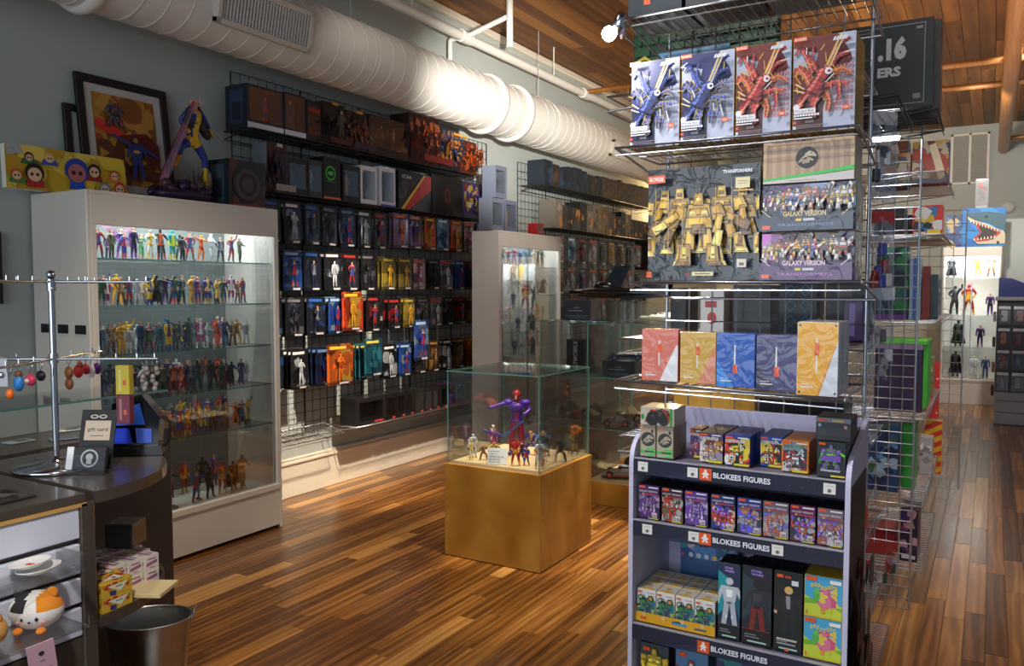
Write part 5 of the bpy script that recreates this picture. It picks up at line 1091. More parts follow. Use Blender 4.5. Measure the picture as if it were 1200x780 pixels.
# topmost shelf
def art_top(seed, c):
    def f(A): A.rect(0, 0, 1, 1, c); r = random.Random(seed); A.blobs(0, .2, 1, 1, [(60, 70, 90), (90, 94, 100), (40, 44, 56)], 20, r, .3); A.rect(.3, .12, .42, .3, ORANGE); A.rect(.5, .18, .8, .21, (130, 140, 160)); A.rect(.55, .3, .9, .35, (150, 160, 190))
    return f
fbox('model_box', -.925, -.765, 2.215, 2.273, .24, .2, (24, 36, 44), art_top(1, (20, 32, 40)), 'dark teal model box at the outer end of the topmost rack shelf')
fbox('model_box', -.755, -.56, 2.215, 2.273, .25, .2, (56, 54, 52), art_top(2, (52, 50, 48)), 'dark grey model box in the middle of the topmost rack shelf')
fbox('model_box', -.55, -.34, 2.215, 2.273, .22, .2, (120, 120, 126), art_top(3, (116, 116, 124)), 'pale grey model box at the aisle end of the topmost rack shelf')
# gold robot box
def art_gold(A):
    r = random.Random(5); A.rect(0, 0, 1, 1, (13, 17, 23)); A.ell(.5, .35, .38, .3, (18, 25, 33), 24); A.ell(.5, .12, .5, .1, (26, 36, 48), 24)
    G = [(176, 128, 30), (206, 160, 46), (120, 80, 24), (230, 196, 96)]
    for cx, cy, q in ((.16, .55, .62), (.86, .56, .62), (.31, .56, .6), (.69, .56, .6), (.5, .48, .66)):
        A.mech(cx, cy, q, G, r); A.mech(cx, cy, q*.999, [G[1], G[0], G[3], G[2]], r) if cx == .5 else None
    for x in (.11, .23, .36, .51, .65, .79): A.rect(x-.002, .2, x+.002, .8, (200, 170, 60))
    A.text('TRANSFORMERS', .71, .91, .03, (222, 222, 226), .25, .04); A.rect(.82, .78, .94, .87, (222, 206, 150)); A.rect(.84, .815, .92, .82, (120, 100, 60)); A.rect(.84, .835, .92, .84, (120, 100, 60)); A.rect(.8, .755, .97, .767, (200, 150, 50))
    A.rect(.84, .11, .92, .18, (216, 206, 186)); A.rect(.86, .125, .9, .15, (110, 60, 60)); A.rect(.45, .04, .64, .075, (222, 206, 150)); A.rect(.03, .03, .08, .08, ORANGE); A.rect(.4, .04, .43, .07, (160, 60, 60)); A.rect(.48, .053, .61, .062, (110, 90, 56))
    A.U([(.04, .86), (.2, .865), (.2, .935), (.04, .93)], ORANGE); A.text('BLOKEES', .055, .88, .035, (250, 236, 226), .13, .03)
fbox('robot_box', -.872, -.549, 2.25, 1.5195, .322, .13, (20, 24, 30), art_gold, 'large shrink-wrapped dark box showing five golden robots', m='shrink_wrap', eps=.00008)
def dino(A, cx, cy, r_, bg=(34, 30, 28), fg=(196, 178, 150)):
    A.disc(cx, cy, r_, bg, 28)
    def P(pts, c): A.poly([(cx*A.w+x*r_, cy*A.h+y*r_) for x, y in pts], c)
    P([(-.2, .35), (.2, .62), (.55, .5), (.86, .18), (.8, .02), (.5, .1), (.2, .12), (-.1, .0)], fg); P([(.0, .0), (.3, -.02), (.62, -.22), (.5, -.34), (.2, -.22), (-.05, -.3)], fg)
    P([(-.1, .3), (-.5, .0), (-.8, -.45), (-.62, -.42), (-.4, -.1), (-.02, .05)], fg)
    for k in range(5): P([(-.5+k*.16, -.1-k*.03), (-.4+k*.16, -.08-k*.03), (-.3+k*.13, -.55+k*.02), (-.38+k*.13, -.6+k*.02)], fg)
    for k in range(5): P([(.2+k*.12, .1-k*.015), (.26+k*.12, .09-k*.015), (.22+k*.12, -.0-k*.02)], bg)
    P([(.3, .42), (.42, .46), (.5, .38), (.36, .34)], bg)
def art_crate(A):
    A.rect(0, 0, 1, 1, (176, 142, 112))
    for i in range(17): A.rect(.05+i*.053, .1, .094+i*.053, .86, (186, 156, 128) if i % 2 else (170, 138, 110))
    for a in ((0, .0, .04, 1), (.96, 0, 1, 1), (0, .88, 1, 1), (0, 0, 1, .04)): A.rect(*a, (198, 164, 128))
    dino(A, .49, .55, .028); A.text('TRANSFORMERS', .08, .915, .05, (60, 44, 34), .5, .02)
    A.U([(0, .05), (1, .22), (1, .32), (.8, .26), (0, .10)], (60, 190, 80)); A.U([(0, 0), (1, 0), (1, .2), (0, .05)], (206, 196, 190)); A.rect(.3, .03, .6, .05, (160, 146, 136))
fbox('crate_box', -.541, -.311, 2.24, 1.777, .117, .13, (184, 156, 130), art_crate, 'wood-pattern box with a round dinosaur skeleton emblem, topmost of three', m='card')
def art_galaxy(bg, tint, seed, tc):
    def f(A):
        r = random.Random(seed); A.rect(0, 0, 1, 1, bg); A.blobs(0, .6, 1, 1, [(120, 90, 30), (70, 40, 90), tint], 16, r, .4)
        for k in range(9): A.mech(.1+k*.1, .68+r.uniform(-.06, .06), .5, [r.choice(((150, 40, 40), (60, 70, 150), (190, 150, 40), (150, 60, 130), (120, 120, 130))), r.choice(((180, 180, 186), (60, 60, 70), (200, 90, 50))), (220, 200, 180), (40, 36, 50)], r, 1)
        A.U([(0, 0), (1, 0), (1, .38), (.8, .3), (.5, .42), (.2, .3), (0, .38)], bg); A.text('GALAXY VERSION', .26, .3, .11, tc, .46, .03); A.rect(.4, .2, .46, .25, (226, 190, 60)); A.rect(.48, .2, .6, .25, (200, 200, 210)); A.rect(.03, .04, .12, .12, ORANGE)
        A.line(.02, .45, .12, .3, .002, tc); A.line(.98, .45, .88, .3, .002, tc); A.text('TRANSFORMERS', .2, .09, .06, tint, .6)
    return f
fbox('galaxy_box', -.541, -.306, 2.24, 1.648, .126, .14, (40, 44, 60), art_galaxy((24, 34, 62), (120, 140, 180), 3, (214, 186, 120)), 'blue shrink-wrapped wide box of small robots, middle of three', m='shrink_wrap')
fbox('galaxy_box', -.541, -.306, 2.24, 1.5195, .126, .14, (70, 40, 80), art_galaxy((70, 28, 88), (200, 120, 200), 4, (226, 190, 210)), 'purple shrink-wrapped wide box of small robots, lowest of three', m='shrink_wrap')
# five shrink-wrapped boxes on the tilted shelf
def art_plain(bg, c2, flip=False, frame=None):
    def f(A):
        A.rect(0, 0, 1, 1, bg); A.U([(.5, 0), (.95, .7), (1, .7), (1, 0)], c2) if not flip else A.U([(0, 0), (0, .5), (.45, 0)], c2)
        A.rect(.46, .3, .5, .78, (226, 220, 214)); A.rect(.43, .55 if not flip else .25, .55, .72 if not flip else .42, ORANGE); A.rect(.1, .1, .4, .12, (226, 220, 214)); A.rect(.1, .15, .3, .16, (226, 220, 214))
        if frame: A.U([(.55, 0), (1, 0), (1, .75)], (206, 210, 216)); [A.disc(x, y, .003, (60, 40, 10), 8) for x in (.06, .94) for y in (.04, .96)]
    return f
SB = [(-.852, -.745, 2.16, 1.238, .146, (214, 112, 92), (226, 226, 226), False, 'salmon pink shrink-wrapped box on the tilted shelf'), (-.741, -.640, 2.165, 1.2365, .142, (206, 160, 56), (214, 130, 100), False, 'mustard shrink-wrapped box on the tilted shelf'),
      (-.636, -.533, 2.155, 1.234, .145, (20, 84, 176), (24, 130, 214), True, 'bright blue shrink-wrapped box on the tilted shelf'), (-.529, -.422, 2.15, 1.232, .147, (66, 62, 110), (50, 44, 76), True, 'violet grey shrink-wrapped box on the tilted shelf')]
for x0, x1, yf, z, h, c, c2, fl_, lab in SB: fbox('wrapped_box', x0, x1, yf, z, h, .06, c, art_plain(c, c2, fl_), lab, m='shrink_wrap')
fbox('wrapped_box', -.420, -.322, 2.12, 1.2295, .185, .17, (232, 232, 236), art_plain((232, 166, 20), (210, 120, 40), False, True), 'tall amber and white shrink-wrapped box at the aisle end', m='shrink_wrap')
# clip lamp on the top shelf
lm = inst('clip_lamp', [], (-.945, 2.19, 2.235), label='small bright clip lamp at the outer corner of the topmost shelf', cat='lamp')
obj('lamp_housing', MB().lathe([(0, .05), (.012, .05), (.02, .02), (.026, -.012), (.022, -.012), (.016, .01), (0, .015)], 18, col=(180, 182, 186)).mesh('lamp_housing', 'chrome'), lm, (0, 0, 0), (.5, .5, 0))
obj('bulb', MB().ell((-.016, -.026, -.012), (.021, .021, .021), 14, 9).mesh('bulb', 'led'), lm)
obj('clamp', MB().box(-.008, .02, -.006, .012, .02, .034, (60, 60, 64), b=.002).rod((0, .01, .0), (.03, .09, -.03), .0025, 6, (60, 60, 64)).mesh('clamp', 'painted'), lm)
_bl = bpy.data.lights.new('bulb_light', 'POINT'); _bl.energy = 1.6; _bl.shadow_soft_size = .02; _bl.color = (1, .97, .92)
_bo = bpy.data.objects.new('bulb_light', _bl); COL.objects.link(_bo); _bo.location = (-.975, 2.13, 2.20)
spot((-1.0, 2.13, 2.235), (-3.70, 6.3, 3.05), 900, 26, .9, (1, .96, .88), .02)
# green brick-pattern print and things behind the rack
q = MB().box(-1.13, -.62, 2.76, 2.78, 2.16, 2.62, (20, 56, 30), b=.002); A = Art(.5, .45); r_ = random.Random(9)
for i in range(12):
    for j in range(9): A.rect(j*.125-(.06 if i % 2 else 0)+.005, i/12+.008, (j+1)*.125-(.06 if i % 2 else 0)-.005, (i+1)/12-.008, r_.choice(((30, 84, 40), (22, 66, 34), (40, 96, 48), (18, 50, 30))))
A.U([(.0, .28), (.1, .3), (.2, .24), (.1, .33)], (200, 180, 50)); A.rect(.2, .27, .7, .33, (100, 150, 190)); A.rect(.24, .29, .6, .31, (60, 100, 130)); q.art(A, (-1.125, 2.76, 2.165), (1, 0, 0), (0, 0, 1), .0003)
obj('large_box', q.mesh('large_box', 'card'), None, (0, 0, 0), label='green brick-pattern box standing behind the upper rack', cat='box')
wire_shelf('wire shelf at the back of the front rack, under the brick-pattern box', -1.15, -.35, 2.578, 3.0, 2.15, '+x')
wire_shelf('wire shelf on the back of the front rack, middle height', -1.1, -.34, 2.578, 3.3, 1.325, '+x', step=.04)
wire_shelf('lower wire shelf on the back of the front rack', -1.1, -.34, 2.578, 3.3, .985, '+x', step=.04)
wire_shelf('wire shelf at knee height on the back of the front rack', -1.0, -.34, 2.578, 3.3, .66, '+x', step=.03)
wire_shelf('wire shelf at shin height on the back of the front rack', -1.0, -.34, 2.578, 3.45, .36, '+x', step=.022)
wire_shelf('lowest wire shelf on the back of the front rack', -1.0, -.33, 2.578, 3.62, .10, '+x', step=.022)
BH = [(-1.05, -.99, 2.95, 1.33, .17, (24, 24, 28), 'narrow black box behind the grid, outer end'), (-.95, -.86, 3.0, 1.33, .16, (206, 204, 200), 'white box with red marks seen through the grid'), (-.84, -.70, 3.05, 1.33, .18, (30, 32, 38), 'black box seen through the middle of the grid'),
      (-.66, -.53, 3.0, 1.33, .2, (18, 34, 54), 'navy box with blue diamond pattern seen through the grid'), (-.50, -.36, 3.0, 1.33, .2, (16, 16, 20), 'black box seen through the grid, aisle end')]
def art_dia(A):
    A.rect(0, 0, 1, 1, (16, 34, 54))
    for i in range(3):
        for j in range(2): cx, cy = .3+j*.4, .25+i*.28; A.U([(cx-.16, cy), (cx, cy+.12), (cx+.16, cy), (cx, cy-.12)], (44, 110, 150)); A.U([(cx-.12, cy), (cx, cy+.09), (cx+.12, cy), (cx, cy-.09)], (16, 34, 54))
for x0, x1, yf, z, h, c, lab in BH: fbox('carton', x0, x1, yf, z, h, .15, c, art_dia if 'diamond' in lab else (lambda A, c=c: (A.rect(.2, .6, .7, .75, (180, 40, 34)), A.ell(.5, .35, .2, .15, (180, 40, 34))) if 'red' in lab else A.rect(.3, .7, .6, .8, (90, 70, 60))), lab)
fbox('carton', -1.05, -.74, 3.0, .99, .14, .2, (206, 150, 40), lambda A: A.rect(.3, .2, .7, .8, (214, 160, 50)), 'amber carton lying behind the grid above the figure stand')
fbox('carton', -.7, -.42, 2.9, .99, .12, .2, (20, 30, 34), lambda A: A.rect(.2, .3, .6, .5, (40, 70, 80)), 'dark carton lying behind the grid above the figure stand')
# ================================================================== FIGURE DISPLAY STAND
ds = inst('display_stand', [], (0, 0, 0), label='tall dark-fronted merchandise stand with lettered shelf strips', cat='stand')
def side_outline(): 
    P = [(2.19, .0), (2.19, .99)]
    for i in range(7): t = i/6*PI/2; P.append((2.19+.075-.075*math.cos(t), .99+.075*math.sin(t)))
    return P+[(2.50, 1.115), (2.52, 1.13), (2.52, 0)]
for a, b, nm in ((-.90, -.887, 'outer'), (-.309, -.296, 'aisle')):
    q = MB().prism(side_outline(), a, b, 'x', (205, 200, 222))
    if nm == 'aisle':
        A = Art(.29, .98); r = random.Random(4); A.rect(0, 0, 1, 1, (52, 38, 30)); A.blobs(0, 0, 1, .72, [(96, 50, 30), (60, 44, 40), (130, 76, 40), (40, 44, 60), (120, 34, 30), (70, 66, 60)], 150, r, .28)
        A.U([(.1, .86), (.3, .9), (.3, .97), (.1, .93)], ORANGE); A.text('BLOKEES', .35, .93, .03, (226, 226, 230), .6, .03); q.art(A, (b, 2.2, .01), (0, 1, 0), (0, 0, 1), .0002)
    obj('side_panel', q.mesh('side_panel', 'painted'), ds)
obj('back_panel', MB().box(-.887, -.309, 2.505, 2.52, 0, 1.12, (190, 186, 214), b=.002).mesh('back_panel', 'painted'), ds)
def strip(z0, z1, tags, tx, slope=0):
    q = MB().box(-.887, -.309, 2.19, 2.198, z0, z1, (26, 28, 52), b=.001).box(-.887, -.309, 2.1885, 2.1995, z1, z1+.003, (170, 166, 176)); w_ = .578; h_ = z1-z0; A = Art(w_, h_); r = random.Random(int(z0*100))
    for _ in range(16): A.disc(r.uniform(.45, .98), r.uniform(.1, .9), r.uniform(.0007, .0016), r.choice(((60, 90, 190), (40, 60, 140), (120, 60, 70))), 6)
    A.U([(.12, .0), (.42, .75), (.4, .1), (.3, 0)], (36, 40, 70))
    for x in tags:
        A.rect(x-.026, .2, x+.026, .84, (236, 232, 222)); A.disc(x, .4, .0055, (150, 146, 140), 10); A.disc(x, .4, .003, (90, 86, 84), 8); A.rect(x-.015, .66, x+.015, .7, (190, 186, 180))
    A.rect(tx-.03, .12, tx+.03, .88, ORANGE); A.disc(tx, .72, .0042, (250, 240, 232), 10)
    A.poly([(tx*w_-.009, .26*h_), (tx*w_-.003, .26*h_), (tx*w_, .42*h_), (tx*w_+.003, .26*h_), (tx*w_+.009, .26*h_), (tx*w_+.0045, .45*h_), (tx*w_+.011, .50*h_), (tx*w_+.0045, .64*h_), (tx*w_-.0045, .64*h_), (tx*w_-.011, .5*h_), (tx*w_-.0045, .45*h_)], (250, 240, 232))
    A.text('BLOKEES FIGURES', tx+.038, .33, .36, (238, 238, 244), .268, .03)
    q.art(A, (-.887, 2.19, z0), (1, 0, 0), (0, 0, 1), .00008); obj('shelf_strip', q.mesh('shelf_strip', 'card'), ds)
    obj('shelf_board', MB().box(-.887, -.309, 2.2, 2.505, z1-.012, z1, (120, 112, 130), b=.001).mesh('shelf_board', 'painted'), ds)
strip(.960, 1.004, (.052, .308, .935), .372)
strip(.778, .822, (.078, .317, .715), .374)
strip(.468, .513, (), .372)
strip(.22, .265, (), .372)
obj('plinth', MB().box(-.887, -.309, 2.2, 2.5, 0, .05, (26, 28, 50)).mesh('plinth', 'painted'), ds)
# upper tier: wood-look boxes, then runs of slim boxes
def art_dinobox(A):
    A.rect(0, 0, 1, 1, (172, 154, 128)); A.rect(.04, .03, .96, .97, (184, 168, 144)); dino(A, .5, .55, .021, (56, 60, 58), (184, 168, 144)); A.rect(.12, .84, .4, .9, (226, 130, 90)); A.U([(.7, .8), (.8, .88), (.9, .8), (.8, .74)], (60, 56, 50))
    A.rect(0, .12, 1, .2, (60, 190, 80)); A.rect(.3, .14, .9, .18, (40, 60, 50)); A.rect(.45, .23, .92, .29, (70, 200, 90)); A.rect(.45, .02, .9, .08, (70, 200, 90))
for x0, x1, lab in ((-.876, -.829, 'tall wood-pattern dinosaur emblem box at the stand edge'), (-.826, -.775, 'tall wood-pattern dinosaur emblem box, second from the stand edge')):
    fbox('emblem_box', x0, x1, 2.215, 1.0078, .094, .055, (158, 140, 116), art_dinobox, lab, group='dinosaur emblem boxes on the stand')
    fbox('emblem_box', x0, x1, 2.275, 1.0078, .094, .055, (150, 132, 110), None, lab.replace('tall', 'rear tall'), group='dinosaur emblem boxes on the stand')
def art_dv(A): A.rect(0, 0, 1, 1, (214, 200, 180)); r = random.Random(2); A.U([(.1, .15), (.9, .2), (.85, .85), (.3, .9)], (206, 70, 40)); A.blobs(.2, .2, .8, .8, [(60, 50, 50), (90, 80, 74), (180, 60, 40), (40, 36, 40)], 22, r, .5); A.rect(.88, 0, .96, 1, (60, 170, 70)); A.rect(.02, .3, .1, .6, (60, 170, 70))
fbox('vehicle_box', -.872, -.77, 2.205, 1.1025, .053, .1, (200, 176, 146), art_dv, 'small box with an orange dinosaur vehicle lying on the emblem boxes')
def art_slim(bg, pal, seed, edge=None, title=(230, 226, 220)):
    def f(A):
        r = random.Random(seed); A.rect(0, 0, 1, 1, bg); A.blobs(0, .1, 1, .7, pal, 34, r, .5); A.mech(.5, .42, .62, pal, r, 3); A.mech(.3, .3, .4, pal[::-1], r, 1)
        A.rect(.4, 0, 1, .08, (214, 196, 40)); A.rect(.04, .92, .36, .985, ORANGE); A.rect(.55, .93, .95, .97, (226, 226, 230)); A.text('DEFENDER', .06, .78, .1, title, .8, .03)
        if edge: [A.rect(*b_, edge) for b_ in ((0, 0, .04, 1), (.96, 0, 1, 1))]
    return f
RUNS = [(-.745, -.71, 2.275, 3, (70, 50, 40), art_slim((120, 60, 50), [(200, 60, 50), (60, 70, 150), (200, 150, 130), (90, 60, 120)], 1), 'red and blue robot box'),
        (-.703, -.636, 2.232, 7, (34, 26, 26), art_slim((96, 70, 120), [(200, 140, 50), (150, 140, 160), (120, 60, 40), (220, 210, 200)], 2), 'purple and ochre robot box'),
        (-.631, -.560, 2.228, 7, (20, 60, 150), art_slim((24, 78, 176), [(40, 40, 44), (226, 200, 60), (214, 60, 30), (230, 230, 230)], 3), 'blue robot box, nearer the middle'),
        (-.541, -.480, 2.262, 6, (22, 58, 146), art_slim((24, 78, 176), [(200, 50, 30), (226, 200, 60), (40, 40, 50), (230, 220, 210)], 4), 'blue robot box beside the orange run'),
        (-.475, -.405, 2.228, 7, (206, 116, 20), art_slim((222, 130, 30), [(226, 226, 224), (60, 60, 70), (190, 40, 40), (150, 160, 170)], 5, (226, 130, 24), (60, 140, 120)), 'orange robot box')]
for x0, x1, yf, n, col, af, lab in RUNS:
    for k in range(n): fbox('slim_box', x0, x1, yf+k*.0235, 1.0078, .084, .0225, col, af if k == 0 else None, f'slim {lab}, {"front of its run" if k == 0 else ORD[k]+" from the front"}', group='slim robot boxes on the upper tier')
fbox('bulky_box', -.383, -.312, 2.21, 1.0078, .095, .07, (28, 30, 34), lambda A: (A.rect(0, 0, 1, 1, (34, 40, 46)), A.mech(.5, .58, .8, [(90, 170, 50), (120, 80, 170), (60, 120, 40), (40, 36, 60)], random.Random(7), 0), A.rect(.15, .45, .85, .62, (116, 80, 170)), A.text('Devastator', .15, .16, .07, (226, 226, 230), .7, .03), A.rect(.5, .02, 1, .07, (220, 200, 40)), A.rect(.06, .9, .3, .97, ORANGE)), 'green and violet robot box at the aisle end of the upper tier')
fbox('bulky_box', -.386, -.300, 2.205, 1.105, .06, .105, (44, 46, 50), lambda A: (A.rect(0, 0, 1, 1, (52, 54, 58)), A.rect(0, .8, 1, 1, (120, 130, 150)), A.rect(.05, .84, .3, .94, ORANGE), A.rect(.45, .84, .8, .92, (230, 190, 60)), A.ell(.1, .66, .05, .08, (150, 180, 210)), A.ell(.85, .62, .05, .08, (226, 150, 130)), A.rect(.05, .2, .95, .55, (66, 68, 72))), 'dark grey box lying on the green and violet one')
fbox('bulky_box', -.383, -.312, 2.285, 1.0078, .095, .2, (30, 30, 32), None, 'black box behind the green and violet one')
# second tier: eight upright boxes
T2 = [((86, 44, 110), [(150, 130, 160), (100, 50, 130), (180, 140, 190), (60, 36, 80)], 'dull violet'), ((70, 30, 56), [(200, 60, 40), (170, 170, 166), (60, 40, 44), (110, 90, 60)], 'plum and rust'), ((110, 60, 160), [(150, 130, 180), (120, 70, 170), (190, 170, 200), (80, 50, 120)], 'bright violet'),
      ((30, 60, 120), [(190, 60, 50), (110, 80, 210), (210, 180, 160), (50, 50, 70)], 'navy with red robot'), ((36, 70, 150), [(150, 150, 160), (96, 90, 220), (60, 60, 70), (200, 130, 90)], 'blue with violet streaks'), ((130, 110, 120), [(150, 140, 150), (190, 96, 60), (120, 110, 180), (170, 160, 160)], 'washed grey and orange'),
      ((120, 30, 90), [(190, 80, 50), (130, 90, 220), (60, 56, 70), (170, 170, 176)], 'magenta with violet robot'), ((140, 120, 132), [(160, 150, 160), (170, 90, 70), (130, 100, 190), (190, 186, 190)], 'washed pink grey')]
X2 = [(-.879, -.814), (-.808, -.743), (-.738, -.671), (-.663, -.594), (-.589, -.522), (-.519, -.451), (-.448, -.383), (-.379, -.314)]
def art_t2(bg, pal, s_):
    def f(A):
        r = random.Random(s_); A.rect(0, 0, 1, 1, bg); A.blobs(0, .05, 1, .68, pal, 40, r, .4); A.mech(.5, .38, .62, pal, r, 3); A.rect(.7, .05, .92, .2, (206, 196, 190)); A.rect(.73, .07, .89, .14, (150, 130, 130))
        A.rect(0, .72, 1, 1, tuple(int(v_*.8) for v_ in bg)); A.rect(.05, .92, .34, .985, ORANGE); A.rect(.5, .93, .96, .97, (226, 220, 226)); A.text('GALAXY VERSION', .06, .8, .055, (214, 190, 210), .86, .02); A.rect(.3, .73, .95, .76, (190, 60, 60)); A.rect(.2, .73, .28, .77, (226, 196, 50)); A.rect(.5, 0, .98, .03, (220, 204, 50))
    return f
for i, ((bg, pal, nm), (x0, x1)) in enumerate(zip(T2, X2)):
    fbox('figure_box', x0, x1, 2.215, .8258, .099, .045, (22, 18, 30), art_t2(bg, pal, 60+i if i != 2 else 60), f'{nm} upright figure box on the second tier of the stand', group='upright figure boxes on the second tier')
    fbox('figure_box', x0, x1, 2.264, .8258, .099, .045, (22, 18, 30), None, f'figure box standing behind the {nm} one', group='upright figure boxes on the second tier')
# third tier
tr = inst('display_tray', [], (0, 0, 0), label='yellow display tray holding the four white CR boxes', cat='tray')
q = MB().box(-.882, -.645, 2.212, 2.44, .5168, .519, (228, 168, 30)).box(-.882, -.645, 2.208, 2.211, .517, .545, (230, 168, 26)).box(-.6449, -.643, 2.208, 2.44, .517, .575, (60, 44, 30)).box(-.884, -.882, 2.208, 2.44, .517, .56, (228, 168, 30))
A = Art(.237, .028); A.ell(.55, .55, .09, .2, (40, 50, 60)); A.rect(.47, .35, .66, .6, (60, 150, 190)); A.rect(.06, .3, .14, .6, ORANGE); A.rect(.75, .3, .9, .5, (90, 90, 96)); q.art(A, (-.882, 2.208, .517), (1, 0, 0), (0, 0, 1), .0001); obj('tray', q.mesh('tray', 'card'), tr)
def art_cr(A):
    A.rect(0, 0, 1, 1, (228, 226, 220)); A.rect(0, 0, 1, .3, (230, 170, 30)); r = random.Random(3); A.blobs(.2, .2, .85, .62, [(60, 130, 140), (70, 150, 70), (90, 96, 110), (40, 60, 70), (150, 190, 110)], 34, r, .4); A.mech(.55, .42, .5, [(70, 110, 130), (50, 80, 100), (150, 170, 80), (60, 70, 80)], r)
    A.text('CR', .06, .66, .17, (40, 40, 44), .45, .02); A.disc(.76, .75, .009, (50, 60, 50), 18); A.disc(.76, .75, .0055, (210, 150, 50), 14); A.disc(.4, .2, .006, (220, 190, 140), 14); A.rect(.06, .9, .3, .96, ORANGE); A.rect(.55, .91, .95, .93, (200, 120, 110))
for i, (x0, x1) in enumerate(((-.8805, -.8225), (-.8205, -.7645), (-.7625, -.7075), (-.7055, -.647))):
    for k in range(3): fbox('character_box', x0, x1, 2.2135+k*.062, .5195, .094, .056, (214, 204, 186) if k == 0 else (206, 186, 150), art_cr if k == 0 else None, f'white CR figure box in the yellow tray, {ORD[i]} column, {ORD[k]} rank', group='white figure boxes in the yellow tray', top=lambda A: (A.rect(0, 0, 1, 1, (206, 196, 180)), A.U([(0, 0), (.5, .5), (1, 0)], (220, 176, 60)), A.rect(.35, .55, .65, .7, (200, 120, 90))))
def art_poster(A):
    r = random.Random(6); A.rect(0, 0, 1, 1, (66, 110, 170)); A.blobs(0, 0, 1, .4, [(90, 140, 200), (120, 160, 210), (50, 90, 150)], 20, r, .5); A.U([(0, .9), (.3, 1), (0, 1)], (190, 180, 60)); A.blobs(.05, .35, .95, .95, [(40, 60, 90), (60, 150, 160), (200, 90, 50), (220, 210, 200), (40, 44, 60), (190, 190, 60), (110, 170, 220)], 70, r, .2)
    for k in range(6): A.disc(.2+k*.14, .1, .008, r.choice(((220, 190, 80), (200, 210, 220), (80, 100, 130))), 12)
    A.rect(.03, .06, .08, .12, ORANGE)
q = MB().box(-.83, -.648, 2.452, 2.47, .519, .772, (60, 90, 140)); A = Art(.18, .12); art_poster(A); q.art(A, (-.829, 2.452, .65), (1, 0, 0), (0, 0, 1), .0001)
obj('backing_card', q.mesh('backing_card', 'card'), None, label='blue printed backing card crowded with small robots behind the white boxes', cat='card')
def art_tall(bg, glow, suit, skin, hair, legs, foot, title, tcol, line):
    def f(A):
        A.rect(0, 0, 1, 1, bg); A.U([(0, .3), (0, .9), (.5, .8), (.3, .4)], glow); A.U([(1, .3), (1, .7), (.6, .6)], tuple((a+b)//2 for a, b in zip(bg, glow)))
        A.person(.52, .52, .66, suit, skin, hair, legs); r = random.Random(3)
        A.U([(.36, .66), (.68, .66), (.64, .56), (.4, .56)], tuple(min(255, int(v_*1.25+8)) for v_ in suit)); A.U([(.4, .5), (.62, .5), (.6, .47), (.42, .47)], tuple(int(v_*.5) for v_ in suit))
        for s_ in (-1, 1): A.ell(.52+s_*.13, .3, .05, .03, tuple(min(255, int(v_*1.2)) for v_ in legs))
        A.rect(0, 0, 1, .19, foot); A.rect(0, .19, 1, .196, line)
        if title: A.text(title[0], .3, .93, .03, tcol, .38, .03); A.text(title[1], .3, .89, .03, tcol, .42, .03)
        A.rect(.1, .12, .5, .13, (150, 150, 156)); A.rect(.1, .09, .6, .1, (150, 150, 156)); A.rect(.2, .03, .85, .05, (170, 210, 190))
    return f
fbox('figure_carton', -.640, -.577, 2.215, .5168, .216, .085, (20, 24, 34), art_tall((30, 44, 74), (30, 150, 160), (196, 198, 204), (206, 208, 212), (190, 192, 198), (186, 188, 194), (18, 20, 24), ('STAR', 'WARS'), (190, 150, 230), (120, 90, 60)), 'tall box showing a white armoured trooper on blue')
fbox('figure_carton', -.573, -.492, 2.215, .5168, .220, .085, (18, 18, 24), art_tall((30, 28, 42), (44, 60, 70), (44, 44, 50), (30, 30, 34), (26, 26, 30), (120, 36, 26), (22, 14, 14), ('STAR', 'WARS'), (170, 140, 230), (170, 60, 30)), 'tall dark box showing a figure in black armour and red light')
fbox('figure_carton', -.487, -.412, 2.215, .5168, .222, .085, (16, 20, 18), lambda A: (art_tall((14, 18, 16), (18, 26, 20), (36, 30, 34), (220, 170, 130), (226, 190, 50), (26, 30, 28), (14, 18, 16), None, (220, 220, 220), (14, 18, 16))(A), A.U([(.42, .7), (.58, .7), (.58, .54), (.46, .54)], (150, 146, 150)), A.rect(.1, .92, .32, .96, ORANGE), A.rect(.38, .92, .6, .95, (190, 60, 60)), A.rect(.62, .84, .86, .9, (226, 226, 228)), [A.rect(.12+k*.066, .14, .17+k*.066, .165, (222, 214, 190)) for k in range(11)], [A.rect(.15+k*.065, .09, .2+k*.065, .11, (170, 170, 174)) for k in range(10)], A.rect(.42, .01, .56, .04, ORANGE)), 'tall black box showing a blond figure in a dark jacket')
fbox('figure_carton', -.57, -.44, 2.305, .5168, .215, .08, (24, 22, 30), None, 'tall black box behind the two dark figure boxes')
def art_cute(A):
    r = random.Random(9); A.rect(0, 0, 1, 1, (70, 170, 210)); A.U([(0, 0), (1, 0), (1, .35), (.5, .3), (0, .5)], (200, 214, 60)); A.U([(0, .3), (.6, .35), (1, .2), (1, .3), (.4, .45), (0, .42)], (110, 180, 60)); A.blobs(.4, .35, .8, .65, [(224, 120, 150), (214, 90, 130), (230, 200, 80)], 14, r, .3)
    A.ell(.33, .52, .09, .14, (90, 180, 70)); A.ell(.33, .64, .07, .07, (110, 196, 80)); [A.ell(.2+k*.09, .76+.03*math.sin(k*1.3), .035, .05, (240, 214, 80)) for k in range(8)]; [A.ell(.2+k*.09, .76+.03*math.sin(k*1.3), .015, .022, (60, 120, 190)) for k in range(8)]; A.rect(.03, .88, .32, .98, ORANGE); A.rect(.68, .86, .98, .95, (240, 236, 226)); A.ell(.5, .18, .06, .06, (230, 150, 60)); A.ell(.7, .22, .04, .05, (230, 200, 70)); A.rect(0, 0, 1, .04, (214, 190, 60)); A.ell(.06, .1, .03, .05, (226, 120, 60))
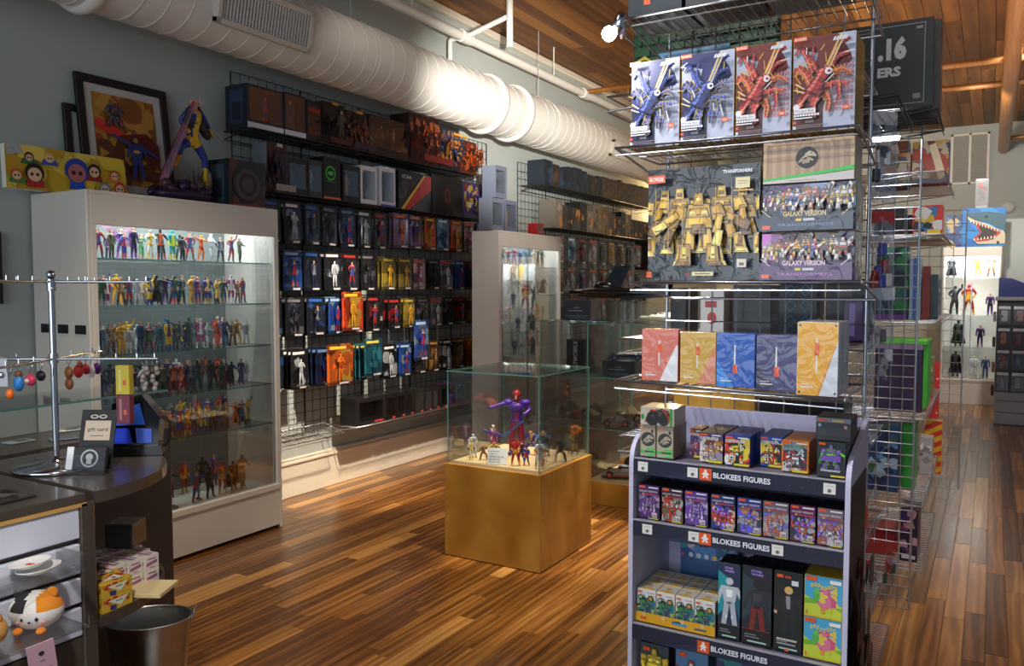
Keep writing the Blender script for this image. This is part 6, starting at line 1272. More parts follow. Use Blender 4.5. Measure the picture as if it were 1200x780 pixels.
fbox('playful_box', -.408, -.313, 2.215, .5168, .112, .085, (206, 170, 50), art_cute, 'cheerful blue and green box, lower of two stacked', group='cheerful boxes on the third tier')
fbox('playful_box', -.408, -.313, 2.215, .6295, .112, .085, (206, 170, 50), art_cute, 'cheerful blue and green box, upper of two stacked', group='cheerful boxes on the third tier')
# fourth tier, cut by the picture edge
fbox('low_box', -.873, -.785, 2.225, .2685, .18, .07, (40, 40, 44), lambda A: (A.rect(0, 0, 1, 1, (60, 66, 70)), A.mech(.5, .6, .8, [(200, 170, 30), (170, 140, 30), (220, 200, 90), (70, 60, 30)], random.Random(3)), A.rect(.1, .88, .35, .94, ORANGE)), 'box with a yellow robot on the lowest visible tier')
fbox('low_box', -.765, -.668, 2.225, .2685, .19, .07, (60, 100, 130), lambda A: (A.rect(0, 0, 1, 1, (90, 130, 170)), A.mech(.5, .5, .8, [(40, 50, 80), (150, 60, 60), (190, 200, 210), (30, 30, 44)], random.Random(4)), A.rect(.1, .88, .35, .94, ORANGE)), 'pale blue robot box on the lowest visible tier')
fbox('low_box', -.645, -.535, 2.225, .2685, .195, .07, (20, 40, 50), lambda A: (A.rect(0, 0, 1, 1, (60, 60, 100)), A.blobs(0, 0, 1, 1, [(90, 80, 150), (40, 130, 130), (30, 30, 50)], 20, random.Random(5), .4)), 'violet and teal box on the lowest visible tier')
fbox('low_box', -.50, -.38, 2.225, .2685, .17, .07, (30, 26, 40), None, 'dark box at the aisle end of the lowest visible tier')
# ================================================================== REST OF THE RACK ROW ALONG THE AISLE
grid_panel('grid_panel', (-.745, 4.05), .4572, 2.30, .03, 'x', 'wire grid panel standing across the row behind the front rack', step=.0508)
grid_panel('grid_panel', (-.78, 6.6), .6096, 2.0, .05, 'x', 'wire grid panel at the far end of the aisle rack row', step=.0762)
grid_panel('grid_panel', (-.75, 4.1), 2.44, 2.1, .05, 'y', 'long wire grid panel forming the spine of the aisle rack row', step=.1)
for i, (z, y0, y1, x1) in enumerate(((2.02, 4.1, 5.2, -.2), (1.74, 4.1, 5.2, -.2), (1.34, 4.1, 5.6, -.22), (.90, 4.1, 5.4, -.25), (.50, 4.1, 5.4, -.25), (.2, 4.1, 5.2, -.25))):
    wire_shelf(f'wire shelf of the aisle rack row beyond the front rack, {ORD[i]} from the top', -.74, x1, y0, y1, z, '+x', step=.045)
# side shelves seen edge-on beside the front rack
wire_shelf('steep wire shelf high on the aisle side of the rack', -.60, -.25, 2.573, 3.1, 2.05, '+x', 'dark_wire', .035)
# stack of large black cartons with white numerals
def art_num(A):
    A.rect(0, 0, 1, 1, (12, 12, 14)); c = (150, 152, 158)
    for b_ in ((.02, .95, .93, .957), (.92, .04, .926, .957), (.02, .04, .926, .046)): A.rect(*b_, c)
    A.text('.16', .47, .56, .27, (176, 178, 184), .28, .06); A.text('ERS', .47, .37, .115, (176, 178, 184), .23, .05); A.rect(.84, .89, .9, .92, (130, 130, 134)); A.rect(.82, .09, .89, .15, (110, 110, 114)); A.rect(.5, .075, .7, .08, (120, 120, 124))
fbox('large_carton', -.60, -.225, 3.6, 2.215, .34, .1, (24, 22, 22), art_num, 'big black carton with grey numerals on the high rack shelf')
fbox('large_carton', -.60, -.206, 3.75, 2.19, .395, .14, (34, 30, 28), lambda A: A.rect(.02, .96, .96, .965, (150, 150, 156)), 'bigger brown-black carton behind the numbered black carton')
wire_shelf('high wire shelf carrying the large black cartons', -.65, -.2, 3.5, 4.0, 2.18, '+x', 'dark_wire', .04)
lt = inst('strip_lamp', [], (-.42, 3.92, 2.155), label='short bright strip lamp under the high rack shelf', cat='lamp')
obj('housing', MB().box(-.06, .06, -.015, .015, 0, .02, (190, 190, 190), b=.003).mesh('housing', 'painted'), lt); obj('tube', MB().box(-.052, .052, -.017, .011, -.012, 0, b=.003).mesh('tube', 'led'), lt)
def art_play(bg, seed, strip_):
    def f(A): r = random.Random(seed); A.rect(0, 0, 1, 1, bg); A.blobs(.05, .1, .95, .85, [(206, 120, 60), (120, 60, 40), (190, 180, 160), (70, 80, 110), (170, 70, 50), (150, 120, 40)], 26, r, .5); A.rect(0, 0, 1, .12, (30, 70, 150)); A.ell(.85, .1, .07, .06, (220, 200, 60)) if seed == 1 else A.U([(.45, .9), (.65, .95), (.95, .15), (.75, .05)], (226, 210, 180)); A.line(.2, .75, .5, .6, .01, (190, 40, 34)) if seed == 2 else None
    return f
fbox('playset_box', -.53, -.375, 4.6, 2.025, .16, .15, (206, 120, 50), art_play((210, 150, 90), 1, 0), 'orange playset box with blue foot on the aisle rack')
fbox('playset_box', -.368, -.205, 4.6, 2.025, .21, .15, (26, 60, 140), art_play((200, 160, 60), 2, 0), 'blue-topped yellow playset box beside the orange one')
fbox('playset_box', -.56, -.4, 4.78, 2.025, .25, .12, (30, 90, 160), art_play((30, 100, 170), 3, 0), 'tall sea blue playset box behind the orange one')
fbox('truck_box', -.36, -.225, 4.6, 1.7445, .17, .15, (196, 34, 28), lambda A: (A.rect(0, 0, 1, 1, (206, 40, 34)), A.blobs(.1, .3, .9, .8, [(60, 130, 190), (226, 190, 60), (220, 220, 220), (40, 40, 60)], 12, random.Random(3), .4), A.rect(.5, .05, .95, .28, (230, 200, 40)), [A.rect(.06+k*.08, .1, .12+k*.08, .22, (240, 236, 230)) for k in range(5)]), 'red and yellow boxed toy truck on the aisle rack')
fbox('truck_box', -.54, -.4, 4.62, 1.7445, .17, .15, (24, 24, 30), lambda A: A.rect(.2, .5, .6, .8, (60, 60, 70)), 'black boxed toy beside the red and yellow one')
fbox('poster_box', -.50, -.355, 4.4, 1.345, .355, .12, (16, 50, 60), lambda A: (A.rect(0, 0, 1, 1, (14, 44, 60)), A.blobs(0, .15, 1, 1, [(20, 110, 60), (16, 70, 80), (30, 140, 70), (10, 30, 44)], 30, random.Random(2), .4), A.rect(0, 0, 1, .06, (110, 40, 140))), 'tall dark green swirled box on the aisle rack')
fbox('slim_carton', -.35, -.30, 4.4, 1.345, .3, .1, (140, 160, 190), lambda A: A.rect(.3, 0, .6, 1, (50, 90, 170)), 'tall pale blue slim carton beside the green swirled box')
fbox('slim_carton', -.295, -.262, 4.42, 1.345, .26, .1, (120, 36, 26), None, 'tall rust red slim carton beside the pale blue one')
fbox('slim_carton', -.258, -.23, 4.46, 1.345, .22, .1, (30, 60, 66), None, 'teal black slim carton at the aisle edge of the rack')
# violet box with lime lid
vb = inst('lidded_box', [], (-.36, 4.3, .905), label='deep violet box with a lime green lid and side', cat='box')
obj('carton', MB().box(-.125, .085, 0, .25, 0, .31, (58, 36, 74), b=.003).box(-.125, .085, -.002, 0, .30, .322, (170, 140, 180)).mesh('carton', 'card'), vb)
obj('lid', MB().box(-.13, .108, -.004, .26, .322, .345, (96, 214, 60), b=.003).box(.086, .106, 0, .25, .02, .321, (80, 196, 56), b=.002).mesh('lid', 'card'), vb)
fbox('blue_carton', -.55, -.37, 4.3, .505, .33, .2, (36, 60, 110), lambda A: (A.rect(0, 0, 1, 1, (40, 70, 120)), A.blobs(0, 0, 1, 1, [(90, 130, 170), (30, 40, 80), (150, 170, 190), (60, 90, 60)], 30, random.Random(8), .3)), 'blue printed carton low in the aisle rack')
fbox('green_carton', -.362, -.305, 4.4, .505, .34, .2, (40, 150, 50), lambda A: A.rect(.2, .2, .8, .5, (60, 170, 70)), 'slim leaf green carton low in the aisle rack')
fbox('red_carton', -.56, -.37, 4.25, .2045, .13, .2, (150, 26, 34), lambda A: A.rect(.1, .3, .8, .6, (190, 50, 50)), 'crimson carton lying near the rack foot')
fbox('dark_carton', -.345, -.27, 4.2, .2045, .25, .2, (40, 20, 50), lambda A: (A.blobs(0, .2, 1, 1, [(150, 60, 120), (70, 50, 110), (200, 150, 160)], 14, random.Random(3), .5), A.rect(.1, .05, .9, .12, (210, 210, 214))), 'dark violet carton with pale foot lettering near the rack foot')
fbox('red_folder', -.325, -.255, 5.42, .72, .34, .02, (214, 52, 44), lambda A: [A.disc(.85, y, .006, (240, 220, 210), 8) for y in (.1, .7)], 'bright red folder box hanging at the far end of the aisle rack')
fbox('striped_box', -.33, -.235, 5.46, .38, .32, .05, (220, 180, 40), lambda A: [A.U([(0, k*.2), (1, k*.2+.15), (1, k*.2+.25), (0, k*.2+.1)], (206, 50, 30)) for k in range(-1, 5)], 'red and yellow striped carton under the red folder box')
for i, (x0, x1, y_, z, h, c) in enumerate(((-.5, -.42, 4.7, 1.345, .12, (190, 170, 120)), (-.40, -.34, 4.72, 1.345, .13, (120, 130, 150)), (-.55, -.47, 4.9, .905, .25, (60, 60, 66)), (-.33, -.26, 4.9, .905, .22, (150, 130, 90)), (-.31, -.25, 4.8, .505, .2, (190, 190, 194)), (-.5, -.38, 4.9, 1.7445, .15, (60, 56, 60)), (-.31, -.25, 5.2, 1.345, .2, (110, 120, 130)))):
    fbox('small_carton', x0, x1, y_, z, h, .1, c, lambda A, c=c: A.blobs(.1, .1, .9, .9, [tuple(min(255, int(v_*k)) for v_ in c) for k in (.5, 1.5, .8)], 8, random.Random(1), .5), f'{("sand", "slate", "charcoal", "khaki", "silver", "dim grey", "steel")[i]} coloured small carton deep in the aisle rack')
# plastic bags hanging on the rack side
def bag(w_, h_, seed, col, label, loc, rz=0):
    r = random.Random(seed); b_ = inst('polybag', [], loc, (0, .0, rz), label=label, cat='bag'); n = 7
    v = []; 
    for s_ in (-1, 1):
        for j in range(n+1):
            for i in range(n+1):
                u, t = i/n-.5, j/n; puff = math.sin(PI*(i/n))*math.sin(PI*min(1, t*1.2))*.02
                v.append((u*w_, s_*(puff+.001)+r.uniform(-.003, .003), -t*h_))
    N1 = (n+1)**2; f = []
    for k in (0, N1):
        for j in range(n):
            for i in range(n): a = k+j*(n+1)+i; f.append((a, a+1, a+n+2, a+n+1))
    obj('film', MB().add(v, f, (220, 220, 220)).mesh('film', 'blister_plastic'), b_)
    q = MB()
    for _ in range(7): x, z = r.uniform(-.35, .35)*w_, -r.uniform(.3, .9)*h_; q.box(x-.012, x+.012, -.008, .008, z-.02, z+.02, r.choice(col), b=.003)
    obj('contents', q.mesh('contents', 'toy_plastic'), b_)
    obj('header', MB().box(-w_/2, w_/2, -.002, .002, -.02, .02, col[0]).mesh('header', 'card'), b_); return b_
bag(.10, .26, 1, [(150, 150, 156), (60, 60, 66), (200, 200, 206)], 'clear bag of grey parts hanging high beside the rack post', (-.30, 2.75, 2.02), .9)
bag(.09, .26, 2, [(150, 40, 40), (60, 70, 150), (200, 190, 190)], 'clear bag of red and blue parts below the high bag', (-.30, 2.78, 1.72), .9)
bag(.10, .28, 3, [(206, 206, 210), (150, 150, 156), (90, 90, 96)], 'clear bag of silver parts hanging at chest height', (-.31, 2.85, 1.48), .7)
bag(.13, .15, 4, [(200, 60, 50), (220, 210, 190), (60, 90, 60)], 'small clear bag of red and green cards on a low side shelf', (-.335, 3.3, .52), .6)
fbox('violet_carton', -.40, -.345, 2.72, 1.335, .13, .1, (70, 40, 110), lambda A: A.rect(.3, .1, .6, .9, (150, 120, 200)), 'slim violet carton behind the tall amber box')
# ================================================================== COUNTER, NEAR CORNER
ct = inst('shop_counter', [], (0, 0, 0), label='shop counter with white slatted front in the near corner', cat='counter')
CX = -2.083
obj('core', MB().box(-2.73, CX-.022, -.6, 1.245, 0, .905, (64, 56, 50)).mesh('core', 'brown_laminate'), ct)
obj('counter_top', MB().box(-2.735, CX+.004, -.6, 1.262, .925, .95, (40, 34, 30), b=.002).mesh('counter_top', 'brown_laminate'), ct)
obj('edge_strip', MB().box(CX-.02, CX+.006, -.6, 1.262, .915, .925, (196, 150, 84)).mesh('edge_strip', 'painted'), ct)
for z0, z1 in ((.83, .912), (.735, .815), (.655, .722), (.565, .642)): obj('slat', MB().box(CX-.02, CX, -.6, 1.245, z0, z1, (206, 208, 222), b=.003).mesh('slat', 'painted'), ct)
obj('end_post', MB().box(CX-.06, CX+.006, 1.245, 1.285, 0, .925, (60, 50, 44), b=.003).mesh('end_post', 'brown_laminate'), ct)
obj('toe_panel', MB().box(CX-.021, CX-.004, -.6, 1.245, 0, .56, (48, 42, 38)).mesh('toe_panel', 'brown_laminate'), ct)
# rounded end unit
def cap_outline(g=0):
    P = [(CX+.0+g, 1.285)]
    n = 16
    for i in range(n+1):
        t = i/n*PI*.62; P.append((CX-.36+(.36+g)*math.cos(t), 1.285+(.40+g)*math.sin(t)))
    return P+[(-2.72, 1.60), (-2.72, 1.285)]
eu = inst('end_shelf_unit', [], (0, 0, 0), label='rounded grey-brown end shelf unit joined to the shop counter', cat='shelf unit')
obj('counter_top', MB().prism(cap_outline(.01), .917, .95, 'z', (96, 86, 76)).mesh('counter_top', 'brown_laminate'), eu)
obj('shelf_board', MB().prism(cap_outline(-.005), .565, .595, 'z', (90, 80, 70)).mesh('shelf_board', 'brown_laminate'), eu)
obj('shelf_board', MB().prism([(CX-.03, 1.285), (CX-.06, 1.4), (CX-.2, 1.52), (CX-.4, 1.56), (-2.72, 1.56), (-2.72, 1.285)], .10, .13, 'z', (90, 80, 70)).mesh('shelf_board', 'brown_laminate'), eu)
obj('back_board', MB().box(-2.72, -2.44, 1.29, 1.31, .13, .917, (40, 34, 30)).box(-2.42, -2.40, 1.3, 1.45, .596, .916, (40, 36, 34)).mesh('back_board', 'brown_laminate'), eu)
# glass counter case behind
gc = inst('counter_case', [], (0, 0, 0), label='low glass case on the counter behind the chrome stand', cat='showcase')
for a, b, c, d in ((-3.1, -3.094, 1.0, 2.0), (-2.746, -2.74, 1.0, 1.92)): obj('glass_pane', MB().box(a, b, c, d, .95, 1.1).mesh('glass_pane', 'glass'), gc)
obj('glass_top', MB().box(-3.1, -2.74, 1.0, 2.0, 1.1, 1.106).mesh('glass_top', 'glass'), gc)
obj('glass_edge', MB().box(-3.1, -2.738, .998, 1.0, 1.099, 1.107).box(-2.74, -2.737, 1.0, 2.0, 1.099, 1.107).mesh('glass_edge', 'glass_edge'), gc)
obj('case_base', MB().box(-3.12, -2.79, 1.0, 2.05, 0, .95, (120, 116, 110), b=.004).mesh('case_base', 'brown_laminate'), gc)
r_ = random.Random(3)
for i in range(7): x, y = -3.05+.04*(i % 3)*2, 1.1+i*.115; obj('trading_card', MB().box(-.03, .03, -.045, .045, 0, .004, ((150, 180, 200), (190, 190, 150), (120, 150, 170), (190, 150, 150), (170, 190, 200), (110, 120, 150), (180, 190, 190))[i], b=.001).box(-.022, .022, -.01, .035, .004, .0045, (90, 100, 120)).mesh('trading_card', 'card'), None, (x, y, .951), (0, 0, r_.uniform(-.4, .4)), label=f'{("pale blue", "straw", "slate", "rose", "ice blue", "indigo", "grey green")[i]} trading card inside the low counter case', cat='card', group='trading cards in the counter case')
# flat comics on the counter by the edge
for i, (x, y, c) in enumerate(((-2.22, 1.12, (44, 40, 40)), (-2.38, 1.05, (36, 52, 44)), (-2.54, 1.0, (96, 40, 36)), (-2.2, .93, (40, 36, 34)))):
    q = MB().box(-.07, .07, -.05, .05, 0, .004, c, b=.001); A = Art(.13, .09); A.blobs(.08, .08, .92, .92, [tuple(min(255, int(v_*k)) for v_ in c) for k in (.6, 1.6, 2.2)], 22, random.Random(i), .3); q.art(A, (-.065, -.045, .004), (1, 0, 0), (0, 1, 0), .0001)
    obj('printed_card', q.mesh('printed_card', 'card'), None, (x, y, .951), (0, 0, .05), label=f'{("dark", "greenish", "reddish", "brown-black")[i]} printed sheet lying flat on the counter edge', cat='card')
# chrome accessory stand
cs = inst('accessory_stand', [], (-2.44, 1.392, .951), label='chrome pole stand with two tiers of pegged arms on a round base', cat='stand')
obj('base', MB().lathe([(0, 0), (.118, 0), (.122, .006), (.118, .013), (.05, .02), (.012, .03), (.012, .04), (0, .04)], 36).mesh('base', 'chrome'), cs)
obj('pole', MB().rod((0, 0, .03), (0, 0, .575), .0095, 14).ell((0, 0, .588), (.013, .013, .014), 12, 8).mesh('pole', 'chrome'), cs)
obj('collar', MB().rod((0, 0, .54), (0, 0, .575), .0135, 14).rod((0, 0, .55), (.03, -.012, .548), .003, 6).ell((.034, -.013, .547), (.005, .005, .004), 8, 5).mesh('collar', 'chrome'), cs)
obj('collar', MB().rod((0, 0, .32), (0, 0, .35), .0135, 14).mesh('collar', 'chrome'), cs)
for z, L_ in ((.567, .29), (.334, .31)):
    for k in range(4):
        a = k*PI/2+.58; d = Vector((math.cos(a), math.sin(a), 0)); q = MB().rod((0, 0, z), d*L_+Vector((0, 0, z)), .004, 8)
        for t in (.35, .6, .8, .97): p = d*L_*t; q.rod((p.x, p.y, z), (p.x, p.y, z+.016), .0022, 5)
        obj('arm', q.mesh('arm', 'chrome'), cs)
ring_c = MB().tube([(.011*math.cos(t), 0, -.011+.011*math.sin(t)) for t in [2*PI*i/14 for i in range(14)]], .0012, 5, (200, 200, 204), closed=True).rod((0, 0, -.022), (0, 0, -.04), .0015, 5)
def charm(x, y, build, label, zr=1.284, rz=0, dz=0):
    c = inst('keychain', [('ring', ring_c.mesh('ring', 'chrome'))], (x, y, zr), (0, 0, rz), label=label, cat='keychain'); q = MB(); build(q); obj('charm', q.mesh('charm', 'toy_plastic'), c, (0, 0, -.03+dz)); return c
def arm_pt(k, r): a = k*PI/2+.58; return -2.44+math.cos(a)*r, 1.392+math.sin(a)*r
def blob(*L): return lambda q: [q.ell(c, r, 10, 7, col) for c, r, col in L]
KC = [(3, .13, blob(((0, 0, -.018), (.02, .012, .018), (216, 70, 96)), ((0, -.008, -.02), (.01, .008, .008), (246, 200, 200))), 'pink round keychain near the pole of the chrome stand'),
      (3, .19, blob(((0, 0, -.02), (.018, .013, .024), (40, 120, 190)), ((0, 0, .004), (.012, .01, .012), (110, 70, 40))), 'blue and brown figure keychain on the chrome stand'),
      (3, .075, blob(((0, 0, -.012), (.02, .01, .016), (24, 22, 24))), 'black lump keychain nearest the chrome pole'), (3, .235, blob(((0, 0, -.045), (.012, .01, .014), (232, 110, 20))), 'orange keychain hanging low on the chrome stand'),
      (1, .09, blob(((0, 0, -.02), (.019, .01, .02), (150, 88, 44)), ((0, 0, -.055), (.018, .01, .02), (140, 80, 40))), 'brown gingerbread-like keychain on the chrome stand'),
      (1, .15, blob(((0, 0, -.022), (.02, .012, .022), (196, 40, 44)), ((.01, 0, .0), (.01, .008, .012), (150, 60, 44))), 'red double keychain on the chrome stand'), (1, .2, blob(((0, 0, -.02), (.017, .01, .018), (186, 44, 50))), 'dark red keychain beside the red double one'),
      (1, .235, blob(((0, 0, -.03), (.018, .01, .024), (232, 226, 226)), ((0, -.008, -.03), (.008, .006, .01), (206, 40, 60))), 'white keychain with red paw mark on the chrome stand'), (1, .28, blob(((0, 0, -.026), (.018, .012, .02), (84, 30, 130))), 'purple keychain near the arm tip of the chrome stand')]
for k, r, b_, lab in KC: charm(*arm_pt(k, r), b_, lab)
x, y = arm_pt(2, .27)
for i, (dx, c) in enumerate(((0, (226, 226, 230)), (.05, (206, 206, 214)))):
    kc = inst('earring_card', [], (-2.60+dx, 1.30-dx*.3, 1.29), (0, 0, .6), label=('white earring card at the arm tip of the chrome stand', 'grey-white earring card behind the first one')[i], cat='card')
    obj('card', MB().box(-.03, .03, -.001, .001, -.085, 0, c, b=.0005).mesh('card', 'card'), kc); obj('earring', MB().ell((-.01, -.005, -.05), (.008, .004, .01), 8, 6).ell((.014, -.005, -.05), (.008, .004, .01), 8, 6).mesh('earring', 'chrome'), kc)
for i, (r, dz, c, c2, lab) in enumerate(((.275, 0, (196, 176, 50), (210, 200, 120), 'yellow hang-strip carton at the arm tip of the chrome stand'), (.275, -.09, (110, 40, 60), (160, 110, 110), 'maroon hang-strip carton below the yellow one'))):
    x, y = arm_pt(0, r); x, y = -2.262, 1.505
    q = MB().box(-.022, .022, -.012, .012, -.088, 0, c, b=.001); A = Art(.04, .08); A.rect(.2, .1, .4, .9, c2); A.rect(.55, .3, .8, .5, (200, 90, 50)); q.art(A, (-.02, -.012, -.084), (1, 0, 0), (0, 0, 1), .0002)
    obj('strip_carton', q.mesh('strip_carton', 'card'), None, (x, y, 1.265+dz), (0, 0, .4), label=lab, cat='box')
for i, r in enumerate((.27, .3)):
    x, y = arm_pt(0, r); charm(x, y, lambda q: [q.ell((.008*math.cos(k), .006*math.sin(k*2), -.012*k), (.009, .007, .009), 8, 5, (150, 140, 136)) for k in range(6)], f'{("silver", "grey")[i]} bead charm chain at the far arm tip')
# gift card holder
gh = inst('card_holder', [], (-2.30, 1.40, .952), (0, 0, .52), 1.2, label='clear holder with black gift card sign on the counter', cat='sign')
q = MB().box(-.045, .045, 0, .003, 0, .15, (16, 16, 18), b=.001); A = Art(.086, .146); A.rect(.12, .48, .88, .82, (196, 176, 156)); A.text('gift card', .2, .62, .08, (90, 78, 66), .6, .02); A.rect(.3, .55, .7, .565, (120, 106, 92))
for s_ in (-1, 1): A.ell(.5+s_*.13, .89, .12, .035, (200, 190, 180)); A.ell(.5+s_*.13, .89, .08, .018, (16, 16, 18))
q.art(A, (-.043, 0, .002), (1, 0, 0), (0, 0, 1), .0002); obj('sign_board', q.mesh('sign_board', 'painted'), gh, (0, .03, .002), (-.28, 0, 0))
q = MB().box(-.03, .05, -.014, .0, .006, .062, (22, 22, 26), b=.001).box(-.048, -.031, -.014, .0, .006, .062, (230, 230, 232), b=.001); A = Art(.08, .056); A.disc(.5, .5, .022, (176, 180, 182), 22); A.disc(.5, .5, .018, (24, 26, 28), 20); A.disc(.5, .55, .009, (176, 180, 182), 14); A.rect(.42, .25, .58, .5, (176, 180, 182)); q.art(A, (-.03, -.014, .006), (1, 0, 0), (0, 0, 1), .0002)
obj('gift_cards', q.mesh('gift_cards', 'painted'), gh, (0, 0, 0), (-.28, 0, 0)); obj('clear_pocket', MB().box(-.052, .056, -.022, -.02, 0, .05).box(-.052, .056, -.02, .05, 0, .002).mesh('clear_pocket', 'blister_plastic'), gh)
# blue-windowed black case
bc = inst('window_case', [], (-2.40, 1.615, .952), (0, 0, .75), label='angular black toy case with bright blue window panels', cat='case')
OUT = [(-.075, 0), (.075, 0), (.085, .12), (.03, .20), (-.06, .17)]
obj('shell', MB().prism(OUT, .015, .09, 'y', (12, 13, 18)).prism([(-.09, 0), (.09, 0), (.09, .03), (-.09, .03)], 0, .1, 'y', (16, 18, 26)).mesh('shell', 'black_gloss'), bc)
for nm, pts, c in (('window_panel', [(-.055, .1), (.04, .1), (.025, .17), (-.045, .15)], (40, 110, 230)), ('window_panel', [(-.06, .04), (.0, .04), (-.01, .09), (-.055, .09)], (40, 70, 220)), ('window_panel', [(.015, .04), (.06, .04), (.06, .085), (.01, .09)], (90, 120, 240))):
    obj(nm, MB().prism(pts, .008, .0148, 'y', c).mesh(nm, 'toy_plastic'), bc)
obj('strap', MB().tube([(.085, .05, .12), (.11, .05, .1), (.105, .05, .04), (.09, .05, .02)], .006, 6, (18, 18, 22)).mesh('strap', 'painted'), bc)
# water bottle
wbx = inst('water_bottle', [], (-2.60, 1.19, .951), label='clear plastic water bottle cut by the picture edge', cat='bottle')
obj('bottle', MB().lathe([(0, 0), (.03, 0), (.032, .01), (.029, .03), (.032, .05), (.029, .07), (.032, .09), (.032, .13), (.02, .165), (.012, .175), (.012, .19)], 18).mesh('bottle', 'blister_plastic'), wbx)
obj('label_band', MB().lathe([(.0325, .085), (.0328, .09), (.0328, .125), (.0325, .13)], 18, col=(196, 206, 222)).mesh('label_band', 'painted'), wbx); obj('cap', MB().lathe([(.013, .185), (.014, .19), (.014, .203), (0, .204)], 14, col=(230, 230, 234)).mesh('cap', 'toy_plastic'), wbx)
# clear shelf with plush cat, dishes on the slatted front
cl = inst('clear_shelf', [], (0, 0, 0), label='clear acrylic shelf hooked on the white slatted front', cat='shelf')
obj('shelf_plate', MB().box(CX+.002, CX+.17, .55, 1.16, .655, .66).box(CX+.168, CX+.171, .55, 1.16, .661, .685).mesh('shelf_plate', 'glass'), cl)
obj('upper_plate', MB().box(CX+.002, CX+.13, .7, 1.18, .785, .789).box(CX+.002, CX+.13, 1.177, 1.18, .79, .83).mesh('upper_plate', 'glass'), cl)
cat_ = inst('plush_cat', [], (-2.01, 1.085, .661), (0, 0, .62), .84, 'round white plush cat with orange and black patches lying on clear shelf', 'plush toy')
q = MB().ell((0, 0, .055), (.075, .06, .055), 26, 18, (228, 222, 216))
for i, f in enumerate(q.f):
    c = np.mean([q.v[k] for k in f], axis=0)
    if c[0] > .018 and c[2] > .062: q.c[i] = (222, 136, 34)
    elif -.05 < c[0] < -.012 and c[2] > .066 and c[1] < .01: q.c[i] = (44, 42, 46)
obj('body', q.mesh('body', 'fabric_plush'), cat_)
for sg, c in ((-1, (44, 42, 46)), (1, (216, 130, 34))): obj('ear', MB().ell((sg*.045, .0, .103), (.018, .012, .02), 10, 8, c, rot=(0, sg*.4, 0)).mesh('ear', 'fabric_plush'), cat_)
for x in (-.014, .026): obj('eye', MB().ell((x, -.056, .046), (.005, .004, .006), 8, 6, (20, 18, 20)).mesh('eye', 'toy_plastic'), cat_)
obj('muzzle', MB().ell((.007, -.0595, .038), (.004, .003, .003), 8, 6, (30, 24, 24)).ell((-.028, -.052, .036), (.008, .004, .004), 8, 6, (230, 150, 160)).ell((.042, -.05, .036), (.008, .004, .004), 8, 6, (230, 150, 160)).mesh('muzzle', 'fabric_plush'), cat_)
for x in (-.03, .035): obj('paw', MB().ell((x, -.05, .01), (.014, .016, .01), 10, 7, (224, 130, 40)).mesh('paw', 'fabric_plush'), cat_)
pl2 = inst('plush_dog', [], (-2.0, .965, .661), (0, 0, .5), .75, 'tan plush toy partly cut by the picture edge', 'plush toy')
obj('body', MB().ell((0, 0, .05), (.06, .05, .05), 20, 14, (206, 150, 80)).ell((0, -.03, .03), (.03, .03, .02), 12, 8, (232, 220, 200)).mesh('body', 'fabric_plush'), pl2); obj('ear', MB().ell((.035, 0, .09), (.015, .01, .02), 10, 7, (190, 120, 50)).mesh('ear', 'fabric_plush'), pl2)
for i, (x, y, z, r, c) in enumerate(((-2.02, 1.10, .7935, .05, (226, 224, 220)), (-2.03, 1.085, .810, .047, (232, 230, 226)))):
    d = inst('saucer', [('dish', MB().lathe([(0, .002), (.5*r, 0), (r, .012), (r*1.02, .015), (r*.95, .014), (.45*r, .005), (0, .006)], 28, col=c).mesh('dish', 'painted'))], (x, y, z), (.06, -.1, 0), label=('lower white saucer lying on the upper clear shelf', 'upper white saucer with red mark stacked on another')[i], cat='dish')
obj('red_mark', MB().box(-.014, .014, -.006, .006, .0065, .0075, (214, 70, 50), b=.0004).mesh('red_mark', 'painted'), d)
tg = MB().box(-.0008, .0008, -.021, .021, -.07, 0, (214, 168, 180), b=.0004); A = Art(.04, .068); A.rect(.15, .08, .85, .28, (190, 150, 160)); [A.rect(.18+i*.09, .1, .2+i*.09+.02, .27, (80, 60, 66)) for i in range(7)]; A.disc(.5, .72, .0045, (60, 44, 50), 10); A.rect(.4, .5, .6, .52, (90, 60, 70)); tg.art(A, (.0008, -.02, -.069), (0, 1, 0), (0, 0, 1), .0001)
obj('price_tag', tg.mesh('price_tag', 'card'), None, (-1.90, 1.03, .668), (.15, .22, -.25), 1.4, label='pink hang tag dangling under the plush cat shelf', cat='tag')
# candy boxes on the rounded shelf
def art_candy(A): r = random.Random(2); A.rect(0, 0, 1, 1, (214, 172, 56)); A.blobs(0, .5, 1, 1, [(190, 60, 40), (200, 120, 40), (120, 150, 60)], 14, r, .3); A.U([(.15, .8), (.85, .8), (.6, .2)], (232, 226, 206)); A.disc(.3, .25, .007, (40, 50, 110), 12); A.disc(.38, .22, .007, (50, 60, 120), 12); A.rect(.42, .57, .66, .65, (60, 120, 60))
for i, (x, y, z) in enumerate(((-2.13, 1.335, .5955), (-2.13, 1.335, .6365), (-2.195, 1.345, .5955), (-2.195, 1.345, .6365), (-2.26, 1.36, .5955))):
    q = MB().box(-.03, .03, -.05, .05, 0, .04, (214, 176, 60), b=.001)
    for O, U_, V_, w_, h_ in (((.03, -.049, .001), (0, 1, 0), (0, 0, 1), .098, .038), ((-.029, -.05, .001), (1, 0, 0), (0, 0, 1), .058, .038), ((-.029, -.049, .04), (1, 0, 0), (0, 1, 0), .058, .098)):
        A = Art(w_, h_); art_candy(A); q.art(A, O, U_, V_, .00008)
    obj('candy_box', q.mesh('candy_box', 'card'), None, (x, y+.02, z), (0, 0, .12), label=f'yellow sweet box, {("lower one at the shelf edge", "upper one at the shelf edge", "lower one in the second column", "upper one in the second column", "single one in the third column")[i]}', cat='box', group='yellow sweet boxes on the rounded shelf')
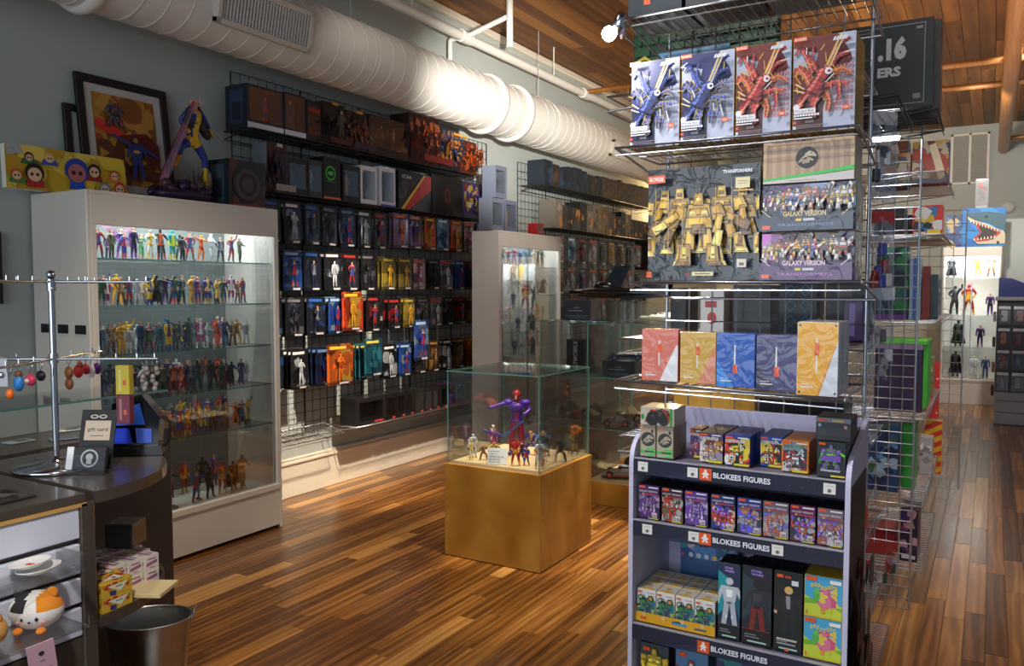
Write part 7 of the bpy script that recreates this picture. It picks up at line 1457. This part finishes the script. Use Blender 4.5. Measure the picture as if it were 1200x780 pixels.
q = MB().box(-.03, .09, -.06, .06, 0, .012, (226, 204, 150), b=.001); obj('folded_carton', q.mesh('folded_carton', 'card'), None, (-2.17, 1.475, .5955), (0, 0, .5), label='cream and yellow carton lid lying flat on the rounded shelf', cat='box')
k = 0
for lv in range(2):
    for i in range(4):
        for j in range(3):
            q = MB().box(-.026, .026, -.026, .026, 0, .042, (222, 212, 206), b=.001)
            for O, U_, V_ in (((.026, -.025, .001), (0, 1, 0), (0, 0, 1)), ((-.025, -.026, .001), (1, 0, 0), (0, 0, 1)), ((-.025, -.025, .042), (1, 0, 0), (0, 1, 0))):
                A = Art(.05, .04 if V_[2] else .05); A.U([(.1, .2), (.9, .35), (.9, .6), (.1, .45)], (150, 90, 130)); A.rect(.2, .68, .8, .78, (130, 84, 104)); A.rect(.3, .05, .7, .15, (190, 150, 120)); q.art(A, O, U_, V_, .00008)
            obj('candy_box', q.mesh('candy_box', 'card'), None, (-2.225-.057*i, 1.425+.055*j+.012*i, .5955+(.0435 if (i, j) != (0, 0) or lv == 0 else .0435)*lv), (0, 0, .1), label=f'white and mauve sweet box, {ORD[i]} column, {("near", "middle", "far")[j]} file, {("bottom", "top")[lv]} layer', cat='box', group='white sweet boxes on the rounded shelf'); k += 1
obj('wrapped_cube', MB().box(-.045, .045, -.045, .045, 0, .075, (96, 92, 88), b=.003).box(-.046, .046, -.03, .03, .02, .055, (90, 80, 60)).mesh('wrapped_cube', 'shrink_wrap'), None, (-2.36, 1.56, .683), (0, 0, .5), label='grey shrink-wrapped cube on top of the white sweet boxes', cat='box')
for i in range(3): obj('candy_box', MB().box(-.05, .05, -.04, .04, 0, .1, ((190, 100, 60), (206, 190, 170), (170, 70, 50))[i], b=.002).box(-.03, .051, -.03, .03, .03, .07, (220, 200, 170)).mesh('candy_box', 'card'), None, (-2.14-.1*i, 1.36+.02*i, .1305), (0, 0, .1), label=f'{("orange", "cream", "red")[i]} carton on the bottom rounded shelf', cat='box')
# galvanised tub
tb = inst('metal_tub', [], (-2.60, 1.80, .002), (0, 0, .75), .9, label='oval galvanised metal tub on the floor by the rounded shelf', cat='tub')
H_ = .34
obj('tub_wall', MB().lathe([(0, .012), (.10, .012), (.104, 0), (.11, .01), (.126, .15), (.127, .155), (.127, .165), (.128, .17), (.143, H_-.012), (.149, H_-.004), (.149, H_), (.143, H_), (.14, H_-.012), (.124, .16), (.104, .02), (0, .02)], 40, sx=1.12, sy=.86).mesh('tub_wall', 'galvanised'), tb)
for s_ in (-1, 1): obj('handle', MB().tube([(s_*.165, -.035, H_-.02), (s_*.17, -.035, H_+.01), (s_*.178, -.018, H_+.028), (s_*.178, .018, H_+.028), (s_*.17, .035, H_+.01), (s_*.165, .035, H_-.02)], .004, 7).mesh('handle', 'chrome'), tb)
# ================================================================== FAR END OF THE AISLE
fc = inst('display_cabinet', [], (0, 0, 0), label='white backlit display cabinet at the far end of the aisle', cat='cabinet')
q = MB().box(-.56, -.54, 11.9, 12.35, 0, 2.02, b=.003).box(.07, .09, 11.9, 12.35, 0, 2.02, b=.003).box(-.54, .07, 11.9, 12.35, 2.0, 2.02).box(-.54, .07, 11.9, 11.92, 1.9, 2.0)
obj('carcass', q.mesh('carcass', 'white_laminate'), fc); obj('back_panel', MB().box(-.54, .07, 12.33, 12.35, .3, 2.0).mesh('back_panel', 'white_laminate'), fc)
obj('base_panel', MB().box(-.54, .07, 11.9, 12.33, 0, .29, b=.003).box(-.545, .075, 11.885, 11.915, .29, .33, b=.004).mesh('base_panel', 'white_laminate'), fc)
for z in (1.63, 1.14, .73): obj('glass_shelf', MB().box(-.535, .065, 11.93, 12.32, z-.008, z).mesh('glass_shelf', 'glass'), fc)
obj('door_rail', MB().box(-.235, -.225, 11.905, 11.912, .33, 1.9).mesh('door_rail', 'chrome'), fc)
obj('light_strip', MB().box(-.5, .03, 11.95, 11.97, 1.97, 1.99).mesh('light_strip', 'led_strip'), fc)
area((-.23, 11.97, 1.95), (-.23, 12.2, .8), 5, .5, .04, (.8, .93, 1))
for i, (x, z, lk, h, cp, lab) in enumerate(((-.47, 1.632, 'black', .27, (16, 16, 18), 'black caped figure on the top shelf of the far cabinet'), (-.36, 1.632, 'white and silver', .28, None, 'silver figure on the top shelf of the far cabinet'), (-.17, 1.632, 'golden', .29, None, 'golden figure on the top shelf of the far cabinet'), (-.02, 1.632, 'brown and tan', .28, None, 'tan figure on the top shelf of the far cabinet'),
        (-.42, 1.142, 'black', .40, None, 'black waving figure on the middle shelf of the far cabinet'), (-.26, 1.142, 'scarlet', .42, None, 'broad red and black figure on the middle shelf of the far cabinet'), (-.02, 1.142, 'purple and black', .3, None, 'small violet figure on the middle shelf of the far cabinet'),
        (-.37, .732, 'dark green', .36, (40, 20, 20), 'green-legged figure with dark cape, far cabinet'), (-.12, .732, 'purple and black', .3, None, 'violet black figure beside the dark-caped one, far cabinet'), (-.39, .332, 'black', .36, (14, 14, 16), 'black wide-caped figure on the floor of the far cabinet'), (-.18, .332, 'white and silver', .3, None, 'white figure on the floor of the far cabinet'), (-.05, .332, 'steel blue', .3, None, 'pale blue figure on the floor of the far cabinet'))):
    figure(lk, [4, 0, 0, 4, 2, 4, 0, 0, 0, 0, 3, 0][i], (x, 12.08, z), .0, h, lab, 'figures in the far cabinet', cap=cp, bulk=1.25)
# shark canvas and neighbours on the cabinet
q = MB().box(-.24, .24, 0, .035, 0, .49, (26, 120, 190), b=.002); A = Art(.476, .486); r_ = random.Random(2)
A.rect(0, 0, 1, 1, (24, 118, 190)); A.blobs(0, 0, 1, 1, [(30, 130, 200), (20, 104, 176), (40, 150, 214)], 24, r_, .4)
A.U([(.08, .86), (.3, .88), (.6, .9), (1, .82), (1, .2), (.86, .24), (.93, .42), (.82, .46), (.6, .6), (.3, .68), (.12, .76)], (38, 84, 100))
A.U([(.1, .8), (.3, .68), (.62, .56), (.84, .42), (.92, .38), (.8, .38), (.6, .5), (.3, .6), (.16, .68)], (204, 190, 150)); A.U([(.94, .42), (1, .3), (1, .06), (.6, .06), (.38, .06), (.26, .2), (.4, .2), (.7, .16), (.84, .28)], (190, 180, 150))
A.U([(.2, .68), (.4, .62), (.84, .42), (.9, .34), (.84, .28), (.62, .14), (.36, .12), (.28, .2), (.34, .3), (.44, .34), (.3, .58)], (176, 50, 30)); A.U([(.36, .58), (.74, .42), (.82, .34), (.66, .2), (.42, .18), (.36, .24), (.46, .36)], (40, 18, 18))
for k in range(10): t = k/9; x, y = .2+.62*t, .68-.25*t; A.U([(x-.018, y+.01), (x+.018, y), (x+.004, y-.075)], (236, 230, 214))
for k in range(7): t = k/6; x, y = .3+.46*t, .16+.06*t; A.U([(x-.018, y-.01), (x+.018, y), (x-.004, y+.07)], (236, 230, 214))
A.ell(.56, .78, .03, .03, (20, 26, 30)); A.ell(.84, .1, .03, .03, (30, 40, 60)); q.art(A, (-.238, 0, .002), (1, 0, 0), (0, 0, 1), .0008)
obj('shark_canvas', q.mesh('shark_canvas', 'painted'), None, (-.12, 11.93, 2.022), (0, 0, 0), label='square blue canvas of an open-mouthed shark above the far cabinet', cat='canvas')
q = MB().box(-.12, .12, 0, .05, 0, .42, (30, 60, 120), b=.002); A = Art(.236, .416); A.blobs(0, 0, 1, 1, [(20, 40, 80), (60, 120, 180), (30, 26, 40), (180, 160, 120)], 20, r_, .4); q.art(A, (-.118, 0, .002), (1, 0, 0), (0, 0, 1), .0008)
obj('toy_box', q.mesh('toy_box', 'card'), None, (-.42, 12.0, 2.022), label='dark blue printed box beside the shark canvas', cat='box')
q = MB().box(-.075, .075, 0, .06, 0, .34, (110, 112, 118), b=.002); A = Art(.146, .336); A.person(.5, .5, .7, (90, 90, 96), (150, 150, 156), (60, 60, 66)); A.blobs(.2, .2, .8, .8, [(190, 30, 30), (90, 90, 96)], 8, r_, .3); q.art(A, (-.073, 0, .002), (1, 0, 0), (0, 0, 1), .0008)
obj('toy_box', q.mesh('toy_box', 'card'), None, (-.15, 12.1, 2.56), label='grey box with red marks standing high behind the shark canvas', cat='box')
obj('box_stand', MB().box(-.07, .07, 0, .12, 0, .535, (170, 168, 160), b=.003).mesh('box_stand', 'painted'), None, (-.15, 12.07, 2.022), label='plain pale stand holding the grey box over the far cabinet', cat='stand')
kn = inst('wall_sensor', [('dome', MB().lathe([(0, 0), (.09, 0), (.09, .03), (.06, .05), (0, .055)], 20, col=(206, 204, 198)).mesh('dome', 'painted'))], (.17, 14.498, 2.72), (PI/2, 0, 0), label='round white disc fixed on the far wall', cat='sensor')
# slatted gondola at the right edge
gd = inst('gondola_shelf', [], (0, 0, 0), label='grey slatted gondola with bagged figures by the far cabinet', cat='gondola')
obj('core', MB().box(.05, 1.3, 10.32, 10.75, 0, 1.36, (150, 152, 158), b=.003).mesh('core', 'painted'), gd)
for z0, z1 in ((.01, .13), (.14, .26), (.27, .36)): obj('slat', MB().box(.05, 1.3, 10.3, 10.32, z0, z1, (158, 160, 168), b=.004).mesh('slat', 'painted'), gd)
obj('top_board', MB().box(.03, 1.32, 10.28, 10.77, 1.36, 1.40, (150, 152, 158), b=.004).mesh('top_board', 'painted'), gd)
obj('back_panel', MB().box(.05, 1.3, 10.305, 10.319, .36, 1.36, (60, 60, 64)).mesh('back_panel', 'painted'), gd)
obj('open_book', MB().prism([(0, 0), (.5, 0), (.5, .03), (.12, .2), (0, .21)], 0, .35, 'y', (50, 62, 120)).mesh('open_book', 'painted'), None, (.06, 10.35, 1.402), label='sloping navy sign wedge on top of the gondola', cat='sign')
k = 0
for row, z in enumerate((1.30, 1.06, .82, .58)):
    for i in range(5):
        c = ((190, 190, 194), (170, 110, 70), (120, 40, 40), (70, 80, 110), (110, 112, 118))[(i+row) % 5]
        q = MB().box(-.055, .055, -.002, .002, -.03, 0, (214, 214, 218)).box(-.03, .03, -.02, .0, -.17, -.05, c, b=.012).box(-.045, .0, -.02, .0, -.13, -.09, (60, 60, 66), b=.01)
        o = inst('bagged_figure', [('contents', q.mesh('contents', 'toy_plastic')), ('bag', MB().box(-.055, .055, -.03, -.024, -.2, -.0).mesh('bag', 'blister_plastic'))], (.12+i*.14, 10.27, z), label=f'bagged toy, {ORD[i]} along in the {ORD[row]} row of the gondola', cat='bagged toy', group='bagged toys on the gondola'); k += 1
for row, z in enumerate((1.28, 1.0, .72, .46)):
    c = ((150, 150, 156), (90, 60, 50), (150, 120, 90), (60, 64, 70))[row]
    inst('bagged_figure', [('contents', MB().box(-.03, .0, -.04, .04, -.16, -.04, c, b=.012).mesh('contents', 'toy_plastic')), ('bag', MB().box(-.036, -.03, -.055, .055, -.2, 0).mesh('bag', 'blister_plastic'))], (.045, 10.45, z), label=f'bagged toy on the gondola end, {ORD[row]} from the top', cat='bagged toy', group='bagged toys on the gondola end')
# dark shoe-like thing under the rack row
